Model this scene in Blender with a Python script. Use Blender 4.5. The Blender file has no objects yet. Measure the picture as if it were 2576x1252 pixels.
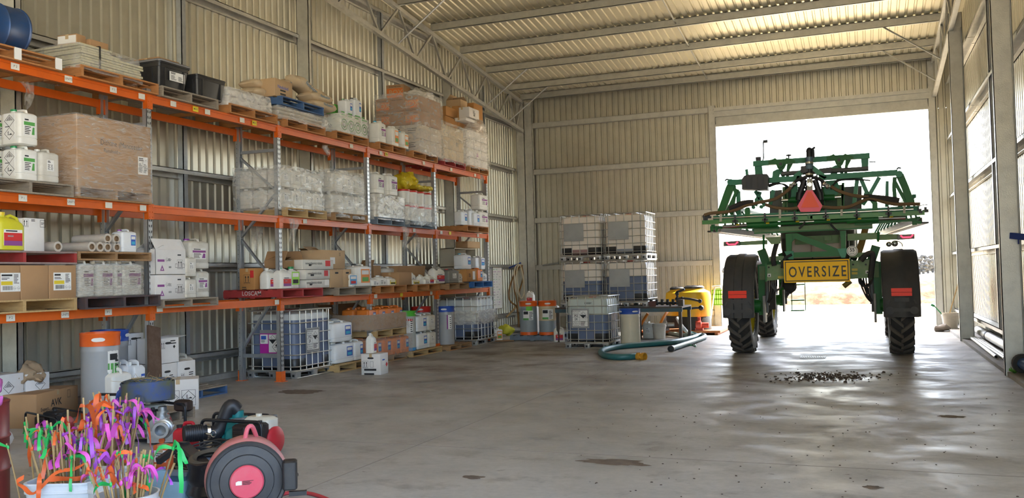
import bpy, math, random
from mathutils import Vector, Matrix
random.seed(7)
C=bpy.context.scene.collection
PI=math.pi
rnd=random.uniform
# ---------------------------------------------------------------- camera model (image 2576 x 1252)
FPX=2241.34; YAW,PITCH,ROLL=[math.radians(a) for a in (21.5484,1.7333,-1.4301)]; CH=1.65
_F=Vector((-math.sin(YAW)*math.cos(PITCH),math.cos(YAW)*math.cos(PITCH),math.sin(PITCH)))
_r=Vector((math.cos(YAW),math.sin(YAW),0)); _u=_r.cross(_F)
CR=_r*math.cos(ROLL)+_u*math.sin(ROLL); CU=_u*math.cos(ROLL)-_r*math.sin(ROLL)
CAM=Vector((0,0,CH))
def ray(x,y): return _F*FPX+CR*(x-1288)-CU*(y-626)
def onZ(x,y,z=0.0):
    d=ray(x,y); return CAM+d*((z-CH)/d.z)
def onX(x,y,X):
    d=ray(x,y); return CAM+d*(X/d.x)
def onY(x,y,Y):
    d=ray(x,y); return CAM+d*(Y/d.y)
# ---------------------------------------------------------------- materials
MATS={}
def mat(name,col,rough=.6,metal=0.0,dirt=.0,dscale=6.0,dcol=None,bump=0.0,bscale=30.0,spec=.5,emit=0,trans=0,alpha=1,coat=0,stretch=None,sub=0):
    if name in MATS: return MATS[name]
    m=bpy.data.materials.new(name); m.use_nodes=True; nt=m.node_tree; N=nt.nodes; b=N['Principled BSDF']
    c=(*col,1)
    b.inputs['Base Color'].default_value=c; b.inputs['Roughness'].default_value=rough; b.inputs['Metallic'].default_value=metal
    b.inputs['Specular IOR Level'].default_value=spec
    if coat: b.inputs['Coat Weight'].default_value=coat
    if emit: b.inputs['Emission Color'].default_value=c; b.inputs['Emission Strength'].default_value=emit
    if trans: b.inputs['Transmission Weight'].default_value=trans
    if alpha<1: b.inputs['Alpha'].default_value=alpha
    if sub: b.inputs['Subsurface Weight'].default_value=sub; b.inputs['Subsurface Radius'].default_value=(.05,.05,.05)
    if dirt or bump:
        tc=N.new('ShaderNodeTexCoord'); src=tc.outputs['Object']
        if stretch:
            mp=N.new('ShaderNodeMapping'); mp.inputs['Scale'].default_value=stretch; nt.links.new(src,mp.inputs['Vector']); src=mp.outputs['Vector']
    if dirt:
        n=N.new('ShaderNodeTexNoise'); n.inputs['Scale'].default_value=dscale; n.inputs['Detail'].default_value=6; n.inputs['Roughness'].default_value=.65
        nt.links.new(src,n.inputs['Vector'])
        r=N.new('ShaderNodeMapRange'); r.inputs['From Min'].default_value=.42; r.inputs['From Max'].default_value=.72; r.inputs['To Max'].default_value=dirt
        nt.links.new(n.outputs['Fac'],r.inputs['Value'])
        mx=N.new('ShaderNodeMix'); mx.data_type='RGBA'
        mx.inputs[6].default_value=c
        d=dcol or tuple(x*.35 for x in col); mx.inputs[7].default_value=(*d,1)
        nt.links.new(r.outputs['Result'],mx.inputs[0]); nt.links.new(mx.outputs[2],b.inputs['Base Color'])
    if bump:
        n2=N.new('ShaderNodeTexNoise'); n2.inputs['Scale'].default_value=bscale; n2.inputs['Detail'].default_value=4
        nt.links.new(src,n2.inputs['Vector'])
        bp=N.new('ShaderNodeBump'); bp.inputs['Strength'].default_value=bump; bp.inputs['Distance'].default_value=.02
        nt.links.new(n2.outputs['Fac'],bp.inputs['Height']); nt.links.new(bp.outputs['Normal'],b.inputs['Normal'])
    MATS[name]=m; return m
def film(name,col=(.85,.84,.8),lo=.12,hi=.55,rough=.22,scale=9.0,stretch=(1,1,4)):
    if name in MATS: return MATS[name]
    m=bpy.data.materials.new(name); m.use_nodes=True; nt=m.node_tree; N=nt.nodes; b=N['Principled BSDF']; out=N['Material Output']
    b.inputs['Base Color'].default_value=(*col,1); b.inputs['Roughness'].default_value=rough; b.inputs['Specular IOR Level'].default_value=.8
    tc=N.new('ShaderNodeTexCoord'); mp=N.new('ShaderNodeMapping'); mp.inputs['Scale'].default_value=stretch
    nt.links.new(tc.outputs['Object'],mp.inputs['Vector'])
    n=N.new('ShaderNodeTexNoise'); n.inputs['Scale'].default_value=scale; n.inputs['Detail'].default_value=7; n.inputs['Distortion'].default_value=1.2
    nt.links.new(mp.outputs['Vector'],n.inputs['Vector'])
    r=N.new('ShaderNodeMapRange'); r.inputs['From Min'].default_value=.35; r.inputs['From Max'].default_value=.7; r.inputs['To Min'].default_value=lo; r.inputs['To Max'].default_value=hi
    nt.links.new(n.outputs['Fac'],r.inputs['Value'])
    bp=N.new('ShaderNodeBump'); bp.inputs['Strength'].default_value=.55; bp.inputs['Distance'].default_value=.03
    nt.links.new(n.outputs['Fac'],bp.inputs['Height']); nt.links.new(bp.outputs['Normal'],b.inputs['Normal'])
    t=N.new('ShaderNodeBsdfTransparent'); mix=N.new('ShaderNodeMixShader')
    nt.links.new(r.outputs['Result'],mix.inputs['Fac']); nt.links.new(t.outputs[0],mix.inputs[1]); nt.links.new(b.outputs[0],mix.inputs[2])
    nt.links.new(mix.outputs[0],out.inputs['Surface'])
    MATS[name]=m; return m
# ---------------------------------------------------------------- mesh builder
def rr(hx,hy,r,n=4,cx=0,cy=0):
    r=min(r,hx*.999,hy*.999); o=[]
    for (sx,sy,a0) in ((1,1,0),(-1,1,90),(-1,-1,180),(1,-1,270)):
        for k in range(n+1):
            a=math.radians(a0+90*k/n); o.append((cx+sx*(hx-r)+r*math.cos(a),cy+sy*(hy-r)+r*math.sin(a)))
    return o
def ang(a,b): return (Vector(b)-Vector(a))
class MB:
    def __init__(s): s.v=[];s.f=[];s.m=[];s.s=[]
    def add(s,vs,fs,m=0,sm=False):
        k=len(s.v); s.v+= [tuple(p) for p in vs]
        for f in fs: s.f.append([i+k for i in f]); s.m.append(m); s.s.append(sm)
        return s
    def box(s,x0,y0,z0,x1,y1,z1,m=0):
        if x0>x1:x0,x1=x1,x0
        if y0>y1:y0,y1=y1,y0
        if z0>z1:z0,z1=z1,z0
        return s.add([(x0,y0,z0),(x1,y0,z0),(x1,y1,z0),(x0,y1,z0),(x0,y0,z1),(x1,y0,z1),(x1,y1,z1),(x0,y1,z1)],
              [(0,3,2,1),(4,5,6,7),(0,1,5,4),(1,2,6,5),(2,3,7,6),(3,0,4,7)],m)
    def cbox(s,cx,cy,z0,sx,sy,sz,m=0): return s.box(cx-sx/2,cy-sy/2,z0,cx+sx/2,cy+sy/2,z0+sz,m)
    def beam(s,p,q,w,h,m=0,up=(0,0,1)):   # rectangular bar from p to q, w across, h along up
        p=Vector(p);q=Vector(q);d=(q-p).normalized();u=Vector(up)
        a=d.cross(u)
        if a.length<1e-4: a=d.cross(Vector((1,0,0)))
        a.normalize();b=a.cross(d).normalized();a*=w/2;b*=h/2
        vs=[p-a-b,p+a-b,p+a+b,p-a+b,q-a-b,q+a-b,q+a+b,q-a+b]
        return s.add(vs,[(0,1,2,3),(7,6,5,4),(4,5,1,0),(5,6,2,1),(6,7,3,2),(7,4,0,3)],m)
    def loft(s,rings,m=0,sm=True,cap=True,close=False):
        n=len(rings[0]); k=len(s.v)
        vs=[p for r in rings for p in r]; fs=[]
        R=len(rings)
        for i in range(R if close else R-1):
            for j in range(n):
                a=i*n+j;b=i*n+(j+1)%n; i2=(i+1)%R
                fs.append((a,b,i2*n+(j+1)%n,i2*n+j))
        s.add(vs,fs,m,sm)
        if cap and not close:
            s.f.append([k+j for j in range(n)][::-1]); s.m.append(m); s.s.append(False)
            s.f.append([k+(R-1)*n+j for j in range(n)]); s.m.append(m); s.s.append(False)
        return s
    def rbox(s,hx,hy,levels,r=.03,n=4,m=0,cx=0,cy=0,sm=True):   # levels: (z, inset)
        return s.loft([[(x,y,z) for x,y in rr(hx-i,hy-i,max(r-i*.3,.004),n,cx,cy)] for z,i in levels],m,sm)
    def lathe(s,prof,n=24,c=(0,0,0),m=0,sm=True,cap=True):
        return s.loft([[(c[0]+r*math.cos(2*PI*j/n),c[1]+r*math.sin(2*PI*j/n),c[2]+z) for j in range(n)] for r,z in prof],m,sm,cap)
    def axle(s,prof,p,d,n=24,m=0,sm=True,cap=True):  # lathe around axis d through p; prof (r,t)
        d=Vector(d).normalized();p=Vector(p)
        a=d.cross(Vector((0,0,1)))
        if a.length<1e-3: a=d.cross(Vector((1,0,0)))
        a.normalize();b=d.cross(a)
        return s.loft([[p+d*t+a*(r*math.cos(2*PI*j/n))+b*(r*math.sin(2*PI*j/n)) for j in range(n)] for r,t in prof],m,sm,cap)
    def cyl(s,p,q,r,n=12,m=0,r2=None,sm=True):
        p=Vector(p);q=Vector(q);L=(q-p).length
        return s.axle([(r,0),(r if r2 is None else r2,L)],p,q-p,n,m,sm)
    def tube(s,pts,r,n=8,m=0,closed=False,cap=True):
        P=[Vector(p) for p in pts]; K=len(P); rings=[]; a=None
        for i in range(K):
            if closed: t=P[(i+1)%K]-P[i-1]
            else: t=P[min(i+1,K-1)]-P[max(i-1,0)]
            if t.length<1e-9: t=Vector((0,0,1))
            t.normalize()
            if a is None:
                a=t.cross(Vector((0,0,1)))
                if a.length<1e-2: a=t.cross(Vector((1,0,0)))
            a=(a-t*a.dot(t)).normalized(); b=t.cross(a)
            rad=r(i/(K-1)) if callable(r) else r
            rings.append([P[i]+a*(rad*math.cos(2*PI*j/n))+b*(rad*math.sin(2*PI*j/n)) for j in range(n)])
        return s.loft(rings,m,True,cap,closed)
    def prism(s,poly,o,ux,uy,ex,m=0):   # poly in plane (ux,uy) at o, extruded by ex
        o=Vector(o);ux=Vector(ux);uy=Vector(uy);ex=Vector(ex);n=len(poly)
        A=[o+ux*x+uy*y for x,y in poly];B=[p+ex for p in A]
        return s.add(A+B,[tuple(range(n))[::-1],tuple(range(n,2*n))]+[(i,(i+1)%n,n+(i+1)%n,n+i) for i in range(n)],m)
    def quad(s,a,b,c,d,m=0): return s.add([a,b,c,d],[(0,1,2,3)],m)
    def sphere(s,c,r,m=0,n=12,k=8,sc=(1,1,1)):
        rings=[]
        for i in range(k+1):
            t=-PI/2+PI*i/k; rr_=max(math.cos(t),.02)*r
            rings.append([(c[0]+sc[0]*rr_*math.cos(2*PI*j/n),c[1]+sc[1]*rr_*math.sin(2*PI*j/n),c[2]+sc[2]*r*math.sin(t)) for j in range(n)])
        return s.loft(rings,m,True,True)
    def xf(s,M,k=0):
        s.v=s.v[:k]+[tuple(M@Vector(p)) for p in s.v[k:]]; return s
    def jit(s,a,k=0,f=5.0,seed=0):
        from mathutils import noise
        o=Vector((seed*3.1,seed*7.7,seed*1.3))
        for i in range(k,len(s.v)):
            p=Vector(s.v[i]); d=noise.noise_vector(p*f+o); s.v[i]=tuple(p+d*a)
        return s
    def mesh(s,name,mats):
        me=bpy.data.meshes.new(name); me.from_pydata(s.v,[],s.f)
        for mm in (mats if isinstance(mats,(list,tuple)) else [mats]): me.materials.append(mm)
        me.polygons.foreach_set('material_index',s.m); me.polygons.foreach_set('use_smooth',s.s)
        me.update()
        me.set_sharp_from_angle(angle=.7); return me
def recalc(me):
    import bmesh
    b=bmesh.new(); b.from_mesh(me); bmesh.ops.recalc_face_normals(b,faces=b.faces); b.to_mesh(me); b.free()
def part(name,mb,mats,parent=None,loc=(0,0,0),rot=(0,0,0),label=None):
    me=mb.mesh(name,mats); recalc(me)
    o=bpy.data.objects.new(name,me); C.objects.link(o); o.location=loc; o.rotation_euler=rot
    if parent: o.parent=parent
    if label: o['label']=label
    return o
def tag(o,label,cat,group=None,kind=None):
    o['label']=label; o['category']=cat
    if group: o['group']=group
    if kind: o['kind']=kind
    return o
def thing(name,label,cat,loc=(0,0,0),rz=0,group=None):
    o=bpy.data.objects.new(name,None); C.objects.link(o); o.empty_display_size=.1
    o.location=loc; o.rotation_euler=(0,0,rz); return tag(o,label,cat,group)
def solo(name,mb,mats,label,cat,loc=(0,0,0),rz=0,group=None,rot=None):
    o=part(name,mb,mats,None,loc,rot or (0,0,rz)); return tag(o,label,cat,group)
def struct(name,mb,mats,loc=(0,0,0),rot=(0,0,0)):
    o=part(name,mb,mats,None,loc,rot); o['kind']='structure'; return o
def dup(root,loc,rz=0,label=None,group=None,rot=None,sc=None,skip=()):
    r=root.copy(); C.objects.link(r); r.location=loc; r.rotation_euler=rot or (0,0,rz)
    if sc: r.scale=sc
    if label: r['label']=label
    if group: r['group']=group
    elif 'group' in r: del r['group']
    for ch in list(root.children):
        if ch.name.split('.')[0] in skip: continue
        c=ch.copy(); C.objects.link(c); c.parent=r
        for g in list(ch.children):
            d=g.copy(); C.objects.link(d); d.parent=c
    return r
def recol(o,**kw):   # give named parts of a copied thing their own mesh with another material
    for ch in o.children:
        k=ch.name.split('.')[0]
        if k in kw:
            ch.data=ch.data.copy(); ch.data.materials[0]=kw[k]
    return o
_fc={}
def textmesh(mb,txt,size,o,ux,uy,m=0,bold=0.0,align='CENTER',sx=1.0,sp=1.0):
    """lettering laid on the plane at o with axes ux (reading direction) and uy (up)"""
    key=(txt,bold,align,sp)
    if key not in _fc:
        cu=bpy.data.curves.new('t','FONT'); cu.body=txt; cu.size=1; cu.align_x=align; cu.align_y='CENTER'; cu.offset=bold; cu.space_character=sp; cu.resolution_u=3
        ob=bpy.data.objects.new('t',cu); C.objects.link(ob)
        me=bpy.data.meshes.new_from_object(ob); _fc[key]=([tuple(v.co) for v in me.vertices],[tuple(p.vertices) for p in me.polygons])
        bpy.data.objects.remove(ob); bpy.data.curves.remove(cu); bpy.data.meshes.remove(me)
    vs,fs=_fc[key]; o=Vector(o);ux=Vector(ux);uy=Vector(uy)
    mb.add([o+ux*(x*size*sx)+uy*(y*size) for x,y,z in vs],fs,m)
    return mb
# ---------------------------------------------------------------- palette
galv=mat('galvanised steel',(.58,.57,.53),.42,.75,.45,5,(.32,.32,.31),.1,60)
galvd=mat('galvanised frame',(.42,.44,.46),.45,.7,.4,8,(.22,.23,.25))
clad=mat('zincalume cladding',(.6,.575,.49),.34,.78,.28,3,(.4,.38,.31))
cladr=mat('roof cladding',(.72,.66,.49),.42,.45,.2,2,(.48,.43,.31))
orange=mat('orange rack paint',(.66,.115,.006),.42,0,.35,4,(.4,.07,.01))
wood=mat('pallet timber',(.36,.21,.1),.8,0,.6,7,(.16,.09,.045),.2,40,stretch=(1,6,6))
woodg=mat('weathered grey timber',(.3,.25,.19),.85,0,.6,7,(.13,.1,.08),.2,40,stretch=(1,6,6))
woodo=mat('orange brown timber',(.44,.19,.06),.75,0,.5,7,(.2,.08,.03),.2,40,stretch=(1,6,6))
woody=mat('yellow timber',(.5,.34,.15),.8,0,.5,7,(.25,.15,.07),.2,40,stretch=(1,6,6))
redp=mat('red pallet paint',(.36,.035,.035),.7,0,.5,8,(.16,.03,.02))
bluep=mat('blue pallet paint',(.05,.12,.27),.7,0,.5,8,(.04,.05,.09))
dkp=mat('dark stained timber',(.06,.05,.055),.75,0,.5,8,(.13,.05,.04))
gbp=mat('grey blue timber',(.16,.2,.25),.8,0,.5,8,(.08,.09,.1))
card=mat('brown cardboard',(.4,.235,.115),.8,0,.3,3,(.3,.17,.08))
cardl=mat('light cardboard',(.5,.34,.19),.8,0,.25,3,(.38,.25,.13))
cardo=mat('orange brown cardboard',(.45,.22,.07),.8,0,.25,3,(.33,.15,.05))
wcard=mat('white carton board',(.72,.7,.68),.75,0,.25,4,(.52,.48,.44))
white=mat('white plastic',(.78,.77,.72),.45,0,.3,5,(.55,.51,.43),spec=.5)
whited=mat('grubby white plastic',(.62,.6,.54),.5,0,.55,5,(.38,.33,.25))
clear=mat('translucent plastic',(.62,.63,.6),.4,0,.3,5,(.45,.45,.42))
paper=mat('label paper',(.78,.77,.74),.7,0,.15,8,(.6,.58,.54))
ink=mat('black ink',(.02,.02,.022),.7)
black=mat('black plastic',(.018,.018,.02),.4,0,.4,6,(.06,.055,.05))
blackr=mat('black rubber',(.02,.02,.021),.65,0,.4,6,(.07,.06,.05))
bluel=mat('blue lid plastic',(.03,.09,.42),.4,0,.2,6)
orl=mat('orange lid plastic',(.8,.13,.015),.4,0,.15,6)
redl=mat('red plastic',(.6,.03,.02),.42,0,.2,6)
grnl=mat('green plastic',(.1,.5,.05),.42)
grnc=mat('green cap',(.02,.25,.08),.45)
yel=mat('yellow plastic',(.75,.55,.03),.4,0,.2,5)
purp=mat('purple ink',(.2,.02,.25),.55)
liquid=mat('blue chemical in plastic',(.12,.155,.25),.35,0,.3,4,(.15,.18,.27))
film1=film('stretch film',(.9,.88,.83),.1,.42,.14,5,(1,1,2.2))
film2=film('thick stretch film',(.88,.84,.77),.25,.7,.16,5,(1,1,2))
film3=film('loose clear film',(.75,.73,.69),.1,.38,.18,6,(2,2,2))
steel=mat('bright steel',(.7,.7,.7),.25,1.0)
SKY=.5; SUN=6.0; EXPO=2.02
# ---------------------------------------------------------------- SHELL
TH=math.radians(5.95); TT=math.tan(TH)
YW=26.7; XL=-10.5; XR=2.4
def rz_(y): return 7.23+(26.6-y)*TT        # underside of purlins
YN=-7.0; RIDGE=9.0
def corr(a0,a1,pitch=.19,d=.03):
    o=[];a=a0
    while a<a1:
        for da,off in ((0,0),(pitch*.62,0),(pitch*.7,d),(pitch*.92,d)):
            if a+da<=a1: o.append((a+da,off))
        a+=pitch
    o.append((a1,0)); return o
def sheet(pr,f0,f1):
    mb=MB();n=len(pr)
    mb.add([f0(a,o) for a,o in pr]+[f1(a,o) for a,o in pr],[(i,i+1,n+i+1,n+i) for i in range(n-1)])
    return mb
def topz(y): return rz_(y)+.25 if y>RIDGE else rz_(RIDGE)+.25-(RIDGE-y)*TT
def wall_side(name,X,sgn,ya):
    return struct(name,sheet(corr(ya,YW+.25),lambda a,o:(X+sgn*o,a,0.05),lambda a,o:(X+sgn*o,a,topz(a))),clad)
wall_side('wall_left',XL,-1,YN); wall_side('wall_right',XR,1,4.2)  # right wall stops short out of view, the gap shaped to let light in
YP=YW+.2
struct('wall_back',sheet(corr(XL,-4.05),lambda a,o:(a,YP+o,-.02),lambda a,o:(a,YP+o,rz_(YP)+.25)),clad)
struct('wall_back_over_door',sheet(corr(-4.05,XR),lambda a,o:(a,YP+o,5.95),lambda a,o:(a,YP+o,rz_(YP)+.25)),clad)
struct('wall_back_beside_door',sheet(corr(1.85,XR),lambda a,o:(a,YP+o,0.03),lambda a,o:(a,YP+o,5.95)),clad)
def roofz(y): return rz_(y)+.22
struct('ceiling',sheet(corr(XL-.1,XR+.1),lambda a,o:(a,YW+.45,roofz(YW+.45)+o),lambda a,o:(a,RIDGE,roofz(RIDGE)+o)),cladr)
struct('ceiling_near_slope',sheet(corr(XL-.1,XR+.1),lambda a,o:(a,RIDGE,roofz(RIDGE)+o),lambda a,o:(a,YN,roofz(RIDGE)-(RIDGE-YN)*TT+o)),cladr)
struct('wall_front_added',sheet(corr(XL,-2.5),lambda a,o:(a,YN-o,-.02),lambda a,o:(a,YN-o,topz(YN))),clad)  # unseen end wall, added to cut the light on the near floor
struct('wall_front_added_over_door',sheet(corr(-2.5,XR),lambda a,o:(a,YN-o,4.8),lambda a,o:(a,YN-o,topz(YN))),clad)  # rest of the added wall, its opening sized to limit the light
# floor
def floor_mat():
    m=bpy.data.materials.new('concrete floor'); m.use_nodes=True; nt=m.node_tree;N=nt.nodes;L=nt.links;b=N['Principled BSDF']
    tc=N.new('ShaderNodeTexCoord'); src=tc.outputs['Object']
    def noise(sc,det=8,ro=.6,st=None,dist=0):
        n=N.new('ShaderNodeTexNoise'); n.inputs['Scale'].default_value=sc;n.inputs['Detail'].default_value=det;n.inputs['Roughness'].default_value=ro;n.inputs['Distortion'].default_value=dist
        if st:
            mp=N.new('ShaderNodeMapping'); mp.inputs['Scale'].default_value=st; L.new(src,mp.inputs[0]); L.new(mp.outputs[0],n.inputs['Vector'])
        else: L.new(src,n.inputs['Vector'])
        return n.outputs['Fac']
    def rng(f,a,b_,c=0,d=1):
        r=N.new('ShaderNodeMapRange'); r.inputs['From Min'].default_value=a;r.inputs['From Max'].default_value=b_;r.inputs['To Min'].default_value=c;r.inputs['To Max'].default_value=d
        L.new(f,r.inputs['Value']); return r.outputs['Result']
    def mixc(f,a,b_):
        x=N.new('ShaderNodeMix'); x.data_type='RGBA'; L.new(f,x.inputs[0])
        for v,i in ((a,6),(b_,7)):
            if isinstance(v,tuple): x.inputs[i].default_value=(*v,1)
            else: L.new(v,x.inputs[i])
        return x.outputs[2]
    def mul(a,b_):
        x=N.new('ShaderNodeMath'); x.operation='MULTIPLY'; L.new(a,x.inputs[0])
        if isinstance(b_,float): x.inputs[1].default_value=b_
        else: L.new(b_,x.inputs[1])
        return x.outputs[0]
    base=mixc(rng(noise(.55,6),.35,.65),(.35,.34,.315),(.46,.45,.42))
    fine=mixc(rng(noise(14,8,.7),.3,.7),(.86,.86,.86),(1.05,1.05,1.05))
    mm=N.new('ShaderNodeMix');mm.data_type='RGBA';mm.blend_type='MULTIPLY';mm.inputs[0].default_value=1;L.new(base,mm.inputs[6]);L.new(fine,mm.inputs[7]); base=mm.outputs[2]
    # brown earth tracked in, more by the racks and on towards the door
    sep=N.new('ShaderNodeSeparateXYZ'); L.new(src,sep.inputs[0])
    ydirt=rng(sep.outputs['Y'],8.0,15.0); 
    soil=mul(rng(noise(.9,9,.68,(1,1.1,1),.3),.43,.63),ydirt)
    base=mixc(mul(soil,.8),base,(.12,.088,.056))
    wear=rng(noise(1.9,8,.7,(1,1.2,1)),.54,.66)
    base=mixc(mul(wear,.42),base,(.14,.115,.09))
    specks=rng(noise(3.4,7,.72,(1,1.2,1),1.0),.66,.70)
    base=mixc(mul(specks,.85),base,(.085,.058,.045))
    crumbs=rng(noise(16,4,.6),.72,.76)
    base=mixc(mul(crumbs,.8),base,(.07,.05,.04))
    L.new(base,b.inputs['Base Color'])
    ro=rng(noise(1.1,8,.65,(1,1.25,1),.4),.36,.64,.33,.7)
    L.new(ro,b.inputs['Roughness']); b.inputs['Specular IOR Level'].default_value=.45
    bp=N.new('ShaderNodeBump'); bp.inputs['Strength'].default_value=.12; bp.inputs['Distance'].default_value=.02; L.new(noise(5,8,.6,(1,1.4,1)),bp.inputs['Height']); L.new(bp.outputs[0],b.inputs['Normal'])
    return m
flm=floor_mat()
mb=MB(); mb.box(XL-.1,YN-3,-.25,XR+.05,YW+.3,0); struct('floor',mb,flm)
conc=mat('kerb concrete',(.34,.32,.29),.75,0,.5,4,(.2,.18,.15),.2,30)
mb=MB(); mb.box(1.9,YN,-.05,XR,YW+.2,.06); struct('trim_1',mb,conc)
mb=MB(); mb.box(XL,YN,-.05,-10.36,YW+.2,.09); struct('trim_2',mb,conc)
# saw-cut joints in the slab
jm=mat('dark joint line',(.22,.2,.18),.9)
a=onZ(880,1177);b=onZ(1472,957)
xj=(a.x+b.x)/2
mb=MB(); mb.box(xj-.004,2,-.01,xj+.004,YW,.0012); struct('trim_3',mb,jm)
yj=onZ(1500,1143).y
mb=MB(); mb.box(-10.3,yj-.004,-.01,1.85,yj+.004,.0012); struct('trim_4',mb,jm)
# columns
def csec(x0,x1,y,dirY,w=.085,t=.02):
    """channel column: web faces the camera, flanges run back"""
    mb=MB(); mb.box(x0,y,0,x1,y+t,1); return mb
def column(x0,x1,y,z1,name='steel_column',z0=0,fl=.1):
    mb=MB(); t=.012
    mb.box(x0,y,z0,x1,y+t,z1); mb.box(x0,y,z0,x0+t,y+fl,z1); mb.box(x1-t,y,z0,x1,y+fl,z1)
    mb.box(x0,y+fl-t,z0,x0+.03,y+fl,z1); mb.box(x1-.03,y+fl-t,z0,x1,y+fl,z1)
    for k in (0,1):
        for xx in (.3,.7):
            X=x0+(x1-x0)*xx; mb.cyl((X,y-.012,z1-.12-.12*k),(X,y,z1-.12-.12*k),.018,8)
    return struct(name,mb,galv)
for y in (1.7,8.3,14.9,21.5):
    column(-10.40,-10.12,y,rz_(y)-.62); column(1.87,2.15,y,rz_(y)-.62,z0=.06 if 0 else 0)
column(-10.02,-9.74,YW-.02,rz_(YW)); column(-10.3,-10.02,YW-.02,rz_(YW)); column(1.76,1.95,YW-.02,rz_(YW)); column(-4.17,-3.96,YW-.02,6.55)
# girts
def girt_y(X0,X1,y0,y1,z,name='wall_girt'):
    mb=MB(); s=1 if X1>X0 else -1; t=.012
    mb.box(X0,y0,z-.1,X0+s*t,y1,z+.1) if 0 else None
    mb.box(X0,y0,z+.063,X1,y1,z+.075); mb.box(X1-s*t,y0,z-.0,X1,y1,z+.075); mb.box(X0,y0,z-.075,X0+s*t,y1,z+.075); mb.box(X0,y0,z-.075,X0+s*.08,y1,z-.065)
    return struct(name,mb,galv)
YS=[YN,1.7,8.3,14.9,21.5,YW]
GZ=(.42,1.93,3.46,5.02,6.5)
for z in GZ:
    for i in range(5):
        if z<topz(YS[i]) :
            girt_y(XL,XL+.16,YS[i]+.02,YS[i+1]-.02,z); (girt_y(XR,XR-.2,YS[i]+.02,YS[i+1]-.02,z) if i>1 else None)
for i in range(2,5):
    for z in (7.9,):
        if i<4: girt_y(XL,XL+.16,YS[i],YS[i+1],z); girt_y(XR,XR-.2,YS[i],YS[i+1],z)
def girt_x(x0,x1,z,y=YW):
    mb=MB(); mb.box(x0,y,z-.08,x1,y+.012,z+.08); mb.box(x0,y,z+.07,x1,y+.19,z+.08); mb.box(x0,y+.03,z-.08,x1,y+.19,z-.07)
    struct('wall_girt',mb,galv)
for z in (.42,1.9,3.4,4.95,6.44): girt_x(-9.74,-4.17,z)
# mullions on the side walls
for X,y,s in ((XL+.14,18.2,1),(XL+.14,11.6,1),(XL+.14,24.2,1),(XR-.18,18.1,-1),(XR-.18,11.4,-1),(XR-.18,24.2,-1)):
    mb=MB(); mb.box(X,y,.42,X+s*.012,y+.1,topz(y)-.4); mb.box(X-s*.1,y,.42,X+s*.012,y+.012,topz(y)-.4); struct('wall_stud',mb,galvd)
# door head
mb=MB(); mb.box(-3.97,YW-.05,6.2,1.8,YW+.15,6.42); mb.box(-3.97,YW-.13,6.36,1.8,YW-.05,6.46); struct('door_head_upper',mb,galv)
mb=MB(); mb.box(-3.97,YW+.02,5.9,1.8,YW+.18,6.2); mb.box(-3.97,YW-.1,5.9,1.8,YW+.02,5.97); struct('door_head_lower',mb,galv)
# purlins
PY=[26.5,25.45,23.7,21.95,20.2,18.45,16.7,14.95,13.2,11.45]
for i,y in enumerate(PY):
    z=rz_(y); mb=MB()
    mb.box(-10.05,y,z,1.95,y+.012,z+.21); mb.box(-10.05,y-.07,z,1.95,y,z+.012); mb.box(-10.05,y-.07,z,1.95,y-.058,z+.03); mb.box(-10.05,y,z+.2,1.95,y+.07,z+.212)
    struct('roof_purlin',mb,galv)
# bridging rods between the purlins
for i in range(6):
    y0,y1=PY[i],PY[i+1]
    for X in (-4.15,):
        mb=MB(); mb.cyl((X,y0,rz_(y0)+.1),(X,y1,rz_(y1)+.1),.02,6); struct('purlin_bridging',mb,galv)
# trusses along the gables
def truss(X):
    s=1 if X<-5 else -1
    ob=lambda y: rz_(y)-1.02
    mb=MB(); y0,y1=9.2,26.55
    mb.beam((X,y0,rz_(y0)-.05),(X,y1,rz_(y1)-.05),.1,.1); mb.box
    struct('truss_top_chord',mb,galv)
    mb=MB(); mb.beam((X,y0,ob(y0)+.05),(X,y1,ob(y1)+.05),.1,.1); struct('truss_bottom_chord',mb,galv)
    for i in range(len(PY)-1):
        ya,yb=PY[i],PY[i+1]
        if yb<9.3: continue
        ym=(ya+yb)/2
        for (p,q_) in (((X,ya-.03,rz_(ya)-.1),(X,ym+.05,ob(ym)+.1)),((X,yb+.05,rz_(yb)-.1),(X,ym-.08,ob(ym)+.1))):
            mb=MB(); mb.beam(p,q_,.05,.05,up=(1,0,0)); struct('truss_web',mb,galv)
truss(-10.03); truss(1.92)
# fly braces
for (X,s) in ((-9.98,1),(1.87,-1)):
    for y in (25.45,23.7,18.45):
        if s<0 and y<20: continue
        mb=MB(); mb.cyl((X,y-.1,rz_(y)-.92),(X+s*1.25,y-.03,rz_(y)+.02),.022,6); struct('fly_brace',mb,galv)
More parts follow.
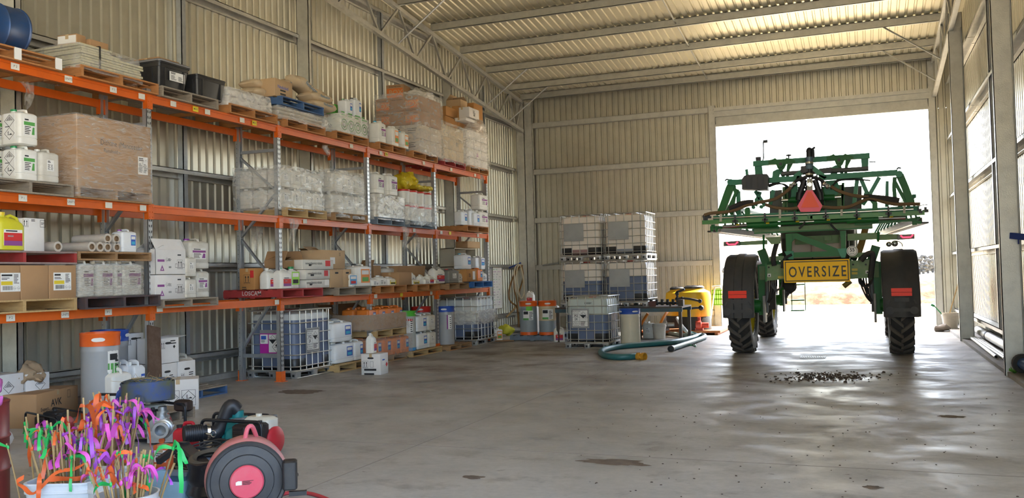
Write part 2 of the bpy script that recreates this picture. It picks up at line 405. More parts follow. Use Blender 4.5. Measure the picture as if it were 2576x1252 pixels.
# ---------------------------------------------------------------- PALLET RACK
XF,XB=-9.0,-9.86           # front and rear upright planes (aisle side faces of the beams)
RY=[6.55,9.45,12.35,15.22,18.15,21.15]
ZT,ZM,ZL=4.25,2.74,1.37
rack=thing('pallet_rack','orange and galvanised steel pallet racking with three beam levels along the left wall','pallet rack',(XF,RY[2],0))
RO=Vector((XF,RY[2],0))
def rp(name,mb,m,par=None,label=None):
    if par is None: mb.v=[tuple(Vector(p)-RO) for p in mb.v]
    return part(name,mb,m,par or rack,label=label)
topof={0:4.36,1:4.36,2:4.36,3:4.36,4:4.36,5:4.32}
rackm=mat('rack upright steel',(.5,.51,.52),.4,.75,.35,7,(.25,.26,.28))
slot=mat('slot shadow',(.03,.03,.03),.8)
def upright(y,x,front):
    mb=MB(); w,d=.09,.075; t=.006
    xx=(x-d,x) if front else (x,x+d)
    # channel section with its face to the aisle
    mb.box(xx[0],y-w/2,0,xx[0]+t,y+w/2,4.33) if not front else mb.box(x-t,y-w/2,0,x,y+w/2,4.33)
    mb.box(xx[0],y-w/2,0,xx[1],y-w/2+t,4.33); mb.box(xx[0],y+w/2-t,0,xx[1],y+w/2,4.33)
    # teardrop slots in two rows
    fx=x+.0015 if front else x+d+.0015
    if front:
        for k in range(52):
            z=.25+k*.078
            for sy in (-1,1):
                yy=y+sy*.022; mb.add([(fx,yy-.008,z+.035),(fx,yy+.008,z+.035),(fx,yy+.008+sy*-.006,z),(fx,yy-.008+sy*-.006,z)],[(0,1,2,3)],1)
    else:
        for k in range(52):
            z=.25+k*.078; mb.add([(xx[0]+.02,y-w/2-.001,z),(xx[0]+.03,y-w/2-.001,z),(xx[0]+.03,y-w/2-.001,z+.012),(xx[0]+.02,y-w/2-.001,z+.012)],[(0,1,2,3)],1)
    return mb
for i,y in enumerate(RY):
    for x,fr in ((XF-.01,True),(XB,False)):
        rp('upright',upright(y,x,fr),[rackm,slot])
        mb=MB(); x0,x1=(x-.12,x+.05) if fr else (x-.05,x+.1)
        mb.box(x0,y-.07,0,x1,y+.07,.008)
        if i>=2 or 1:
            if fr: mb.box(x+.002,y-.055,0,x+.012,y+.06,.17); mb.box(x-.09,y-.062,0,x+.012,y-.052,.17)
            else: mb.box(x-.012,y-.055,0,x-.002,y+.06,.17)
            for k in (.05,.1,.14):
                if fr: mb.cyl((x+.012,y+.03,k),(x+.018,y+.03,k),.009,6)
        rp('base_plate',mb,mat('orange foot paint',(.75,.14,.02),.45,0,.3,7),label='orange base plate')
    zs=[.42,.6,1.12,1.72,2.3,2.9,3.45,4.05]
    k=0
    def br(z0,z1):
        mb=MB(); a,b_=((XF-.05,y,z0),(XB+.04,y,z1)) if k%2==0 else ((XB+.04,y,z0),(XF-.05,y,z1))
        mb.beam(a,b_,.035,.05,up=(0,1,0)); rp('brace',mb,galvd)
    mb=MB(); mb.beam((XF-.05,y,.42),(XB+.04,y,.42),.035,.06,up=(0,0,1)); rp('brace',mb,galvd)
    mb=MB(); mb.beam((XF-.05,y,3.85),(XB+.04,y,3.85),.035,.05,up=(0,0,1)); rp('brace',mb,galvd)
    pts=[.52,1.55,2.4,3.25-.1,3.78]
    for j in range(len(pts)-1):
        k=j+1; br(pts[j],pts[j+1])
def beamm(i,z,x,front):
    y0,y1=RY[i]+.045,RY[i+1]-.045; mb=MB(); h=.11
    xa=x-.01 if front else x+.01
    mb.box(xa-.04,y0,z-h,xa,y1,z); 
    if front: mb.box(xa-.001,y0,z-h*.28,xa+.012,y1,z); mb.box(xa-.001,y0,z-h,xa+.012,y1,z-h*.72) if 0 else None
    for ye,s in ((y0,1),(y1,-1)):
        f0,f1=(xa-.055,xa+.02)
        mb.box(f0,ye-s*.045-.0,z-.2,f1,ye+s*.006,z+.01)
        if front:
            for k in range(3): mb.cyl((f1,ye-s*.02,z-.17+.07*k),(f1+.006,ye-s*.02,z-.17+.07*k),.008,6)
    return rp('beam',mb,orange)
tagm=mat('shelf label',(.75,.72,.62),.7,0,.2,15)
yelt=mat('yellow load sign',(.75,.6,.03),.6)
tx=mat('printed letters',(.12,.1,.1),.7)
tags={('T',0):[(38,'P 2',0),(172,'UNITS',0),(285,'P 1',0),(371,'',0)],('T',1):[(436,'',0),(492,'MAX',1),(522,'',0),(609,'',0),(640,'MAX',1)],('M',0):[(57,'P 1',0),(178,'UNITS',0),(273,'',0),(368,'',0)],('L',0):[(26,'P 2',0),(163,'UNITS',0),(272,'P 1',0)],('L',1):[(401,'',0),(698,'',0)],('M',2):[(766,'',0)],('T',2):[(884,'',0)],('T',3):[(958,'',0),(972,'MAX',1),(1066,'',0)],('M',4):[(1108,'',0),(1130,'',1),(1200,'',0)],('L',3):[(1010,'',1),(945,'',0),(1085,'',0)],('T',4):[(1135,'',0),(1195,'',0)],('M',3):[(1040,'',0)]}
for lv,z in (('T',ZT),('M',ZM),('L',ZL)):
    for i in range(5):
        b=beamm(i,z,XF,True); beamm(i,z-.0,XB,False)
        for px,s,c in tags.get((lv,i),[]):
            y=onX(px,500 if lv=='M' else (760 if lv=='L' else 200+px*.2),XF).y
            y=min(max(y,RY[i]+.14),RY[i+1]-.14)
            mb=MB(); x=XF+.004; mb.box(x-.003,y-.055,z-.09,x+.001,y+.055,z-.015)
            mb.v=[tuple(Vector(p)-RO) for p in mb.v]
            if s: textmesh(mb,s,.038,Vector((x+.003,y,z-.052))-RO,(0,1,0),(0,0,1),1,.005)
            q=part('shelf_label',mb,[yelt if c else tagm,tx],b,label='yellow load label' if c else 'white shelf label')
# ---------------------------------------------------------------- PALLETS
def make_pallet(m,bears=3,L=1.165,W=1.165,label='',h=.15,noside=False):
    """L along Y (bearers seen end-on from the aisle), W along X; top boards run along Y"""
    t=thing('pallet',label,'pallet',(0,0,0))
    n=7; bw=.095
    for k in range(n):
        x=-W/2+bw/2+(W-bw)*k/(n-1); mb=MB(); mb.box(x-bw/2,-L/2,h-.02,x+bw/2,L/2,h); mb.jit(.003,0,3,k); part('deck_board',mb,m,t)
    for k in range(bears):
        y=-L/2+.02+(L-.04)*k/(bears-1); mb=MB(); mb.box(-W/2,y-.02,.02,W/2,y+.02,h-.02); part('bearer',mb,m,t)
    for k in range(3):
        x=(-W/2+.05,0,W/2-.05)[k]; mb=MB(); mb.box(x-.05,-L/2,0,x+.05,L/2,.02); mb.jit(.002,0,3,k+9); part('bottom_board',mb,m,t)
    return t
PAL={}
def pallet(m,yc,z,xf=-8.9,label='',L=1.165,W=1.165,group=None,rz=0,bears=3,h=.15):
    k=(m.name,L,W,bears,h)
    if k not in PAL: PAL[k]=make_pallet(m,bears,L,W,label,h)
    return dup(PAL[k],(xf-W/2,yc,z),rz,label,group)
def span(x0,x1,y,X=-8.9):
    a=onX(x0,y,X);b=onX(x1,y,X); return a.y,b.y
# ---------------------------------------------------------------- GOODS
V=Vector
def onp(o,ux,uy,x,y,e=0): 
    n=V(ux).cross(V(uy)); return V(o)+V(ux)*x+V(uy)*y+n*e
def qd(mb,o,ux,uy,x0,y0,x1,y1,m,e=.001):
    mb.add([onp(o,ux,uy,x0,y0,e),onp(o,ux,uy,x1,y0,e),onp(o,ux,uy,x1,y1,e),onp(o,ux,uy,x0,y1,e)],[(0,1,2,3)],m)
def poly(mb,o,ux,uy,pts,m,e=.001):
    mb.add([onp(o,ux,uy,x,y,e) for x,y in pts],[tuple(range(len(pts)))],m)
def frame(mb,o,ux,uy,pts,t,m,e=.001):
    n=len(pts)
    for i in range(n):
        a=V((*pts[i],0));b=V((*pts[(i+1)%n],0));d=(b-a).normalized();p=V((-d.y,d.x,0))*t/2;a-=d*t/2;b+=d*t/2
        poly(mb,o,ux,uy,[(a-p)[:2],(b-p)[:2],(b+p)[:2],(a+p)[:2]],m,e)
def arrows(mb,o,ux,uy,cx,cy,s,m=1,box=True):
    for k in (-.22,.22):
        x=cx+k*s; qd(mb,o,ux,uy,x-.05*s,cy-.4*s,x+.05*s,cy+.25*s,m); poly(mb,o,ux,uy,[(x-.15*s,cy+.2*s),(x+.15*s,cy+.2*s),(x,cy+.48*s)],m,.0013)
    qd(mb,o,ux,uy,cx-.45*s,cy-.52*s,cx+.45*s,cy-.46*s,m)
    if box: frame(mb,o,ux,uy,[(cx-.52*s,cy-.62*s),(cx+.52*s,cy-.62*s),(cx+.52*s,cy+.6*s),(cx-.52*s,cy+.6*s)],.03*s,m)
def lines(mb,o,ux,uy,x0,y0,x1,y1,n,m=1,fill=.45):
    h=(y1-y0)/n
    for i in range(n):
        w=rnd(.55,1.0); qd(mb,o,ux,uy,x0,y1-h*(i+fill),x0+(x1-x0)*w,y1-h*i,m)
def barcode(mb,o,ux,uy,x0,y0,x1,y1,m=1):
    x=x0
    while x<x1:
        w=rnd(.002,.006); qd(mb,o,ux,uy,x,y0,min(x+w,x1),y1,m); x+=w+rnd(.002,.005)
def diamond(mb,o,ux,uy,cx,cy,s,m=1,kind='tree'):
    frame(mb,o,ux,uy,[(cx,cy-s),(cx+s,cy),(cx,cy+s),(cx-s,cy)],s*.07,m)
    if kind=='tree':
        qd(mb,o,ux,uy,cx-.3*s,cy-.25*s,cx-.2*s,cy+.4*s,m); poly(mb,o,ux,uy,[(cx-.55*s,cy-.25*s),(cx+.55*s,cy-.25*s),(cx+.5*s,cy-.15*s),(cx+.3*s,cy+.02*s),(cx+.05*s,cy-.15*s)],m,.0013)
        poly(mb,o,ux,uy,[(cx-.25*s,cy+.1*s),(cx-.02*s,cy+.3*s),(cx-.2*s,cy+.18*s)],m,.0015); poly(mb,o,ux,uy,[(cx-.25*s,cy+.05*s),(cx-.5*s,cy+.25*s),(cx-.3*s,cy+.15*s)],m,.0015)
    if kind=='stripe':
        for k in range(-3,4):
            w=.075*s; h=s*(.82-abs(k)*.21); qd(mb,o,ux,uy,cx+k*.2*s-w/1.5,cy+.02*s,cx+k*.2*s+w/1.5,cy+max(h,.08*s),m)
    if kind=='corr':
        poly(mb,o,ux,uy,[(cx-s*.95,cy-.0*s),(cx+s*.95,cy),(cx,cy-.95*s)],m,.0013); poly(mb,o,ux,uy,[(cx-.4*s,cy+.3*s),(cx-.1*s,cy+.5*s),(cx-.15*s,cy+.25*s)],m); qd(mb,o,ux,uy,cx-.5*s,cy+.1*s,cx+.5*s,cy+.16*s,m)
    if kind=='skull':
        poly(mb,o,ux,uy,[(cx-.2*s,cy+.1*s),(cx+.2*s,cy+.1*s),(cx+.25*s,cy+.4*s),(cx,cy+.55*s),(cx-.25*s,cy+.4*s)],m); qd(mb,o,ux,uy,cx-.5*s,cy-.1*s,cx+.5*s,cy-.03*s,m)
    if kind=='fill': poly(mb,o,ux,uy,[(cx,cy-s),(cx+s,cy),(cx,cy+s),(cx-s,cy)],m,.0012)
FX=(V((0,1,0)),V((0,0,1)))      # on a face that looks along +X
FY=(V((1,0,0)),V((0,0,1)))      # on a face that looks along -Y
FZ=(V((1,0,0)),V((0,1,0)))
def label(par,o,u,w,h,style='text',cols=None,name='label',lab=None):
    """a printed sticker: o is its centre, u its (reading, up) axes"""
    ux,uy=u; mb=MB(); e=.0015
    o2=onp(o,ux,uy,0,0,e)
    mb.add([onp(o,ux,uy,x,y,k) for k in (-.002,e) for x,y in ((-w/2,-h/2),(w/2,-h/2),(w/2,h/2),(-w/2,h/2))],[(0,1,2,3),(4,5,6,7),(0,1,5,4),(1,2,6,5),(2,3,7,6),(3,0,4,7)],0)
    if style=='text':
        lines(mb,o2,ux,uy,-w*.42,h*.22,w*.1,h*.42,2,1,.6); lines(mb,o2,ux,uy,-w*.42,-h*.42,-w*.02,h*.1,6,1); lines(mb,o2,ux,uy,w*.06,-h*.42,w*.42,h*.1,7,1)
    elif style=='band':
        qd(mb,o2,ux,uy,-w/2,h*.1,w/2,h*.3,2); lines(mb,o2,ux,uy,-w*.42,h*.34,w*.2,h*.45,1,1,.7); lines(mb,o2,ux,uy,-w*.42,-h*.45,w*.3,h*.04,5,1)
        poly(mb,o2,ux,uy,[(w*.2,-h*.4),(w*.46,-h*.4),(w*.46,h*.02),(w*.3,h*.02)],2)
    elif style=='pict':
        qd(mb,o2,ux,uy,-w/2,-h*.2,w/2,h*.3,2); qd(mb,o2,ux,uy,-w/2,-h*.5,w/2,-h*.2,3); lines(mb,o2,ux,uy,-w*.4,h*.34,w*.3,h*.45,1,1,.7); lines(mb,o2,ux,uy,-w*.3,-.02*h,w*.2,h*.14,1,0,.6)
    elif style=='full':
        qd(mb,o2,ux,uy,-w/2,-h/2,w/2,h/2,2); qd(mb,o2,ux,uy,-w*.4,h*.1,w*.4,h*.4,0,.0014); lines(mb,o2,ux,uy,-w*.36,h*.14,w*.36,h*.36,2,1,.55); qd(mb,o2,ux,uy,-w*.36,-h*.4,w*.36,-h*.1,3,.0014)
    elif style=='hazard':
        diamond(mb,o2,ux,uy,0,h*.22,min(w,h*.5)*.45,1,'stripe'); 
        if h>w*1.4: diamond(mb,o2,ux,uy,0,-h*.25,min(w,h*.5)*.45,1,'tree')
        lines(mb,o2,ux,uy,-w*.4,-.04*h,w*.1,.02*h,1,1)
    elif style=='tree': diamond(mb,o2,ux,uy,0,0,min(w,h)*.46,1,'tree')
    elif style=='stripe': diamond(mb,o2,ux,uy,0,0,min(w,h)*.46,1,'stripe')
    elif style=='code':
        qd(mb,o2,ux,uy,-w*.48,-h*.15,w*.1,h*.05,2); lines(mb,o2,ux,uy,-w*.45,h*.3,w*.1,h*.42,1,1,.8); lines(mb,o2,ux,uy,-w*.45,h*.1,w*.0,h*.24,2,1); barcode(mb,o2,ux,uy,-w*.4,-h*.42,w*.1,-h*.2); lines(mb,o2,ux,uy,w*.16,-h*.1,w*.46,h*.42,8,1); diamond(mb,o2,ux,uy,w*.2,-h*.33,h*.1); diamond(mb,o2,ux,uy,w*.4,-h*.33,h*.1)
    cols=cols or (mat('label violet',(.25,.06,.25),.6),mat('label green',(.1,.35,.08),.6))
    q=part(name,mb,[paper,ink]+list(cols),par)
    if lab: q['label']=lab
    return q
LG=mat('label green',(.1,.35,.08),.6); LV=mat('label violet',(.25,.06,.25),.6); LB=mat('label blue',(.03,.1,.45),.55); LR=mat('label red',(.6,.03,.03),.6); LO=mat('label orange',(.75,.25,.05),.6); LY=mat('label yellow',(.72,.55,.03),.6); LC=mat('label cyan',(.05,.4,.6),.55)
# --- jerrycan (20 litre, square shouldered, moulded grip across the top)
def can_body(w,d,h,grip=True,neck=(-1,0)):
    mb=MB(); r=min(w,d)*.17
    mb.rbox(d/2,w/2,[(0,.02),(.012,.002),(.03,0),(h*.18,0),(h*.19,.004),(h*.21,.004),(h*.22,0),(h*.84,0),(h*.87,.006),(h*.91,.03),(h*.925,.05)],r,4)
    if grip:
        z=h*.91
        mb.tube([(-d*.36,0,z-.01),(-d*.33,0,h*.965),(-d*.2,0,h*.985),(d*.2,0,h*.985),(d*.33,0,h*.965),(d*.36,0,z-.01)],.017,8)
    mb.cyl((0,-w*.3,h*.9),(0,-w*.3,h*.95),.03,12)
    return mb
PROTO={}
def jerrycan(key,name,w,d,h,bodym,capm,labels,grip=True):
    t=thing(name,'',name.replace('_',' '))
    part('body',can_body(w,d,h,grip),bodym,t)
    mb=MB(); mb.cyl((0,-w*.3,h*.945),(0,-w*.3,h*.995),.034,14); part('cap',mb,capm,t)
    for (face,y,z,lw,lh,st,cols) in labels:
        if face=='X': label(t,(d/2+.002,y,z),FX,lw,lh,st,cols)
        else: label(t,(y,-w/2-.002,z),FY,lw,lh,st,cols)
    PROTO[key]=[t,False]; return t
# --- jug (5 litre bottle with a loop handle)
def jug(key,name,w,d,h,bodym,capm,labels):
    t=thing(name,'',name); mb=MB()
    r=min(w,d)*.28
    L=[(0,.012),(.01,0),(h*.62,0)]
    mb.rbox(d/2,w/2,L+[(h*.66,.004)],r,4)
    # shoulder rises to an off-centre neck
    rings=[]
    for k in range(5):
        f=k/4; z=h*(.66+.22*f); s=1-f*f*.72
        rings.append([(x*s,y*s-w*.2*f*f,z) for x,y in rr(d/2-.004,w/2-.004,r,4)])
    mb.loft(rings,0)
    mb.cyl((0,-w*.2,h*.86),(0,-w*.2,h*.93),.022,12)
    mb.tube([(0,-w*.1,h*.86),(0,w*.12,h*.92),(0,w*.33,h*.86),(0,w*.41,h*.72),(0,w*.4,h*.58)],.016,8)
    part('body',mb,bodym,t)
    mb=MB(); mb.cyl((0,-w*.2,h*.92),(0,-w*.2,h*1.0),.026,14); part('cap',mb,capm,t)
    for (face,y,z,lw,lh,st,cols) in labels:
        if face=='X': label(t,(d/2+.001,y,z),FX,lw,lh,st,cols)
        else: label(t,(y,-w/2-.001,z),FY,lw,lh,st,cols)
    PROTO[key]=[t,False]; return t
# --- slim bottle
def bottle(key,name,w,d,h,bodym,capm,labels):
    t=thing(name,'',name); mb=MB()
    mb.rbox(d/2,w/2,[(0,.008),(.01,0),(h*.4,0),(h*.44,.006),(h*.5,.006),(h*.54,0),(h*.72,0),(h*.8,.015),(h*.85,.035)],min(w,d)*.4,5)
    mb.cyl((0,0,h*.84),(0,0,h*.92),.026,12); part('body',mb,bodym,t)
    mb=MB(); mb.cyl((0,0,h*.9),(0,0,h),.031,14); part('cap',mb,capm,t)
    for (face,y,z,lw,lh,st,cols) in labels:
        if face=='X': label(t,(d/2+.001,y,z),FX,lw,lh,st,cols)
        else: label(t,(y,-w/2-.001,z),FY,lw,lh,st,cols)
    PROTO[key]=[t,False]; return t
def put(key,loc,lab,rz=0,group=None,rot=None,sc=None,skip=(),**cols):
    t2=dup(PROTO[key][0],loc,rz,lab,group,rot,sc,skip)
    if cols: recol(t2,**cols)
    return t2
jerrycan('can','jerrycan',.29,.26,.4,white,mat('white cap',(.75,.74,.7),.45),[('X',.02,.2,.17,.19,'band',(LV,LG))])
jerrycan('canhaz','jerrycan',.29,.26,.4,white,grnc,[('X',0,.2,.16,.2,'band',(LG,LV)),('Y',0,.2,.15,.3,'hazard',None)])
jerrycan('canb','jerrycan',.29,.26,.38,mat('clean white plastic',(.74,.76,.78),.4,0,.12,5),white,[('X',.06,.2,.09,.17,'full',(LB,LC))])
jerrycan('canplain','jerrycan',.29,.26,.39,whited,white,[('X',.0,.2,.1,.13,'text',None)])
jerrycan('canp','jerrycan',.3,.25,.56,whited,purp,[('X',-.02,.28,.2,.2,'band',(LV,LG))])
jerrycan('canfood','jerrycan',.28,.24,.42,white,blackr,[('X',.02,.2,.17,.26,'full',(LO,LG))])
jug('jug','jug',.2,.14,.3,white,white,[('X',-.01,.1,.13,.13,'text',None)])
jug('jugp','jug',.22,.15,.36,white,white,[('X',0,.12,.15,.15,'pict',(LR,LV))])
jug('jugy','jug',.2,.14,.28,white,white,[('X',0,.1,.15,.13,'full',(LY,ink))])
jug('jugb','jug',.2,.15,.33,white,LC,[('X',0,.12,.14,.15,'pict',(LC,LG))])
bottle('bottle','bottle',.16,.12,.34,white,grnc,[('X',0,.16,.12,.2,'full',(mat('lime label',(.3,.65,.05),.5),ink))])
bottle('bottleb','bottle',.15,.15,.3,white,ink,[('X',0,.13,.14,.17,'full',(mat('sky blue label',(.05,.3,.6),.5),LR))])
# --- cartons
def carton(name,lab,loc,sx,sy,sz,m=card,rz=0,group=None,open_=None,tape=True,prints=(),hole=False,rot=None,cat='carton'):
    """sx across (X), sy along (Y), sz high; base centre at loc; open_: list of flap angles for (-X,+X,-Y,+Y) in degrees from closed"""
    t=thing(name,lab,cat,loc,rz,group)
    if rot: t.rotation_euler=rot
    mb=MB(); k=.004
    if open_ is None:
        mb.rbox(sx/2,sy/2,[(0,.003),(.004,0),(sz-.004,0),(sz,.003)],.006,1,sm=False)
    else:
        mb.box(-sx/2,-sy/2,0,sx/2,sy/2,k)
        mb.box(-sx/2,-sy/2,0,-sx/2+k,sy/2,sz);mb.box(sx/2-k,-sy/2,0,sx/2,sy/2,sz);mb.box(-sx/2,-sy/2,0,sx/2,-sy/2+k,sz);mb.box(-sx/2,sy/2-k,0,sx/2,sy/2,sz)
    if hole:
        for f in hole:
            if f=='X': o,u=V((sx/2,0,sz*.8)),FX
            else: o,u=V((0,-sy/2,sz*.8)),FY
            poly(mb,o,u[0],u[1],[(.04*math.cos(a)+(.02 if math.cos(a)>0 else -.02),.016*math.sin(a)) for a in [2*PI*i/14 for i in range(14)]],1,.001)
    part('body',mb,[m,ink],t)
    if open_ is not None:
        fl=min(sx,sy)*.5
        for i,a in enumerate(open_):
            if a is None: continue
            mb=MB(); w=(sy if i<2 else sx)-.01; L=fl*rnd(.9,1.0)
            mb.box(0,-w/2,-.002,L,w/2,.002)
            ang_=[(0,0),(0,PI),(0,PI/2),(0,-PI/2)][i][1]
            base=[(-sx/2,0,sz),(sx/2,0,sz),(0,-sy/2,sz),(0,sy/2,sz)][i]
            M=Matrix.Translation(base)@Matrix.Rotation(ang_,4,'Z')@Matrix.Rotation(-math.radians(a),4,'Y'); mb.xf(M)
            part('flap',mb,m,t)
    elif tape:
        mb=MB(); mb.box(-.025,-sy/2-.001,sz-.0015,.025,sy/2+.001,sz+.0012); mb.box(-.025,-sy/2-.0012,sz-.06,.025,-sy/2,sz); part('tape',mb,mat('packing tape',(.5,.36,.2),.3),t)
    if prints:
        mb=MB()
        for pr in prints:
            kind,face,x,y,s=pr[:5]
            o,u=(V((sx/2,0,sz/2)),FX) if face=='X' else ((V((0,-sy/2,sz/2)),FY) if face=='Y' else (V((0,0,sz)),FZ))
            if kind=='arrows': arrows(mb,o,u[0],u[1],x,y,s,0)
            elif kind=='lines': lines(mb,o,u[0],u[1],x-s/2,y-s*.3,x+s/2,y+s*.3,pr[5] if len(pr)>5 else 4,0)
            elif kind=='bar': qd(mb,o,u[0],u[1],x-s/2,y-s*.12,x+s/2,y+s*.12,pr[5])
            elif kind=='diamond': diamond(mb,o,u[0],u[1],x,y,s,0 if len(pr)<7 else pr[6],pr[5] if len(pr)>5 else 'tree')
            elif kind=='barcode': barcode(mb,o,u[0],u[1],x-s/2,y-s*.25,x+s/2,y+s*.25,0)
            elif kind=='text': textmesh(mb,pr[5],s,onp(o,u[0],u[1],x,y,.0015),u[0],u[1],pr[6] if len(pr)>6 else 0,.012)
            elif kind=='tri': poly(mb,o,u[0],u[1],[(x-s/2,y-s*.5),(x+s/2,y-s*.5),(x,y+s*.5)],1); poly(mb,o,u[0],u[1],[(x-s*.18,y-s*.32),(x+s*.18,y-s*.32),(x,y+s*.05)],3,.0014)
            elif kind=='panel': qd(mb,o,u[0],u[1],x-pr[5]/2,y-pr[6]/2,x+pr[5]/2,y+pr[6]/2,pr[7],.0008)
            elif kind=='frame': frame(mb,o,u[0],u[1],[(x-s/2,y-pr[5]/2),(x+s/2,y-pr[5]/2),(x+s/2,y+pr[5]/2),(x-s/2,y+pr[5]/2)],.004,0)
        part('print',mb,[ink,LV,LR,paper,LB,mat('print orange',(.62,.16,.03),.7)],t)
    return t
# --- sacks
def sack(name,lab,loc,L,W,H,m,rz=0,rot=None,group=None,seed=0,text=None,tcol=None,sag=.0,cat='sack',face='top',rough=0):
    t=thing(name,lab,cat,loc,rz,group)
    if rot: t.rotation_euler=rot
    mb=MB(); n=30 if rough else 14; rings=[]
    for i in range(n+1):
        f=-1+2*i/n; e=max(1-abs(f)**5,.02); y=f*L/2
        ww=W/2*(.9+.1*e)*(1-.12*abs(f)**6); hh=H/2*(e**.55)
        ring=[]
        for j in range(32 if rough else 16):
            a=2*PI*j/(32 if rough else 16); ca,sa=math.cos(a),math.sin(a)
            ring.append((ww*math.copysign(abs(ca)**.7,ca),y,H/2+hh*math.copysign(abs(sa)**.8,sa)-sag*f*f))
        rings.append(ring)
    mb.loft(rings,0); mb.jit(H*.09,0,7,seed); mb.jit(rough,0,9,seed+1); mb.jit(rough*.5,0,21,seed+2)
    b=part('bag_body',mb,m,t)
    if text:
        tm=MB()
        if face=='top': textmesh(tm,text,W*.24,(0,0,H*1.045),(0,1,0),(-1,0,0),0,.01)
        else: textmesh(tm,text,H*.42,(W/2*1.06,0,H*.55),(0,1,0),(0,0,1),0,.012)
        part('lettering',tm,tcol or mat('sack print blue',(.05,.18,.32),.6),t)
    return t
# --- drum
def drum(key,r,h,bodym,lidm,basem,labs=(),fill=None,fillm=None,lidh=.11):
    t=thing('drum','','drum'); mb=MB()
    lv=h*(fill or 0)
    prof=[(r*.95,.0),(r*.97,.02),(r*.985,.07),(r,.09),(r*.985,.11),(r,.14),(r,h*.78),(r*1.012,h*.79),(r,h*.8),(r*.99,h*.88),(r*.95,h*.93)]
    if fill:
        mb.lathe([p for p in prof if p[1]<lv]+[(r,lv)],28); part('liquid',mb,fillm,t,label='darker liquid showing through the wall'); mb=MB()
        mb.lathe([(r,lv)]+[p for p in prof if p[1]>lv],28); part('body',mb,bodym,t)
    else: mb.lathe(prof,28); part('body',mb,bodym,t)
    mb=MB(); mb.lathe([(r*1.0,h-lidh),(r*1.04,h-lidh),(r*1.04,h-lidh*.15),(r*1.06,h-lidh*.1),(r*1.06,h),(r*.98,h),(r*.96,h-.05)],28)
    for a in (-1.2,.4,2.5): 
        x,y=r*1.045*math.cos(a),r*1.045*math.sin(a); tx_,ty_=-math.sin(a),math.cos(a)
        poly(mb,(x,y,h-lidh*.5),(tx_,ty_,0),(0,0,1),[(.05*math.cos(q)+(.02 if math.cos(q)>0 else -.02),.017*math.sin(q)) for q in [2*PI*i/12 for i in range(12)]],1,.002)
    part('lid',mb,[lidm,paper],t,label='coloured lid with hand holes')
    if basem:
        mb=MB(); mb.lathe([(r*.97,0),(r*1.015,.0),(r*1.015,.06),(r*.98,.065)],28); part('base_ring',mb,basem,t)
    for (a,z,w,hh,st,cols) in labs:
        # curved sticker
        mb=MB(); n=6; 
        P=[(r*1.006*math.cos(a+(k/n-.5)*w/r),r*1.006*math.sin(a+(k/n-.5)*w/r)) for k in range(n+1)]
        mb.add([(x,y,z-hh/2) for x,y in P]+[(x,y,z+hh/2) for x,y in P],[(i,i+1,n+2+i,n+1+i) for i in range(n)],0)
        def patch(u0,v0,u1,v1,m):
            Q=[(r*1.012*math.cos(a+(u0+(u1-u0)*k/3)*w/r),r*1.012*math.sin(a+(u0+(u1-u0)*k/3)*w/r)) for k in range(4)]
            mb.add([(x,y,z+v0*hh) for x,y in Q]+[(x,y,z+v1*hh) for x,y in Q],[(i,i+1,5+i,4+i) for i in range(3)],m)
        if st=='dark': patch(-.45,.1,.0,.42,1); patch(-.5,-.5,.05,-.3,2)
        elif st=='green': patch(-.5,-.5,.5,.1,2); patch(-.35,.2,.35,.4,1)
        elif st=='red': patch(-.5,.35,.5,.5,2)
        elif st=='band': patch(-.5,-.5,-.25,.5,2)
        if st!='tag':
            for k in range(6): patch(.1,-.42+k*.14,.1+rnd(.2,.38),-.36+k*.14,1)
        part('label',mb,[paper,ink,(cols or LG)] if st!='tag' else [cols,ink,ink],t)
    PROTO[key]=[t,False]; return t
greyb=mat('grey drum plastic',(.36,.37,.38),.42,0,.3,4,(.28,.28,.27))
drum('drumor',.2,.72,greyb,orl,orl,[(-.35,.44,.15,.26,'green',LG)])
drum('drumor2',.2,.72,mat('bluegrey drum plastic',(.27,.31,.33),.42,0,.2,4),orl,orl,[(-1.25,.42,.24,.2,'dark',LG),(-1.12,.57,.14,.1,'tag',mat('green tag',(.15,.55,.03),.6))])
drum('drumor3',.2,.72,mat('cream drum plastic',(.6,.5,.32),.42,0,.2,4),orl,orl,[(-1.2,.44,.26,.21,'dark',LG)],.42,mat('bluegrey drum plastic',(.27,.31,.33),.42))
drum('drumbl',.2,.76,greyb,bluel,None,[(-.6,.45,.12,.28,'band',LV)])
drum('drumgn',.2,.83,mat('drum clear wall',(.5,.52,.5),.4,0,.3,4),grnl,mat('sky blue plastic',(.05,.3,.65),.4),[(-.5,.52,.15,.3,'red',LR)])
drum('drumcr',.215,.8,mat('cream plastic drum',(.68,.62,.48),.5,0,.35,4,(.5,.43,.3),.15,8),bluel,blackr)
drum('drumrd',.2,.76,greyb,redl,None)
# --- bucket
def bucket(key,r0,r1,h,m,lid=None,handle=True,name='bucket'):
    t=thing(name,'',name); mb=MB()
    mb.lathe([(r0,0),(r0+(r1-r0)*.7,h*.7),(r1*1.0,h*.72) if 0 else (r0+(r1-r0)*.8,h*.8),(r1*1.03,h*.8),(r1*1.03,h*.86),(r1*.99,h*.87),(r1,h*.97),(r1*1.04,h),(r1*.97,h),(r0*.96,.01)],24)
    part('body',mb,m,t)
    if lid:
        mb=MB(); mb.lathe([(r1*1.06,h*.93),(r1*1.07,h*.94),(r1*1.07,h+.012),(r1*.95,h+.016),(r1*.9,h+.006)],24); part('lid',mb,lid,t,label='red lid' if lid is redl else None)
    if handle:
        mb=MB(); mb.tube([(0,r1*1.05*math.cos(a),h*.83-math.sin(a)*r1*.95) for a in [PI*i/14 for i in range(15)]],.003,6); 
        mb.v=[(x+r1*.5*(1-abs(y)/(r1*1.05)),y,z) for x,y,z in mb.v]; part('handle',mb,steel,t)
    PROTO[key]=[t,False]; return t
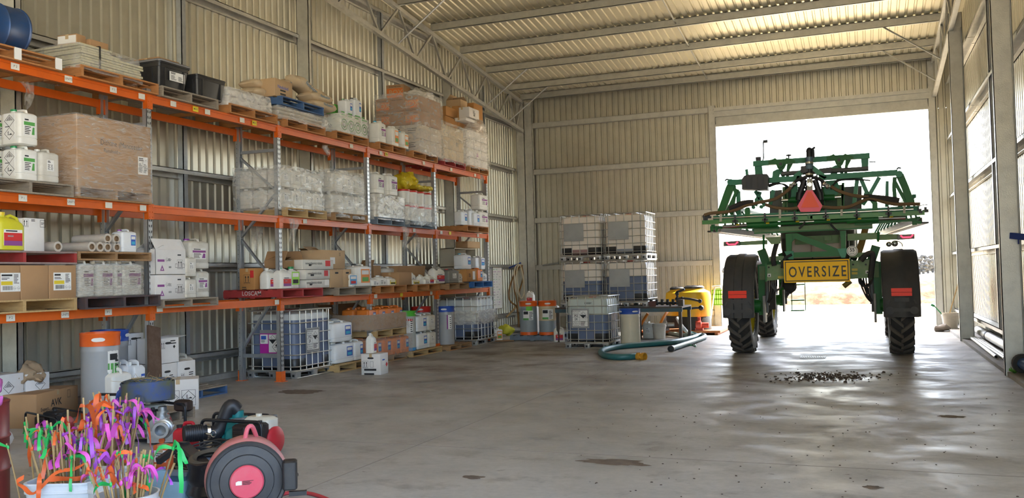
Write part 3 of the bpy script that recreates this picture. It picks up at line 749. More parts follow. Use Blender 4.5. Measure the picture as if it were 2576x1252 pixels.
bucket('pail',.125,.14,.3,white,redl); bucket('bucket',.13,.16,.3,mat('cream bucket plastic',(.66,.6,.5),.5,0,.35,6))
# --- stretch-wrap shells
def shell(lab,loc,sx,sy,sz,m=film1,seed=0,taper=0.0,r=.08,jit=.02,top=True,rz=0,profile=None,group=None,name='stretch_wrap'):
    mb=MB(); rings=[]; n=12
    for k in range(n+1):
        f=k/n; s=(profile(f) if profile else 1-taper*f)
        hx,hy=sx/2*s,sy/2*s; ring=[]
        base=rr(hx,hy,r,3)
        # subdivide the straight sides
        P=[]
        for i in range(len(base)):
            a=V((*base[i],0));b=V((*base[(i+1)%len(base)],0)); q=max(1,int((b-a).length/.12))
            P+= [a+(b-a)*(j/q) for j in range(q)]
        if k==0: NP=len(P)
        while len(P)<NP: P.append(P[-1])
        P=P[:NP]
        rings.append([(p.x,p.y,sz*f) for p in P])
    if top:
        rings.append([(x*.55,y*.55,sz*1.02) for x,y,z in rings[-1]])
        rings.append([(x*.08,y*.08,sz*1.0) for x,y,z in rings[-2]])
    mb.loft(rings,0,True,False); mb.jit(jit,0,4,seed); mb.jit(jit*.4,0,17,seed+3)
    return solo(name,mb,m,lab,'plastic wrap',loc,rz,group)
# --- hanging scrap of film
def scrap(lab,loc,w,h,seed=0,rz=0,m=None,group='torn film hanging from the rack beams'):
    mb=MB(); nx,nz=8,10; vs=[];fs=[]
    for j in range(nz+1):
        for i in range(nx+1):
            f=j/nz; g=(i/nx-.5)
            vs.append((.04*math.sin(i*1.9+seed+f*3)+.02*f,g*w*(1-.5*f)+.03*math.sin(f*5+seed),-h*f*(1-.5*abs(g)+.25*math.sin(i*2.3+seed))))
    for j in range(nz):
        for i in range(nx): a=j*(nx+1)+i; fs.append((a,a+1,a+nx+2,a+nx+1))
    mb.add(vs,fs,0,True); mb.jit(.02,0,9,seed)
    return solo('torn_film',mb,m or film3,lab,'plastic wrap',loc,rz)
# --- IBC
def ibc(lab,loc,rz=0,level=.75,liq=liquid,top=None,sx=1.0,sy=1.2,plate=None,tint=None,group=None,guard=True):
    t=thing('bulk_container',lab,'bulk container',loc,rz,group)
    hx,hy=sx/2-.045,sy/2-.045; z0,z1=.17,1.12; lv=z0+(z1-z0)*level
    body=tint or mat('milky tank plastic',(.62,.63,.6),.4,0,.2,3,(.5,.5,.47))
    rad=.13
    def ring(z,i): return [(x,y,z) for x,y in rr(hx-i,hy-i,rad,6)]
    low=[(z0,.03),(z0+.03,.0)]; up=[(z1-.09,0),(z1-.03,.025),(z1,.09)]
    if level>0:
        mb=MB(); mb.loft([ring(z,i) for z,i in low+[(lv,0)]],0); part('liquid',mb,liq,t,label='liquid seen through the tank wall')
        mb=MB(); mb.loft([ring(z,i) for z,i in [(lv,0)]+[u for u in up if u[0]>lv]],0); part('tank',mb,body,t)
    else:
        mb=MB(); mb.loft([ring(z,i) for z,i in low+up],0); part('tank',mb,body,t)
    mb=MB(); mb.cyl((0,0,z1-.02),(0,0,z1+.035),.085,20); part('filler_cap',mb,redl,t)
    # tube cage
    mb=MB(); X,Y=sx/2-.012,sy/2-.012; rr_=.0095
    def hoop(z,r=rr_): mb.tube([(x,y,z) for x,y in rr(X,Y,.09,4)],r,6,closed=True)
    for z in (.2,.4,.58,.76,.94): hoop(z)
    hoop(1.155,.013); hoop(.13,.016)
    for k in range(5):
        x=-X+.13+(2*X-.26)*k/4
        for s in (-1,1): mb.cyl((x,s*(Y-.012),.13),(x,s*(Y-.012),1.155),rr_,6)
    for k in range(6):
        y=-Y+.13+(2*Y-.26)*k/5
        for s in (-1,1): mb.cyl((s*(X-.012),y,.13),(s*(X-.012),y,1.155),rr_,6)
    for s in (-.25,.25): mb.cyl((s*sx,-Y,1.15),(s*sx,Y,1.15),.011,6)
    part('cage',mb,galv,t)
    if guard:
        for a in (-1,1):
            for b_ in (-1,1):
                mb=MB(); P=[]
                for z,i in ((z0-.005,.02),(z0+.03,-.006),(z0+.15,-.006),(z0+.17,.005)):
                    c=[(x,y,z) for x,y in rr(hx-i,hy-i,rad,6)]
                    k=[(1,1),(-1,1),(-1,-1),(1,-1)].index((a,b_)); seg=c[k*7:k*7+7]
                    p0=seg[0];p1=seg[-1]
                    ext=.16
                    e0=(p0[0],p0[1]-b_*ext,z) if abs(abs(p0[0])-(hx-i))<1e-6 else (p0[0]-a*ext,p0[1],z)
                    e1=(p1[0]-a*ext,p1[1],z) if abs(abs(p1[1])-(hy-i))<1e-6 else (p1[0],p1[1]-b_*ext,z)
                    P.append([e0]+seg+[e1])
                n=len(P[0])
                mb.add([p for r in P for p in r],[(i*n+j,i*n+j+1,(i+1)*n+j+1,(i+1)*n+j) for i in range(3) for j in range(n-1)],0,True)
                part('corner_guard',mb,black,t)
    mb=MB(); mb.box(-X,-Y,.1,X,Y,.125); part('base_tray',mb,galv,t)
    for a in (-1,0,1):
        for b_ in (-1,0,1):
            if a==0 and b_==0: continue
            mb=MB(); mb.rbox(.07,.07,[(0,.015),(.02,.006),(.1,0)],.02,2,0,a*(X-.07),b_*(Y-.07)); mb.box(a*(X-.07)-.02,b_*(Y-.07)-.074,.03,a*(X-.07)+.02,b_*(Y-.07)-.069,.07,1); part('foot',mb,[mat('pressed steel foot',(.6,.61,.62),.35,.8,.3,9),ink],t)
    mb=MB()
    for b_ in (-1,0,1): mb.tube([(-X,b_*(Y-.07),.012),(X,b_*(Y-.07),.012)],.011,6)
    mb.tube([(-X+.0,-Y,.012),(-X,Y,.012)],.011,6); mb.tube([(X,-Y,.012),(X,Y,.012)],.011,6)
    part('skid',mb,galv,t)
    mb=MB(); mb.cyl((0,Y-.02,.2),(0,Y-.09,.2),.035,12); mb.box(-.02,Y-.05,.2,.02,Y-.03,.26); part('valve',mb,redl,t)
    for pl in (plate or ()):
        pl(t,X,Y)
    return t
def plate_plain(face,x,z,w,h):
    def f(t,X,Y):
        mb=MB(); 
        if face=='Y': mb.box(x-w/2,-Y-.014,z-h/2,x+w/2,-Y-.01,z+h/2)
        else: mb.box(X+.01,x-w/2,z-h/2,X+.014,x+w/2,z+h/2)
        part('marking_plate',mb,mat('dull zinc plate',(.4,.41,.41),.5,.6,.3,3),t,label='plain grey metal marking plate')
    return f
def plate_haz(face,x,z,w,h,num='2922',big=False):
    def f(t,X,Y):
        mb=MB(); u=FY if face=='Y' else FX; o=V((x,-Y-.014,z)) if face=='Y' else V((X+.014,x,z))
        if face=='Y': mb.box(x-w/2,-Y-.014,z-h/2,x+w/2,-Y-.01,z+h/2)
        else: mb.box(X+.01,x-w/2,z-h/2,X+.014,x+w/2,z+h/2)
        p=part('marking_plate',mb,mat('dull zinc plate',(.4,.41,.41),.5,.6,.3,3),t)
        mb=MB(); W,H_=w*.86,h*.84; ux,uy=u
        qd(mb,o,ux,uy,-W/2,-H_/2,W/2,H_/2,0,.001); o2=onp(o,ux,uy,0,0,.001)
        frame(mb,o2,ux,uy,[(-W/2,-H_/2),(W/2,-H_/2),(W/2,H_/2),(-W/2,H_/2)],.008,1)
        for (a,b_,c,d) in ((-W/2,-.18*H_,W/2,-.17*H_),(-.03*W,-H_/2,-.02*W,H_*.25),(-W/2,.24*H_,0,.25*H_),(-W/2,.06*H_,0,.07*H_)): qd(mb,o2,ux,uy,a,b_,c,d,1)
        def tt(s,sz,x_,y_,b=.015): textmesh(mb,s,sz,onp(o2,ux,uy,x_*W,y_*H_,.0012),ux,uy,1,b,sx=.82)
        tt('CORROSIVE LIQUID,',H_*.075,-.25,.42); tt('TOXIC, N.O.S.',H_*.075,-.27,.32)
        tt(num,H_*.17,-.26,.155,.02); tt('2X',H_*.2,-.26,-.055,.02)
        tt('IN EMERGENCY DIAL',H_*.055,-.26,-.23); tt('000, POLICE OR',H_*.075,-.26,-.33); tt('FIRE BRIGADE',H_*.075,-.26,-.43)
        lines(mb,o2,ux,uy,W*.02,-.46*H_,W*.45,-.2*H_,4,1)
        diamond(mb,o2,ux,uy,.2*W,.2*H_,.2*W,1,'corr'); diamond(mb,o2,ux,uy,.37*W,.05*H_,.12*W,1,'skull')
        part('hazard_label',mb,[paper,ink],p,label='white hazard placard with UN number 2922 and code 2X')
    return f
def plate_pink(face,x,z,w,h):
    def f(t,X,Y):
        mb=MB(); mb.box(x-w/2,-Y-.014,z-h/2-.06,x+w/2,-Y-.01,z+h/2+.06); p=part('marking_plate',mb,mat('dull zinc plate',(.4,.41,.41),.5,.6,.3,3),t)
        mb=MB(); o=V((x,-Y-.014,z)); ux,uy=FY
        qd(mb,o,ux,uy,-w/2,-h/2,w/2,h/2,2); o2=onp(o,ux,uy,0,0,.001)
        qd(mb,o2,ux,uy,-w*.48,-h*.02,-w*.12,h*.45,0); qd(mb,o2,ux,uy,-w*.08,-h*.45,w*.48,h*.45,0); o2=onp(o,ux,uy,0,0,.0025)
        qd(mb,o2,ux,uy,-w*.44,h*.2,-w*.2,h*.38,3); lines(mb,o2,ux,uy,-w*.44,h*.02,-w*.16,h*.18,4,1)
        diamond(mb,o2,ux,uy,w*.1,h*.2,w*.17,1,'corr'); diamond(mb,o2,ux,uy,w*.28,-h*.18,w*.2,1,'skull'); lines(mb,o2,ux,uy,w*.25,h*.1,w*.45,h*.4,6,1)
        part('hazard_label',mb,[paper,ink,mat('magenta sticker',(.45,.02,.3),.5),LB],p,label='magenta and white hazard sticker')
    return f
# ---------------------------------------------------------------- TOP LEVEL OF THE RACK
PT=ZT+.15
def mid(px0,px1,py,X=-8.95):
    a=onX(px0,py,X).y;b=onX(px1,py,X).y; return (a+b)/2,abs(b-a)
def zat(px,py,X=-8.95): return onX(px,py,X).z
y,_=mid(-60,173,140); pt0=pallet(woodo,y-.12,ZT,-8.92,'brown timber pallet with white-capped blocks under the blue drum')
for k in (0,1,2):
    yy=(-.56,0,.555)[k]; mb=MB(); mb.box(.578,yy-.045,.012,.59,yy+.045,.148); part('end_cap',mb,paper,pt0,label='white painted bearer end')
# blue steel drum on its side
bd=mat('blue drum paint',(.02,.07,.2),.35,.2,.4,4,(.12,.1,.08))
t=thing('drum','blue steel drum lying on its side on the top left pallet','drum',(-9.35,onX(37,80,-9.35).y-.88,PT+.0))
mb=MB(); mb.axle([(.25,0),(.29,.005),(.295,.02),(.285,.03),(.285,.28),(.297,.295),(.285,.31),(.285,.57),(.297,.585),(.285,.6),(.285,.85),(.295,.86),(.29,.88),(.275,.875),(.27,.865)],(0,0,.297),(0,1,0),32); part('body',mb,bd,t)
mb=MB(); mb.axle([(.035,.84),(.035,.872),(.028,.875)],(.1,0,.4),(0,1,0),12); part('bung',mb,steel,t)
# stack of cream panels
y0=onX(205,150,-8.97).y; y1=onX(357,185,-8.97).y; ztp=zat(205,104)
pallet(woodo,(y0+y1)/2+.1,ZT,-8.92,'reddish brown pallet carrying a strapped stack of cream panels',L=1.3)
cream=mat('cream panel paint',(.5,.46,.3),.6,0,.25,5)
n=9; H=(ztp-PT)
for k in range(n):
    mb=MB(); w=.95+rnd(-.02,.02); z=PT+H*k/n; e=y1 if k<6 else y1-.45+rnd(-.1,.1)
    if k<6: e+=rnd(-.03,.03)
    mb.box(-8.97-w,y0+rnd(-.02,.02),z,-8.97+rnd(-.015,.01),e,z+H/n-.006)
    solo('panel',mb,cream,'cream steel panel in the strapped stack on the top left rack bay','panel',group='cream panels stacked under film')
mb=MB(); ys=onX(252,150,-8.95).y; mb.box(-8.955,ys-.012,PT,-8.95,ys+.012,PT+H+.004); mb.box(-9.9,ys-.012,PT+H,-8.95,ys+.012,PT+H+.005)
solo('strap',mb,black,'black packing strap round the stack of cream panels','strap')
shell('clear film draped over the stack of cream panels',(-9.45,(y0+y1)/2-.05,PT-.05),1.04,(y1-y0)+.12,H+.03,film3,3,.06,.05,.02)
carton('carton','small black and yellow patterned carton lying on the cream panels',(-9.3,onX(180,97,-9.3).y,PT+H+.02),.3,.16,.13,card,.1,prints=[('panel','Y',0,0,0,.28,.1,3)])
carton('carton','flat brown carton lying beside the patterned carton on the panels',(-9.32,onX(222,100,-9.3).y,PT+H+.02),.42,.3,.1,card,.0)
# black tubs
y,_=mid(392,557,240); pallet(woodg,y,ZT,-8.93,'weathered grey pallet under the two black tubs')
def tub(lab,loc,sx,sy,h,lid=False,lab2=False):
    t=thing('tub',lab,'tub',loc); mb=MB()
    mb.rbox(sx/2*.9,sy/2*.9,[(0,.01),(.01,0),(.02,0)],.04,4)
    rings=[[(x,y_,z) for x,y_ in rr(sx/2*s,sy/2*s,.05,4)] for z,s in ((.0,.86),(h*.8,.97),(h*.8,1.0),(h*.94,1.0),(h*.94,1.03),(h,1.03),(h,.97),(.02,.84))]
    mb=MB(); mb.loft(rings,0)
    for k in (-.3,.3): mb.box(sx/2*.96-.03,k*sy-.01,.02,sx/2*.99,k*sy+.01,h*.8)
    for k in (-.3,.3): mb.box(k*sx-.01,-sy/2*.99,.02,k*sx+.01,-sy/2*.9,h*.8)
    part('body',mb,black,t)
    if lid:
        mb=MB(); mb.rbox(sx/2*1.06,sy/2*1.06,[(h,.0),(h+.02,0),(h+.035,.02)],.05,4); part('lid',mb,mat('grey lid',(.2,.2,.21),.5,0,.3,5),t,label='grey lid')
    if lab2: label(t,(sx/2*.985,.05,h*.52),FX,.3,.13,'text')
    return t
a,b=onX(410,200,-8.98).y,onX(480,215,-8.98).y
tub('large black tub with grey lid and handwritten label on the grey pallet',(-9.36,(a+b)/2-.03,PT),.74,(b-a)+.05,.36,True,True)
carton('carton','brown carton resting on the lidded black tub',(-9.42,(a+b)/2+.08,PT+.41),.45,.42,.07,card)
a,b=onX(510,230,-8.97).y,onX(568,240,-8.97).y
tub('smaller open black tub at the right end of the grey pallet',(-9.22,(a+b)/2-.05,PT),.5,(b-a)+.13,.32)
# white wrapped slab
y,_=mid(562,707,290); pallet(woodo,y,ZT,-8.93,'orange brown pallet under the low white wrapped bags',L=1.2)
a,b=onX(575,250,-8.96).y,onX(683,265,-8.96).y
wb=mat('white sack',(.7,.68,.66),.6,0,.2,5)
for k in range(2): 
    for j in range(2):
        sack('sack','white sack in the low wrapped stack right of the black tubs',(-9.2-.5*j,(a+b)/2,PT+.12*k),(b-a)-.02,.48,.14,wb,seed=k+3*j,group='white sacks in the low wrapped stack')
shell('clear film round the low stack of white sacks',(-9.46,(a+b)/2,PT-.02),1.06,(b-a)+.08,.28,film2,5,.05,.06,.012)
# wrapped bags with a blue pallet on top
y,_=mid(703,830,325); pallet(woodo,y,ZT,-8.93,'brown pallet under the wrapped sacks and the blue pallet')
a,b=onX(700,300,-8.97).y,onX(822,315,-8.97).y; zt=zat(700,262); h=(zt-PT)/3
bagw=mat('pale sack',(.62,.58,.5),.65,0,.3,6,(.45,.38,.3))
for k in range(3):
    for j in range(2): sack('sack','pale sack in the wrapped stack under the blue pallet',(-9.22-.52*j,(a+b)/2,PT+h*k),(b-a)-.06+.05*(k%2),.5,h*1.12,bagw,seed=10+k+3*j,group='pale sacks under the blue pallet')
shell('crinkled film round the pale sacks under the blue pallet',(-9.48,(a+b)/2,PT-.03),1.12,(b-a)+.06,zt-PT+.02,film1,6,.0,.08,.02)
pallet(bluep,(a+b)/2-.02,zt+.015,-8.95,'dark blue pallet lying on the wrapped sacks on the top level',L=1.25)
zb=zt+.165
a2,b2=onX(700,222,-9).y,onX(760,225,-9).y
carton('carton','pale carton with blue lettering on the dark blue pallet',(-9.3,(a2+b2)/2-.12,zb),.5,.5,.3,cardl,prints=[('text','X',-.02,.02,.08,'Nodulaid',4),('lines','X',0,-.08,.2,2),('panel','Y',-.2,0,0,.08,.29,4)])
kraft=mat('kraft paper sack',(.6,.47,.31),.75,0,.3,5,(.45,.33,.2),.2,20)
sp=mat('sack print blue',(.03,.17,.3),.6)
def nb(lab,px,py,X,rz,L=.75,W=.42,H=.17,rot=None,txt='Nodulator',seed=0,face='side',z=None):
    p=onX(px,py,X); s=sack('sack',lab,(X,p.y,z if z is not None else p.z-.08),L,W,H,kraft,rz,rot,None,seed,txt,sp,face=face); return s
nb('kraft sack with blue lettering at the left, upper of its pair',655,222,-9.5,.0,z=zb+.14,seed=1)
nb('kraft sack with blue lettering at the left, lower of its pair',655,235,-9.45,.0,z=zb-.01,seed=2)
nb('tilted kraft sack with blue lettering leaning behind the blue-lettered carton',706,200,-9.55,.0,rot=(.35,0,0),z=zb+.3,seed=3)
nb('kraft sack with blue lettering slumped on top of the blue-lettered carton',752,190,-9.35,0,rot=(-.3,.25,.0),z=zb+.3,seed=4,L=.6,H=.22)
nb('kraft sack bulging at the right of the top of the sack pile',790,200,-9.5,0,rot=(-.2,.3,0),z=zb+.22,txt=None,seed=5,L=.5,H=.26)
nb('kraft sack with blue lettering at the right, upper of its pair',792,238,-9.22,0,z=zb+.13,seed=6,txt='Nodulator',L=.7)
nb('kraft sack with blue lettering at the right, lower of its pair',800,258,-9.2,0,z=zb-.01,seed=7,txt='Nodulator',L=.75)
# green and white cartons
y,_=mid(832,935,345); pallet(woodo,y,ZT,-8.93,'orange brown pallet under the green and white wrapped cartons')
a,b=onX(862,310,-8.97).y,onX(926,320,-8.97).y; zt=zat(862,283); n=4; w=(b-a+.05)/n
gw=mat('white green carton',(.66,.68,.6),.7,0,.15,4)
a-=.05
for k in range(n):
    c=carton('carton','white carton with green rings in the wrapped row on the top level, '+['nearest','second','third','farthest'][k]+' of four',(-9.28,a+w*(k+.5),PT),.6,w-.012,zt-PT,gw)
    mb=MB(); o=V((.3,0,(zt-PT)*.45))
    for r_ in (.1,.05):
        P=[(r_*math.cos(q),r_*math.sin(q)) for q in [2*PI*i/16 for i in range(16)]]; frame(mb,o,FX[0],FX[1],P,.02,0,.0015)
    lines(mb,o,FX[0],FX[1],-.1,.14,.1,.24,2,0)
    part('print',mb,LG,c)
shell('clear film round the green and white cartons',(-9.3,a+w*n/2,PT-.02),.68,w*n+.06,zt-PT+.02,film1,8,.0,.03,.008)
put('canb',(-9.1,onX(868,275,-9.1).y,zt+.01),'white container with green cap standing on the ringed cartons, left one',sc=(.8,.8,.8),cap=grnc)
put('canb',(-9.1,onX(890,272,-9.1).y,zt+.01),'white container with black cap standing on the ringed cartons, right one',sc=(.85,.85,1.0),cap=blackr)
mb=MB(); mb.box(-.1,-.13,0,.1,.13,.22); mb.jit(.04,0,4,3); solo('bag',mb,grnl,'crumpled green bag behind the white containers on the ringed cartons','bag',(-9.4,onX(842,275,-9.4).y,zt+.02))
# three jugs
y,_=mid(943,1027,372); pallet(woodo,y,ZT,-8.93,'orange brown pallet with three white containers on its edge',L=1.1)
for px,lab,cap,st in ((949,'white container with blue cap, left of three on the top level pallet',LC,0),(986,'white container with landscape label, middle of three on the top level pallet',white,1),(1011,'white container with red and blue label, right of three on the top level pallet',LC,2)):
    yy=onX(px,335,-9.08).y
    if st==0: put('can',(-9.08,yy,PT),lab,cap=cap,sc=(1,1,1.1))
    else: put('canfood',(-9.08,yy-.04,PT),lab,cap=cap,sc=(1,.9,1.0 if st==1 else .88))
# tall BOX load
y,_=mid(1026,1107,400); pallet(woodo,y+.02,ZT,-8.93,'orange brown pallet under the tall wrapped load of large cartons',L=1.2)
a,b=onX(1053,300,-8.97).y,onX(1108,320,-8.97).y
bx=mat('box carton',(.34,.17,.075),.8,0,.2,3); bo=mat('print orange',(.62,.16,.03),.7); bt=mat('box lettering',(.5,.3,.14),.8)
zt=zat(1055,238); rows=4; h=(zt-PT)/rows
pale=mat('pale carton',(.58,.5,.42),.8,0,.2,4)
for r_ in range(rows):
    for c in range(3):
        for d in range(2):
            nm='brown carton printed BOX in tall load, %s row'%(['top','second'][rows-1-r_]) if r_>=2 else 'pale carton in the lower half of the tall wrapped load'
            x=-9.13-.365*c; wx=.36
            t=carton('carton',nm+(', %s column from aisle, %s side'%(['first','second','third'][c],['near','far'][d]) ),(x,a+(b-a)*(d+.5)/2,PT+h*r_),wx,(b-a)/2-.01,h-.01,bx if r_>=2 else pale,tape=False)
            if r_<2: del t['label']; t['label']='pale carton in the lower half of the tall wrapped load'; t['group']='pale cartons low in the tall wrapped load'
            if d==0:
                mb=MB(); o=V((0,-(b-a)/4-.0+.004,(h-.01)/2))
                if r_>=2 and c!=1:
                    qd(mb,o,FY[0],FY[1],-.16,-.5*h+.05,.16,.5*h-.1,0,.001); textmesh(mb,'BOX',.17,onp(o,FY[0],FY[1],0,-.02,.0025),FY[0],FY[1],1,.02)
                if r_>=2: textmesh(mb,'Strong Long Lasting',.035,onp(o,FY[0],FY[1],0,.5*h-.06,.0025),FY[0],FY[1],2,.01)
                elif c<2: lines(mb,o,FY[0],FY[1],-.12,-.05,.12,.08,3,2)
                part('print',mb,[bo,bt,ink],t)
t=carton('carton','single brown carton printed BOX on top of the tall load',(-9.62,a+.3,zt),.42,.4,.3,card,.1,tape=False)
mb=MB(); o=V((0,-.2,.15)); qd(mb,o,FY[0],FY[1],-.19,-.14,.19,.07,0); textmesh(mb,'BOX',.16,onp(o,FY[0],FY[1],.02,-.03,.0025),FY[0],FY[1],1,.02); textmesh(mb,'Strong Long Lasting',.035,onp(o,FY[0],FY[1],0,.11,.0025),FY[0],FY[1],2,.01); part('print',mb,[bo,bt,ink],t)
shell('cloudy film wrapped round the tall load of large cartons',(-9.5,(a+b)/2,PT-.04),1.2,(b-a)+.12,zt-PT+.12,film1,12,.0,.08,.02)
mb=MB(); mb.sphere((0,0,0),.35,0,36,20,(1.0,1.1,.5)); mb.jit(.09,0,3,4); mb.jit(.05,0,8,4); mb.jit(.02,0,20,1); solo('stretch_wrap',mb,film2,'bunched loose film lying on top of the tall load','plastic wrap',(-9.3,(a+b)/2+.1,zt+.1))
# red pallet load and last load
y,_=mid(1107,1178,415); pallet(redp,y,ZT,-8.93,'red pallet on the top level at the far bay')
a,b=onX(1112,360,-8.97).y,onX(1170,375,-8.97).y; zt=zat(1115,298)-.1; h=(zt-PT)/3
cc=mat('cream carton',(.58,.47,.32),.8,0,.2,4)
for r_ in range(3):
    for d in range(3):
        for c in range(2): carton('carton','cream carton in the wrapped load on the red pallet',(-9.2-.4*c,a+(b-a)*(d+.5)/3,PT+h*r_),.38,(b-a)/3-.012,h-.008,cc,tape=False,group='cream cartons on the red pallet')
shell('crumpled film round the cream cartons on the red pallet',(-9.4,(a+b)/2,PT-.06),.95,(b-a)+.1,zt-PT+.1,film1,14,.05,.07,.03)
y,_=mid(1176,1231,432); pallet(woodo,y,ZT,-8.93,'orange brown pallet at the far end of the top level')
a,b=onX(1176,390,-8.97).y,onX(1228,395,-8.97).y; zt=zat(1176,322); h=(zt-PT)/4
for r_ in range(4):
    for d in range(3):
        for c in range(2): 
            carton('carton','white carton in the wrapped load at the far end of the top level',(-9.18-.4*c,a+(b-a)*(d+.5)/3,PT+h*r_),.38,(b-a)/3-.012,h-.01,wcard,tape=False,group='white cartons at the far end of the top level',prints=[('tri','X',0,0,.12)] if (r_==1 and d==1 and c==0) else ())
shell('clear film round the white cartons at the far end of the top level',(-9.4,(a+b)/2,PT-.05),.95,(b-a)+.06,zt-PT+.06,film1,16,.0,.06,.02)
mb=MB(); mb.sphere((0,0,0),.4,0,36,20,(.9,.9,.75)); mb.jit(.1,0,3,9); mb.jit(.05,0,8,4); mb.jit(.02,0,20,1); solo('stretch_wrap',mb,film2,'loose bulging film above the white cartons at the far end','plastic wrap',(-9.3,b-.25,zt+.12))
# brown cartons on top of these loads
X=-9.25
def bc(lab,px0,px1,py0,py1,m,X=-9.25,sx=.4,rz=0,zb=None,**k):
    a=onX(px0,(py0+py1)/2,X);b=onX(px1,(py0+py1)/2,X); z0=onX(px0,py1,X).z if zb is None else zb;z1=onX(px0,py0,X).z
    return carton('carton',lab,(X-sx/2,(a.y+b.y)/2,z0),sx,b.y-a.y,z1-z0,m,rz,**k)
zz=zt
bc('brown carton, lower left of the pile above the far top loads',1120,1152,290,318,cardo,-9.4); bc('brown carton, upper left of the pile above the far top loads',1122,1150,266,289,cardo,-9.4)
bc('wider brown carton in the middle of the pile above the far top loads',1153,1176,266,318,cardo,-9.38)
bc('brown carton with raised flap crowning the far top loads',1158,1175,249,266,cardl,-9.4,zb=onX(1153,266,-9.38).z,open_=(50,None,None,30))
bc('white printed carton with brown side on the far top load',1180,1205,268,293,wcard,-9.1,prints=[('lines','X',0,.02,.15,4),('barcode','X',0,-.05,.1)]); bc('flat white carton tray under the white printed carton',1172,1200,294,302,wcard,-9.1)
bc('orange brown carton behind the white printed carton',1192,1214,258,290,cardo,-9.34,zb=zz)
# ---------------------------------------------------------------- MIDDLE LEVEL
PM=ZM+.15
y,_=mid(-20,158,455); pallet(woodg,y,ZM,-8.92,'timber pallet under the five white jerrycans on the middle level',L=1.2)
h=onX(60,275,-9.0).z-PM; hh=h/2
def jc(key,px0,px1,py,z,lab,X=-9.0,hgt=hh,dx=.26,**k):
    a=onX(px0,py,X).y;b=onX(px1,py,X).y
    base={'can':.4,'canhaz':.4,'canb':.38,'canplain':.39,'canp':.56,'canfood':.42}[key]; w={'can':.29,'canhaz':.29,'canb':.29,'canplain':.29,'canp':.3,'canfood':.28}[key]
    return put(key,(X-dx/2,(a+b)/2,z),lab,sc=(dx/.26,(b-a)/w,hgt/base),**k)
# near faces show px 20-52, aisle faces 52-98
jc('canhaz',48,98,320,PM+hh,'white jerrycan with two hazard diamonds, upper row by the big brown carton',-8.96,hh,.3)
jc('canhaz',48,98,400,PM,'white jerrycan with torn paper label, lower row by the big brown carton',-8.96,hh-.01,.3)
jc('canhaz',-12,18,320,PM+hh,'white jerrycan cut by the left edge of view, upper row',-9.3,hh,.3); jc('canhaz',-12,18,400,PM,'white jerrycan cut by the left edge of view, lower row',-9.3,hh-.01,.3)
jc('canplain',102,151,410,PM,'grubby white jerrycan with text panel standing against the big brown carton',-8.93,hh-.02,.24)
a,b=onX(195,380,-8.93).y,onX(381,400,-8.93).y; zt=onX(195,285,-8.93).z
pallet(wood,(a+b)/2,ZM,-8.93,'timber pallet under the big wrapped brown carton',L=b-a)
t=carton('carton','big brown carton with handwritten words under stretch film',(-9.48,(a+b)/2,PM),1.08,b-a,zt-PM,card,tape=False)
mb=MB(); o=V((.54,0,(zt-PM)*.5))
textmesh(mb,'Dithane (Mancozeb)',.1,onp(o,FX[0],FX[1],.1,.14,.002),FX[0],FX[1],0,-.008,sx=.85); textmesh(mb,'Rainshield',.07,onp(o,FX[0],FX[1],-.08,.04,.002),FX[0],FX[1],0,-.004,sx=.8)
part('handwriting',mb,ink,t); label(t,(.542,(b-a)*.38,(zt-PM)*.4),FX,.17,.24,'text')
shell('clear film with glossy folds round the big brown carton',(-9.48,(a+b)/2,ZM+.02),1.12,(b-a)+.05,zt-ZM-.01,film('clear tight film',(.85,.82,.78),.05,.38,.18,7),21,.0,.03,.008)
# bay 2 white containers, two layers
pallet(woody,mid(709,828,530)[0],ZM,-8.93,'yellow timber pallet under the wrapped white containers by the second upright',L=1.2)
a,b=onX(706,470,-8.98).y,onX(813,480,-8.98).y; zt=onX(712,418,-8.98).z; hh=(zt-PM)/2
def block(a,b,z0,zt,rows,ny,nx,lab,grp,key='canplain',X=-8.98,dx=.3):
    hh=(zt-z0)/rows; w=(b-a)/ny
    base={'canb':.38,'canplain':.39,'can':.4}[key]
    for r_ in range(rows):
        for j in range(ny):
            for i in range(nx):
                put(key,(X-dx*(i+.5),a+w*(j+.5),z0+hh*r_),lab,sc=(dx/.27,w/.3,hh/base),group=grp)
block(a,b,PM,zt,2,4,3,'white container in the wrapped two-layer load beside the second upright','containers in the left wrapped load, middle level')
shell('glossy film round the two-layer white load by the second upright',(-9.46,(a+b)/2,PM-.04),1.02,(b-a)+.08,zt-PM+.06,film1,22,.0,.07,.022)
pallet(wood,mid(833,930,545)[0],ZM,-8.93,'brown timber pallet under the slumped wrapped containers')
a,b=onX(838,480,-8.98).y,onX(920,490,-8.98).y; zt=onX(840,428,-8.98).z
block(a,b,PM,zt,2,3,3,'white container in the slumped wrapped load of the third bay','containers in the right wrapped load, middle level')
shell('sagging film round the slumped white load',(-9.46,(a+b)/2,PM-.08),1.04,(b-a)+.1,zt-PM+.1,film1,24,.06,.09,.035)
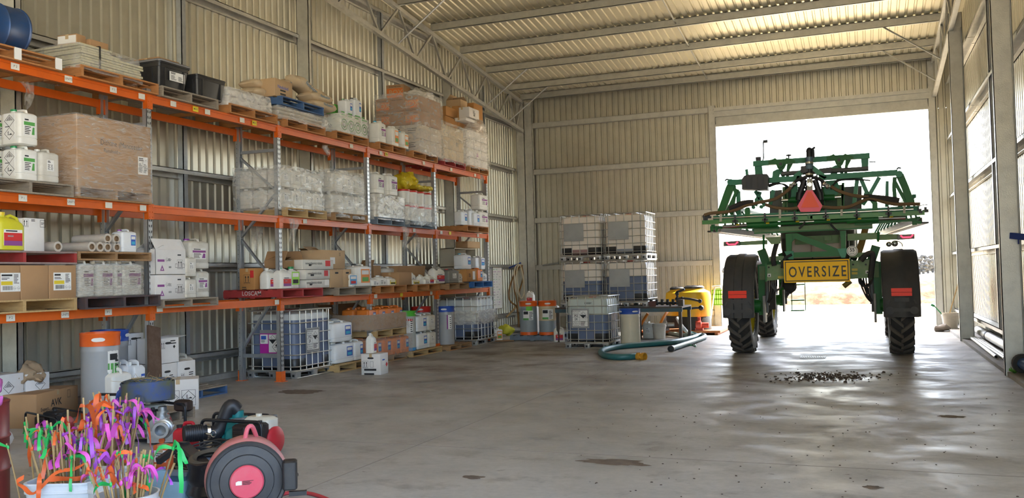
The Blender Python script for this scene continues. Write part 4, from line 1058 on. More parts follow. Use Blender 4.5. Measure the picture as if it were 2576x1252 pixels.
# bay 3
pallet(gbp,mid(943,1020,550)[0],ZM,-8.93,'grey blue pallet under wrapped containers with two cans on top')
a,b=onX(945,520,-8.98).y,onX(1016,525,-8.98).y; zt=onX(950,488,-8.98).z
block(a,b,PM,zt,1,3,3,'white container wrapped below the two loose cans','containers below the two loose cans')
shell('shiny film round the single layer below the two loose cans',(-9.46,(a+b)/2,PM-.05),1.04,(b-a)+.1,zt-PM+.05,film2,26,.0,.07,.02)
jc('can',945,968,458,zt+.02,'white can half covered by torn film on the wrapped layer',-9.0,.44,.3); jc('can',978,1002,460,zt+.02,'plain white can right of the film-covered can',-9.0,.46,.3)
pallet(gbp,mid(1022,1094,560)[0],ZM,-8.93,'grey blue pallet under the white pails with red lids')
a,b=onX(1021,520,-8.98).y,onX(1093,525,-8.98).y
w=(b-a)/4
for r_ in range(2):
    for j in range(4):
        for i in range(2 if r_ else 1):
            put('pail',(-9.13-.28*i,a+w*(j+.5),PM+.33*r_),'white pail with red lid, %s from the left in the %s row%s'%(['first','second','third','fourth'][j],'upper' if r_ else 'lower',' behind' if i else ''),sc=(1,1,1.06) if 1 else None,skip=('handle',))
shell('film round the lower row of red-lidded pails',(-9.2,(a+b)/2,PM-.1),.66,(b-a)+.1,.46,film1,28,.0,.06,.02)
ysk=mat('yellow sack',(.65,.5,.02),.5,0,.2,6)
sack('sack','yellow sack lying flat on the red-lidded pails',(-9.1,(a+b)/2+.12,PM+.69),.9,.4,.12,ysk,seed=31,rough=.035); sack('sack','yellow sack bunched on top of the other yellow sack',(-9.22,(a+b)/2-.3,PM+.72),.62,.4,.3,ysk,rot=(.25,.1,0),seed=32,rough=.06); sack('sack','blue and yellow sack lying behind the bunched yellow sack',(-9.5,(a+b)/2-.45,PM+.74),.7,.4,.26,mat('blue sack',(.04,.1,.3),.6,0,.5,5,(.5,.4,.05)),seed=33,rough=.05)
# bay 4
pallet(woodo,onX(1180,570,-8.95).y+.1,ZM,-8.75,'orange brown pallet with the white jugs at the far end of the middle level',L=1.3)
jc('canb',1160,1177,548,PM,'white jug with torn label, leftmost on the far middle pallet',-8.85,.36,.2); jc('canb',1180,1198,546,PM,'tall plain white jug second from the left on the far middle pallet',-8.85,.42,.22)
jc('can',1206,1229,548,PM,'white container under the other at the far right of the middle level',-8.82,.42,.26); jc('can',1206,1228,508,PM+.43,'white container stacked on top at the far right of the middle level',-8.82,.42,.26)
jc('canb',1192,1208,552,PM,'squat white jug in front of the stacked containers',-8.8,.36,.2)
# ---------------------------------------------------------------- LOWER LEVEL
PL=ZL+.15
def box_(lab,px0,px1,py0,py1,m=card,X=-8.92,sx=.4,z0=None,rz=0,**k):
    """aisle face spans px0-px1, py0-py1"""
    a=onX(px0,(py0+py1)/2,X).y;b=onX(px1,(py0+py1)/2,X).y; zb=onX((px0+px1)/2,py1,X).z if z0 is None else z0; zt=onX((px0+px1)/2,py0,X).z
    return carton('carton',lab,(X-sx/2,(a+b)/2,zb),sx,b-a,zt-zb,m,rz,**k)
pallet(woody,mid(-60,192,765)[0]-.1,ZL,-8.9,'yellow timber pallet under the three brown cartons at far left',L=1.45)
for px0,px1,lab,lb in ((-20,51,'brown carton cut by the left edge below the red-edged pallet',1),(53,122,'plain brown carton in the middle below the red-edged pallet',0),(124,192,'brown carton with white product label at the right below the red-edged pallet',1)):
    t=box_(lab,px0,px1,667,752,card,-8.9,.6,PL)
    if lb:
        a=onX(px0,700,-8.9).y;b=onX(px1,700,-8.9).y; label(t,(.302,-.01 if px0>0 else .05,.2),FX,.25,.21,'code',[LY,LB])
zp=onX(190,664,-8.9).z
rg=mat('red edged grey timber',(.3,.22,.2),.85,0,.5,7)
t=pallet(rg,mid(-60,192,650)[0]-.1,zp,-8.9,'grey pallet with red painted edges lying on the brown cartons',L=1.45)
for q in t.children:
    if q.name.startswith('bearer'): q.data.materials[0]=redp
P2=zp+.15
ylj=mat('yellow green jug plastic',(.62,.58,.03),.45,0,.15,5)
p=put('jugp',(-8.98,onX(26,600,-8.95).y-.02,P2),'bright yellow jug with landscape label on the red-edged pallet',sc=(1.3,1.55,1.2),body=ylj,cap=yel)
t=box_('white carton with handling arrows beside the yellow jug',62,112,549,632,wcard,-8.9,.42,P2,prints=[('arrows','X',-.12,.13,.07),('frame','X',.11,.13,.07,.08),('lines','X',.11,.13,.05,3),('lines','X',-.02,.16,.05,2)])
box_('white carton behind the yellow jug at the left edge',-10,40,552,632,wcard,-9.45,.4,P2)
# rolls of film
rollm=mat('rolled film',(.55,.5,.44),.3,0,.3,9); core=mat('cardboard core',(.25,.16,.09),.8)
def roll(lab,px,py,X0,L=.5,r=.062,rz=0,grp=None):
    p=onX(px,py,X0); t=thing('film_roll',lab,'film roll',(p.x,p.y,p.z-r),rz,grp)
    mb=MB(); mb.axle([(.036,0),(r,0),(r,L),(.036,L)],(0,0,r),(-1,0,0),24,cap=False); part('film',mb,rollm,t)
    mb=MB(); mb.axle([(.03,-.004),(.037,-.004),(.037,L+.004),(.03,L+.004)],(0,0,r),(-1,0,0),20,cap=False); mb.axle([(.03,.02),(.001,.02)],(0,0,r),(-1,0,0),20,cap=False); part('core',mb,core,t)
    return t
roll('single roll of film lying right of the white arrow carton',146,620,-8.93,.5)
pallet(wood,mid(193,370,640)[0],onX(280,655,-8.92).z+.0,-8.9,'timber pallet carrying the pile of film rolls',L=1.2,h=.11)
zr=onX(280,655,-8.92).z+.11
for k,(px,z,lab) in enumerate(((231,0,'film roll at the left end of the bottom row'),(252,0,'film roll second from left in the bottom row'),(271,0,'film roll third from left in the bottom row'),(294,0,'film roll at the right end of the bottom row'),(271,1,'film roll on the left of the top row'),(293,1,'film roll on the right of the top row'))):
    yy=onX(px,612,-8.95).y; yv=(yy,)
    p=onX(px,612,-8.95); t=roll(lab,px,612,-8.95,.55 if k!=0 else .62); t.location.z=zr+(.11 if z else 0.0)
jc('canb',308,346,620,zr,'white jug lying on its side with a purple cap beside the film rolls',-8.95,.3,.2,cap=purp)
o=C.objects[-1]
# dark pallet with wrapped cans
pallet(dkp,mid(196,392,760)[0],ZL,-8.85,'dark stained pallet under the wrapped white cans',L=1.25)
a=onX(200,700,-8.93).y;b=onX(360,700,-8.93).y
zt=onX(240,655,-8.93).z
for k,(px0,px1) in enumerate(((198,240),(246,288),(290,308),(310,360))):
    jc('can',px0,px1,700,PL,'white can in the wrapped row on the dark pallet, %s from the left'%['first','second','third','last'][k],-8.95,zt-PL,.28,cap=white)
shell('brownish film stretched round the cans on the dark pallet',(-9.08,(a+b)/2,PL-.0),.34,(b-a)+.06,(zt-PL)*.88,film('brown film',(.5,.45,.36),.25,.6,.3,10,(1,1,14)),41,.0,.06,.008,top=False)
pallet(woodg,mid(395,548,755)[0]-.02,ZL-.04,-8.88,'weathered pallet under the white cartons left of the second upright',L=1.12,h=.12)
P1=ZL+.08
pr=[('bar','X',-.14,.03,.13,1),('tri','X',-.08,-.07,.08),('diamond','X',-.0,.03,.03),('lines','X',.07,.03,.07,5),('barcode','X',.07,-.06,.05)]
pn=[('arrows','X',0,0,.08)]
for (py0,py1,z0,lab,op) in ((691,750,P1,'white carton with purple band, lower of two beside the slotted upright',None),(628,690,None,'opened white carton with purple band on top of its twin',(30,60,20,45))):
    t=box_(lab,391,468,py0,py1,wcard,-8.92,.36,z0,prints=[('bar','X',-.19,.02,.13,1),('tri','X',-.17,-.08,.08),('diamond','X',-.08,.03,.03),('lines','X',-.02,.03,.07,5),('barcode','X',-.02,-.07,.05),('arrows','X',.17,-.03,.1),('bar','X',.16,.1,.07,0),('frame','X',.1,-.05,.04,.05),('frame','X',.24,-.05,.04,.05)],open_=op)
jc('canp',497,529,710,P1,'tall white container standing upright under its inverted twin',-8.98,onX(510,676,-8.98).z-P1,.26,cap=blackr)
jc('canp',480,529,640,onX(510,676,-8.98).z,'tall grubby white container with purple cap, top right of the carton group',-8.98,onX(510,600,-8.98).z-onX(510,676,-8.98).z,.3)
jc('canplain',467,496,725,P1,'white can with pink label below the other squat can',-8.9,onX(480,697,-8.9).z-P1,.25); jc('canplain',468,496,670,onX(480,697,-8.9).z+.01,'squat white can with black cap stacked beside the opened carton',-8.9,onX(480,643,-8.9).z-onX(480,697,-8.9).z-.01,.25,cap=blackr)
# red Loscam pallet
a=onX(706,745,-8.9).y
t=pallet(redp,a+.6,ZL+.01,-8.88,'red pallet with white stencilled lettering',L=1.2)
mb=MB(); textmesh(mb,'LOSCAM',.1,(.0,-.621,.085),(1,0,0),(0,0,1),0,.02); mb.box(-.58,-.62,.02,.58,-.6,.13,1); part('stencil',mb,[mat('stencil white',(.55,.42,.4),.8),redp],t,label='faded white stencilled side board')
t=box_('brown carton with black arrows behind the second upright',640,680,674,730,cardo,-9.35,.3,PL+.01,prints=[('arrows','Y',0,0,.12),('panel','Y',.1,.08,0,.07,.12,2),('lines','Y',-.05,-.16,.1,2)])
def jg(key,px0,px1,z,lab,X=-8.95,top=None,py=700,**k):
    t0,_=PROTO[key]; a=onX(px0,py,X).y;b=onX(px1,py,X).y; h=onX((px0+px1)/2,top,X).z-z
    H={'jug':.3,'jugp':.36,'jugy':.28,'jugb':.33,'bottle':.34,'bottleb':.3}[key]; W={'jug':.2,'jugp':.22,'jugy':.2,'jugb':.2,'bottle':.16,'bottleb':.15}[key]
    s=(b-a)/W
    return put(key,(X-.08*s,(a+b)/2,z),lab,sc=(min(s,1.5),s,h/H),**k)
zL=PL+.01
jg('jugp',676,704,zL,'plain white jug half hidden by the second upright',-9.1,674)
jg('jugp',709,737,zL,'white jug with purple label and green cap on the red pallet',-8.93,672,cap=grnc)
jg('bottle',737,762,zL,'white bottle with lime green label on the red pallet',-8.93,670)
nm=mat('white waxed carton',(.68,.66,.6),.7,0,.2,4)
prn=[('text','X',-.06,.02,.06,'newedgemicrobials',0),('lines','X',-.12,-.04,.12,1)]
for k,(x0,x1,y0,y1,rz) in enumerate(((771,829,703,729,0),(766,832,678,702,.06),(766,836,653,677,-.08))):
    t=box_('flat white waxed carton with black lettering, %s of three'%['bottom','middle','top'][k],x0,x1,y0,y1,nm,-8.94,.4,zL if k==0 else None,rz,prints=[('text','X',-.12,.02,.06,'newedgemicrobials',0),('lines','X',-.2,-.03,.12,1),('panel','X',.27,.02,0,.14,.1,2 if k else 3)])
box_('opened brown carton tray left of the white waxed cartons',712,766,655,674,card,-9.15,.4,None,.1,open_=(20,None,60,60))
box_('brown carton lying behind the white waxed cartons',745,800,632,655,card,-9.4,.4,None,0,tape=True)
pallet(woodg,mid(837,935,735)[0],ZL,-8.9,'grey timber pallet under the pale brown cartons',L=1.15)
box_('pale brown carton with hand hole, lower left of three',831,863,677,725,cardl,-8.96,.4,PL,hole=('X',)); box_('pale brown carton with hand hole, lower right of three',864,884,677,725,cardl,-8.96,.4,PL,hole=('X',))
box_('pale brown carton with taped patch on top of the two others',807,868,629,676,cardl,-8.96,.42,None,prints=[('panel','X',-.02,-.02,0,.16,.12,3),('arrows','X',.22,.1,.05)],open_=None)
box_('pale brown carton with raised flap behind the pale brown pile',780,810,632,672,cardl,-9.35,.4,None,0,open_=(None,30,None,20))
jg('bottleb',882,900,PL,'blue bottle with black cap in front of the pale brown cartons',-8.9,681)
jc('canfood',899,935,690,PL,'large white can with produce label beside the blue bottle',-8.93,onX(910,664,-8.93).z-PL,.28)
jc('canplain',874,894,690,PL,'white can behind the blue bottle',-9.25,onX(885,667,-9.25).z-PL,.26)
# bay 3
pallet(woodo,mid(939,1028,735)[0],ZL,-8.9,'brown pallet under the small jugs and the open carton',L=1.12)
pallet(woodo,mid(1031,1110,733)[0],ZL,-8.88,'orange brown pallet under the yellow-labelled jugs',L=1.12)
jg('jug',939,958,PL,'small white jug at the left end of the third bay',-8.92,698)
jg('jug',958,980,PL,'white jug with plain label second from the left in the third bay',-8.92,692)
jg('jugy',981,1001,PL,'white jug with yellow label third from the left in the third bay',-8.92,695)
box_('closed brown carton standing in front of the wide open carton',1003,1036,684,728,card,-8.9,.42,PL)
box_('wide open brown carton with a long raised flap',1000,1068,690,728,card,-9.3,.42,PL,0,open_=(80,100,70,70))
jc('canplain',962,998,680,PL,'white can behind the small jugs in the third bay',-9.4,onX(980,670,-9.4).z-PL,.3)
box_('small open carton with crumpled wrap at the left end of the third bay',939,958,668,700,card,-9.3,.3,PL,0,open_=(50,None,60,None))
jg('jugy',1041,1060,PL,'white jug with yellow green label right of the brown carton',-8.9,700)
jg('jug',1037,1048,PL,'slim white jug behind the yellow green labelled jug',-9.1,684)
jg('jugp',1060,1072,PL,'white jug with looped handle right of the yellow green label',-9.0,690)
jg('jug',1070,1083,PL,'short white jug in front at the middle of the right pallet',-8.9,698)
jg('jugp',1080,1094,PL,'white jug with violet label on the right pallet',-8.92,690)
jg('jug',1095,1107,PL,'short white jug with green cap at the third bay end',-8.9,700,cap=grnc)
jg('jug',1070,1084,PL,'white jug wrapped in film behind the violet-labelled jug',-9.35,676)
# bay 4
pallet(wood,mid(1115,1176,728)[0],ZL,-8.85,'brown pallet under the tall white jug in the last bay',L=1.12)
pallet(mat('bright blue pallet paint',(.03,.13,.36),.65,0,.4,8,(.03,.05,.1)),onX(1207,725,-8.82).y,ZL+.02,-8.72,'bright blue pallet at the far end of the lower level',L=1.15)
jg('jugp',1104,1131,PL,'tall white jug with hazard mark at the start of the last bay',-8.9,668)
jc('canplain',1131,1156,697,PL,'grey translucent can with dark liquid in the last bay',-8.9,onX(1140,676,-8.9).z-PL,.26,body=mat('smoky can plastic',(.16,.16,.15),.4),cap=redl)
jg('jug',1156,1172,PL,'small grey jug with blue cap in the last bay',-8.88,682,body=clear,cap=bluel)
PBx=ZL+.17
box_('orange brown carton with arrows under a white can at the far end',1174,1200,677,716,cardo,-8.8,.4,PBx,prints=[('lines','X',-.1,0,.15,4),('panel','X',.12,0,0,.14,.2,3)])
jc('canb',1201,1215,695,PBx,'bright orange can at the far end of the lower level',-8.78,onX(1207,674,-8.78).z-PBx,.26,body=mat('bright orange plastic',(.8,.2,.02),.4),cap=blackr)
jc('canb',1164,1187,655,onX(1187,677,-8.9).z+.0,'white can with blue triangle label standing on the orange brown carton',-8.9,onX(1175,637,-8.9).z-onX(1187,677,-8.9).z,.26,cap=LC)
jg('jug',1216,1228,PBx,'small white jug beside the bright orange can',-8.8,682)
jc('canb',1198,1222,668,onX(1200,677,-9.05).z+.0,'white wrapped can in the open shelf behind the orange can',-9.2,.34,.22)
# beige shelf unit behind the last upright
t=thing('shelf_unit','beige open shelf unit standing behind the last rack bay','shelf',(-9.75,20.9,0)); bg_=mat('beige shelf board',(.5,.45,.34),.6,0,.2,4)
W_=1.3;Hh=onX(1180,625,-9.55).z
for xx,yy,z0,sx,sy,sz,nmn in ((0,-.65,0,.4,.02,Hh,'side_panel'),(0,.65,0,.4,.02,Hh,'side_panel'),(0,0,0,.4,.02,Hh,'divider')): 
    mb=MB(); mb.cbox(xx,yy,z0,sx,sy,sz); part(nmn,mb,bg_,t)
for k in range(6): 
    mb=MB(); mb.cbox(0,0,.05+(Hh-.07)*k/5,.4,1.32,.02); part('shelf',mb,bg_,t)
mb=MB(); mb.cbox(-.19,0,0,.01,1.3,Hh); part('back_panel',mb,bg_,t)
carton('carton','orange brown carton with creased top on the beige shelf unit',(-9.7,onX(1190,615,-9.55).y,Hh+.02),.35,.8,.17,cardl)
# ---------------------------------------------------------------- FLOOR ALONG THE RACK
def cyz(px0,px1,py,X):
    a=onX(px0,py,X).y;b=onX(px1,py,X).y; return (a+b)/2,b-a
y0=onZ(748,950).y
a=onX(745,860,-8.98).y;b=onX(826,850,-8.98).y
ibc('blue-filled caged bulk container standing under the red stencilled pallet',(-9.5,a+.58,0),0,.86,plate=[plate_haz('X',-.1,.63,.42,.42),plate_pink('Y',.0,.6,.44,.34)],sx=1.05,sy=1.16)
# white cans on a pallet
yc,_=cyz(838,905,925,-8.9); pallet(woody,yc+.15,0,-8.8,'timber floor pallet under the stacked clean white cans',L=1.15,h=.14)
z1=.14; hh=.37
k=0
for (px0,px1,zz,lab) in ((845,892,0,'clean white can, lower front of the stack beside the blue-filled container'),(841,889,1,'clean white can, upper front of the stack beside the blue-filled container'),(893,915,0,'clean white can, lower row right, behind the white floor carton')):
    a=onX(px0,850,-8.9).y;b=onX(px1,850,-8.9).y; h=(onX(860,853,-8.9).z) 
    jc('canb',px0,px1,850,z1+zz*.39,lab,-8.9,.385,.3)
for zz in (0,1): jc('canb',838,876,850,z1+zz*.39,'clean white can at the rear of the stack, %s row'%('upper' if zz else 'lower'),-9.25,.385,.3)
# white carton with a jug on it, in the aisle
p=onZ(932,946); t=carton('carton','white carton with hand hole standing alone in the aisle before the rack',(onZ(931,943).x-.02,onZ(931,943).y+.2,0),.36,.34,.36,wcard,.1,hole=('Y',),prints=[('arrows','Y',-.1,.0,.1,0),('frame','Y',.02,.0,.06,.1),('diamond','X',.1,-.02,.045,'fill',2),('panel','X',-.03,.04,0,.12,.12,3),('bar','X',-.03,.07,.1,4),('lines','Y',0,-.15,.25,2)])
put('jugp',(t.location.x-.05,t.location.y-.03,.362),'white jug standing on the lone white carton in the aisle',.2,cap=white,sc=(1,.9,.98))
# orange cans on two pallets
yc,_=cyz(945,1032,905,-8.9); pallet(wood,yc,0,-8.9,'timber floor pallet under the wrapped orange cans',L=1.15,h=.12)
oc=mat('orange can plastic',(.72,.2,.03),.42,0,.2,5)
a=onX(940,880,-8.9).y;b=onX(1033,880,-8.9).y;w=(b-a)/4; zt=onX(985,846,-8.9).z
for i in range(2):
    for j in range(4): put('canb',(-9.06-.3*i,a+w*(j+.5),.12),'orange can in the wrapped lower layer, %s from the left, %s row'%(['first','second','third','fourth'][j],['front','back'][i]),sc=(1.1,w/.3,(zt-.12)/.38),body=oc,cap=oc)
shell('dusty film round the lower layer of orange cans',(-9.2,(a+b)/2,.06),.72,(b-a)+.06,zt-.05,film3,51,.0,.06,.015)
pallet(woody,(a+b)/2-.05,zt+.01,-8.88,'timber pallet between the two layers of orange cans',L=1.2)
z2=zt+.17; zt2=onX(985,770,-8.95).z
t=carton('carton','long brown carton sleeve round the upper orange cans',(-9.35,(a+b)/2-.1,z2),.85,(b-a)-.05,(zt2-z2)*.68,card,tape=False,open_=(150,None,None,None))
for i in range(2):
    for j in range(4): put('canb',(-9.14-.33*i,a-.03+w*.96*(j+.5),z2+.05),'orange can standing in the brown sleeve, %s from the left, %s row'%(['first','second','third','fourth'][j],['front','back'][i]),sc=(1.1,w*.9/.3,(zt2-z2-.05)/.38),body=oc,cap=oc)
shell('clear film round the brown carton sleeve',(-9.35,(a+b)/2-.08,z2-.02),.95,(b-a)+.08,(zt2-z2)*.75,film3,53,.04,.06,.02,top=False)
# green lidded drum, white cans, blue lidded drum
yy=onX(1028,850,-9.1).y
pallet(woody,cyz(1036,1105,892,-8.9)[0],0,-8.85,'timber floor pallet under the four white containers and the green-lidded drum',L=1.4,h=.12)
put('drumgn',(-9.15,yy,.12),'clear drum with lime green lid and blue base',rz=-.2,sc=(1,1,onX(1028,782,-9.1).z/.83-.14))
zc=onX(1064,833,-8.95).z-.12
for (px0,px1,zz,lab) in ((1051,1077,0,'white container, lower left of the block right of the green-lidded drum'),(1051,1076,1,'white container, upper left of the block right of the green-lidded drum'),(1079,1098,0,'grubby white container, lower right of the block of four'),(1079,1097,1,'grubby white container, upper right of the block of four')):
    jc('canb' if px0<1060 else 'canplain',px0,px1,835,.12+zc*zz,lab,-8.95,zc-.01,.3)
yy=onX(1116,820,-9.1).y
pallet(wood,cyz(1112,1181,872,-8.85)[0],0,-8.72,'timber floor pallet in front of the blue-lidded drum and the wrapped container',L=1.2,h=.12)
put('drumbl',(-9.02,yy-.05,.12),'grey drum with royal blue lid and purple label beside the last upright',rz=-.1,sc=(1,1,onX(1116,770,-9.05).z/.76-.16)); put('drumrd',(-9.55,yy-.25,.12),'grey drum with dark red lid behind the blue-lidded drum',sc=(1.1,1.1,onX(1090,768,-9.5).z/.76-.16))
zc=onX(1132,825,-9.0).z-.12
for zz in (0,1): jc('canplain',1131,1139,830,.12+zz*zc,'white container behind the blue-lidded drum, %s of two'%('upper' if zz else 'lower'),-8.95,zc-.01,.25)
a=onX(1152,800,-8.75).y
ibc('film-wrapped caged bulk container with blue liquid under the last rack bay',(-9.3,20.3,0),0,.42,sx=1.15,sy=1.3,top=None)
shell('crinkled film band round the last caged bulk container',(-9.3,20.3,.5),1.2,1.36,.34,film2,55,.0,.08,.02,top=False)
# ---- left end of the rack
put('drumor',(-8.92,onX(248,930,-8.95).y,0),'grey drum with bright orange lid at the left below the rack',rz=.35,sc=(1.12,1.12,onX(250,835,-8.95).z/.72)); put('drumbl',(-9.55,onX(262,900,-9.6).y+.05,0),'drum with blue lid hidden behind the orange-lidded drum',sc=(1.15,1.15,onX(265,830,-9.55).z/.76),skip=('label',))
pw=[('arrows','X',-.1,.0,.12),('bar','X',.1,.1,.1,0),('lines','X',.1,.1,.12,2)]
def fbox(lab,px0,px1,py0,py1,m=wcard,X=-8.9,sx=.4,z0=None,**k): return box_(lab,px0,px1,py0,py1,m,X,sx,z0,**k)
pw=lambda s:[('arrows','X',-.13*s,.1*s,.1*s),('lines','X',.12*s,.13*s,.14*s,2),('diamond','X',.14*s,.06*s,.03*s,'fill',0)]
fbox('white carton with hand hole behind the grey brace, by the orange-lidded drum',313,362,838,905,wcard,-9.45,.4,None,hole=('X',),prints=pw(.7))
fbox('tall white carton standing open with flap up beside the leaning plank',396,450,850,913,wcard,-9.0,.36,None,hole=('X',),prints=pw(.8),open_=(None,None,None,175))
zb=onX(420,913,-9.0).z
def fbox2(lab,px0,px1,py0,**k): return box_(lab,px0,px1,py0,py0+40,wcard,-9.0,.36,0,**k)
fbox2('white carton marked 8 under the tall open carton',396,446,914,hole=('X',),prints=pw(.7)+[('text','X',-.2,.1,.09,'8',0)]); fbox2('white carton with hand hole right of the carton marked 8',449,492,907,hole=('X',),prints=pw(.7))
zb=onX(470,897,-9.4).z-.6
jc('canplain',458,490,920,0,'white can standing behind the right hand white carton',-9.4,onX(470,893,-9.3).z,.28)
# large carton with hazard diamonds, set down at an angle
def floorbox(lab,cpx,rpx,depth,toppy,m,prints=(),**k):
    c=onZ(*cpx);r_=onZ(*rpx); u=(r_-c); L=u.length; u.normalize(); v=V((-u.y,u.x,0)); o=c+u*L/2+v*depth/2
    z=onY(cpx[0],toppy,c.y).z; return carton('carton',lab,(o.x,o.y,0),L,depth,z,m,math.atan2(u.y,u.x),prints=prints,**k)
q=onZ(440,1062); pallet(woodg,q.y+.1,0,q.x,'low grey timber pallet on the floor behind the first pump',L=.5,W=.6,h=.14)
floorbox('white carton with two hazard diamonds in front of the stacked cartons',(396,1036),(500,1029),.42,958,wcard,[('frame','Y',-.07,-.04,.17,.2),('diamond','Y',-.07,-.03,.075,'stripe'),('frame','Y',.13,-.04,.17,.2),('diamond','Y',.13,-.03,.082,'tree')])
q=onZ(572,988); pb=pallet(bluep,q.y-.55,0,q.x,'worn blue pallet on the floor behind the hazard carton',L=1.1,h=.13)
recol(pb,deck_board=woodg)
for zq in (0,):
    pass
# white cans before the drum
for (px0,px1,py,pyt,X,lab,key) in ((284,335,960,927,-8.6,'white can with green stripe label in front of the orange-lidded drum','can'),(312,338,940,908,-8.9,'white can behind the green stripe can','canb'),(338,368,940,908,-8.8,'white can with loop handle left of the leaning plank','canb')):
    z0=0; h=onX((px0+px1)/2,pyt,X).z; jc(key,px0,px1,py,0,lab,X,h,.24)
# dark plank
mb=MB(); a=onX(383,945,-8.75);b=onX(386,820,-8.95); mb.beam((-8.7,a.y,.02),(b.x,b.y,b.z),.24,.03,up=(1,0,0)); mb.jit(.012,0,4,1)
solo('plank',mb,mat('dark stained plank',(.09,.05,.03),.8,0,.5,8,(.2,.14,.1)),'dark splintered timber plank leaning on the rack upright','plank')
# AVK carton
AV=floorbox('brown carton with big black lettering at the lower left below the rack',(92,1077),(197,1046),.5,992,card,[('text','Y',-.04,.05,.12,'AVK',0),('text','Y',-.27,.0,.06,'Expect...',0),('frame','Y',.24,.12,.06,.09)])
mb=MB(); label(AV,(-.345,-.08,.3),(V((0,-1,0)),V((0,0,1))),.16,.2,'text') if 0 else None
mb=MB(); mb.sphere((0,0,.16),.2,0,40,24,(.9,1.0,.85)); mb.jit(.11,0,4,2); mb.jit(.06,0,9,5); mb.jit(.025,0,22,6); q=solo('paper_bag',mb,mat('crumpled kraft paper',(.36,.25,.15),.85,0,.3,6),'crumpled brown paper bag lying on the black-lettered brown carton','paper bag',(AV.location.x-.16,AV.location.y-.08,max(v.co.z for v in AV.children[0].data.vertices)-.03))
for (px0,px1,py0,py1,X,lab) in ((-30,60,942,975,-9.5,'white carton cut by the left edge behind the paper bag'),(66,125,938,975,-9.5,'white carton with stripe diamond behind the paper bag')):
    z0=onX(60,978,X).z
    box_(lab,px0,px1,py0,py1,wcard,X,.4,.0,prints=[('diamond','X',.03,.16,.07,'stripe')])
sack('sack','white woven sack at the left edge beside the black-lettered brown carton',(-8.12,onX(5,1010,-7.9).y-.15,.28),.6,.45,.3,wb,.3,seed=61); sack('sack','white woven sack under the other at the left edge',(-8.12,onX(5,1030,-7.9).y-.12,.0),.65,.45,.3,wb,.3,seed=62)
# torn film hanging down
for px,py,w,h,X,lab in ((640,548,.5,.55,-9.9,'long torn film hanging behind the second upright, middle level'),(735,550,.25,.4,-8.95,'torn film hanging right of the second upright, middle level'),(820,365,.16,.2,-8.95,'small torn film tuft under the top beam of the third bay'),(602,318,.14,.16,-9.86,'small torn film knot on the rear top beam'),(850,560,.15,.25,-9.8,'torn film on the rear middle beam of the third bay'),(1018,570,.25,.5,-8.93,'shredded film dangling below the grey blue pallets'),(1048,590,.2,.45,-9.3,'thin film shreds behind the dangling shredded film'),(1212,440,.15,.22,-8.9,'film tail below the far end of the top level'),(68,208,.16,.3,-9.8,'torn film hanging behind the top beam at left')):
    p=onX(px,py,X); scrap(lab,(p.x,p.y,p.z),w,h,px)
# ---------------------------------------------------------------- BY THE END WALL
milk=mat('milky pink tank',(.78,.71,.63),.45,0,.2,2,(.7,.56,.44))
# steel bench carrying four containers
rust=mat('rusty bench steel',(.11,.075,.055),.7,.4,.5,6,(.05,.12,.14))
BY0,BY1,BX0,BX1=20.75,21.95,-7.1,-3.98; BZ=.84
t=thing('steel_bench','rusty steel bench under the four stacked bulk containers','bench',((BX0+BX1)/2,(BY0+BY1)/2,0))
def rel(t,mb): 
    L=t.location; mb.v=[(x-L.x,y-L.y,z-L.z) for x,y,z in mb.v]; return mb
mb=MB(); mb.box(BX0,BY0,BZ-.035,BX1,BY1,BZ); part('top',rel(t,mb),rust,t)
mb=MB(); 
for y in (BY0+.01,BY1-.06): mb.box(BX0,y,BZ-.12,BX1,y+.05,BZ-.036)
part('rail',rel(t,mb),mat('blue grey bench rail',(.06,.13,.17),.6,.3,.5,6,(.1,.07,.05)),t,label='rail with blue grey paint')
for x in (BX0+.02,-5.3,BX1-.09):
    for y in (BY0+.01,BY1-.08):
        mb=MB(); mb.box(x,y,0,x+.07,y+.07,BZ-.12); part('leg',rel(t,mb),rust,t)
SX=1.08
def stk(lab,i,k,level,liq,tint=None):
    t=ibc(lab,(-6.44+i*1.12,21.36,BZ+k*1.135),0,level,liq,sx=SX,sy=1.15,plate=[plate_plain('Y',-.14,.72,.5,.44)],tint=tint)
    t.scale=(1,1,.97); return t
redliq=mat('reddish dregs in plastic',(.33,.2,.2),.4)
stk('milky bulk container with blue liquid, lower left of four on the steel bench',0,0,.52,liquid,milk); stk('milky bulk container with more blue liquid, lower right of four on the steel bench',1,0,.62,liquid,milk)
stk('bulk container with reddish dregs, upper left of the four on the bench',0,1,.12,redliq,milk); stk('nearly empty bulk container, upper right of the four on the bench',1,1,.1,mat('bluish dregs in plastic',(.25,.28,.33),.4),milk)
# front container
p0=onZ(1424,876);p1=onZ(1530,876)
t=ibc('bulk container with UN 2922 placard standing on the floor before the bench',((p0.x+p1.x)/2,p0.y+.58,0),0,.6,sx=p1.x-p0.x+.08,sy=1.15,plate=[plate_haz('Y',-.13,.67,.42,.44)],tint=mat('pale green tank plastic',(.5,.56,.52),.4,0,.2,3))
mb=MB(); textmesh(mb,'PRISBY',.055,(.05,-.535,1.0),(1,0,0),(0,0,1),0,.02); part('moulded_name',mb,ink,t)
t.scale=(1,1,1.0)
p=onZ(1581,872); put('drumcr',(p.x,p.y+.2,0),'cream drum with blue lid standing right of the UN 2922 container',rz=-1.2,sc=(1.05,1.05,onY(1581,776,p.y+.2).z/.8))
p=onZ(1631,852); put('canplain',(p.x,p.y+.13,0),'whitish can under the bench beside the cream bucket',0,sc=(1,1,onY(1630,810,p.y).z/.39),rot=(0,0,-1.57)); p=onZ(1656,853); put('bucket',(p.x,p.y+.15,0),'cream bucket with wire handle under the bench',1.4,sc=(1.08,1.08,onY(1656,814,p.y).z/.3))
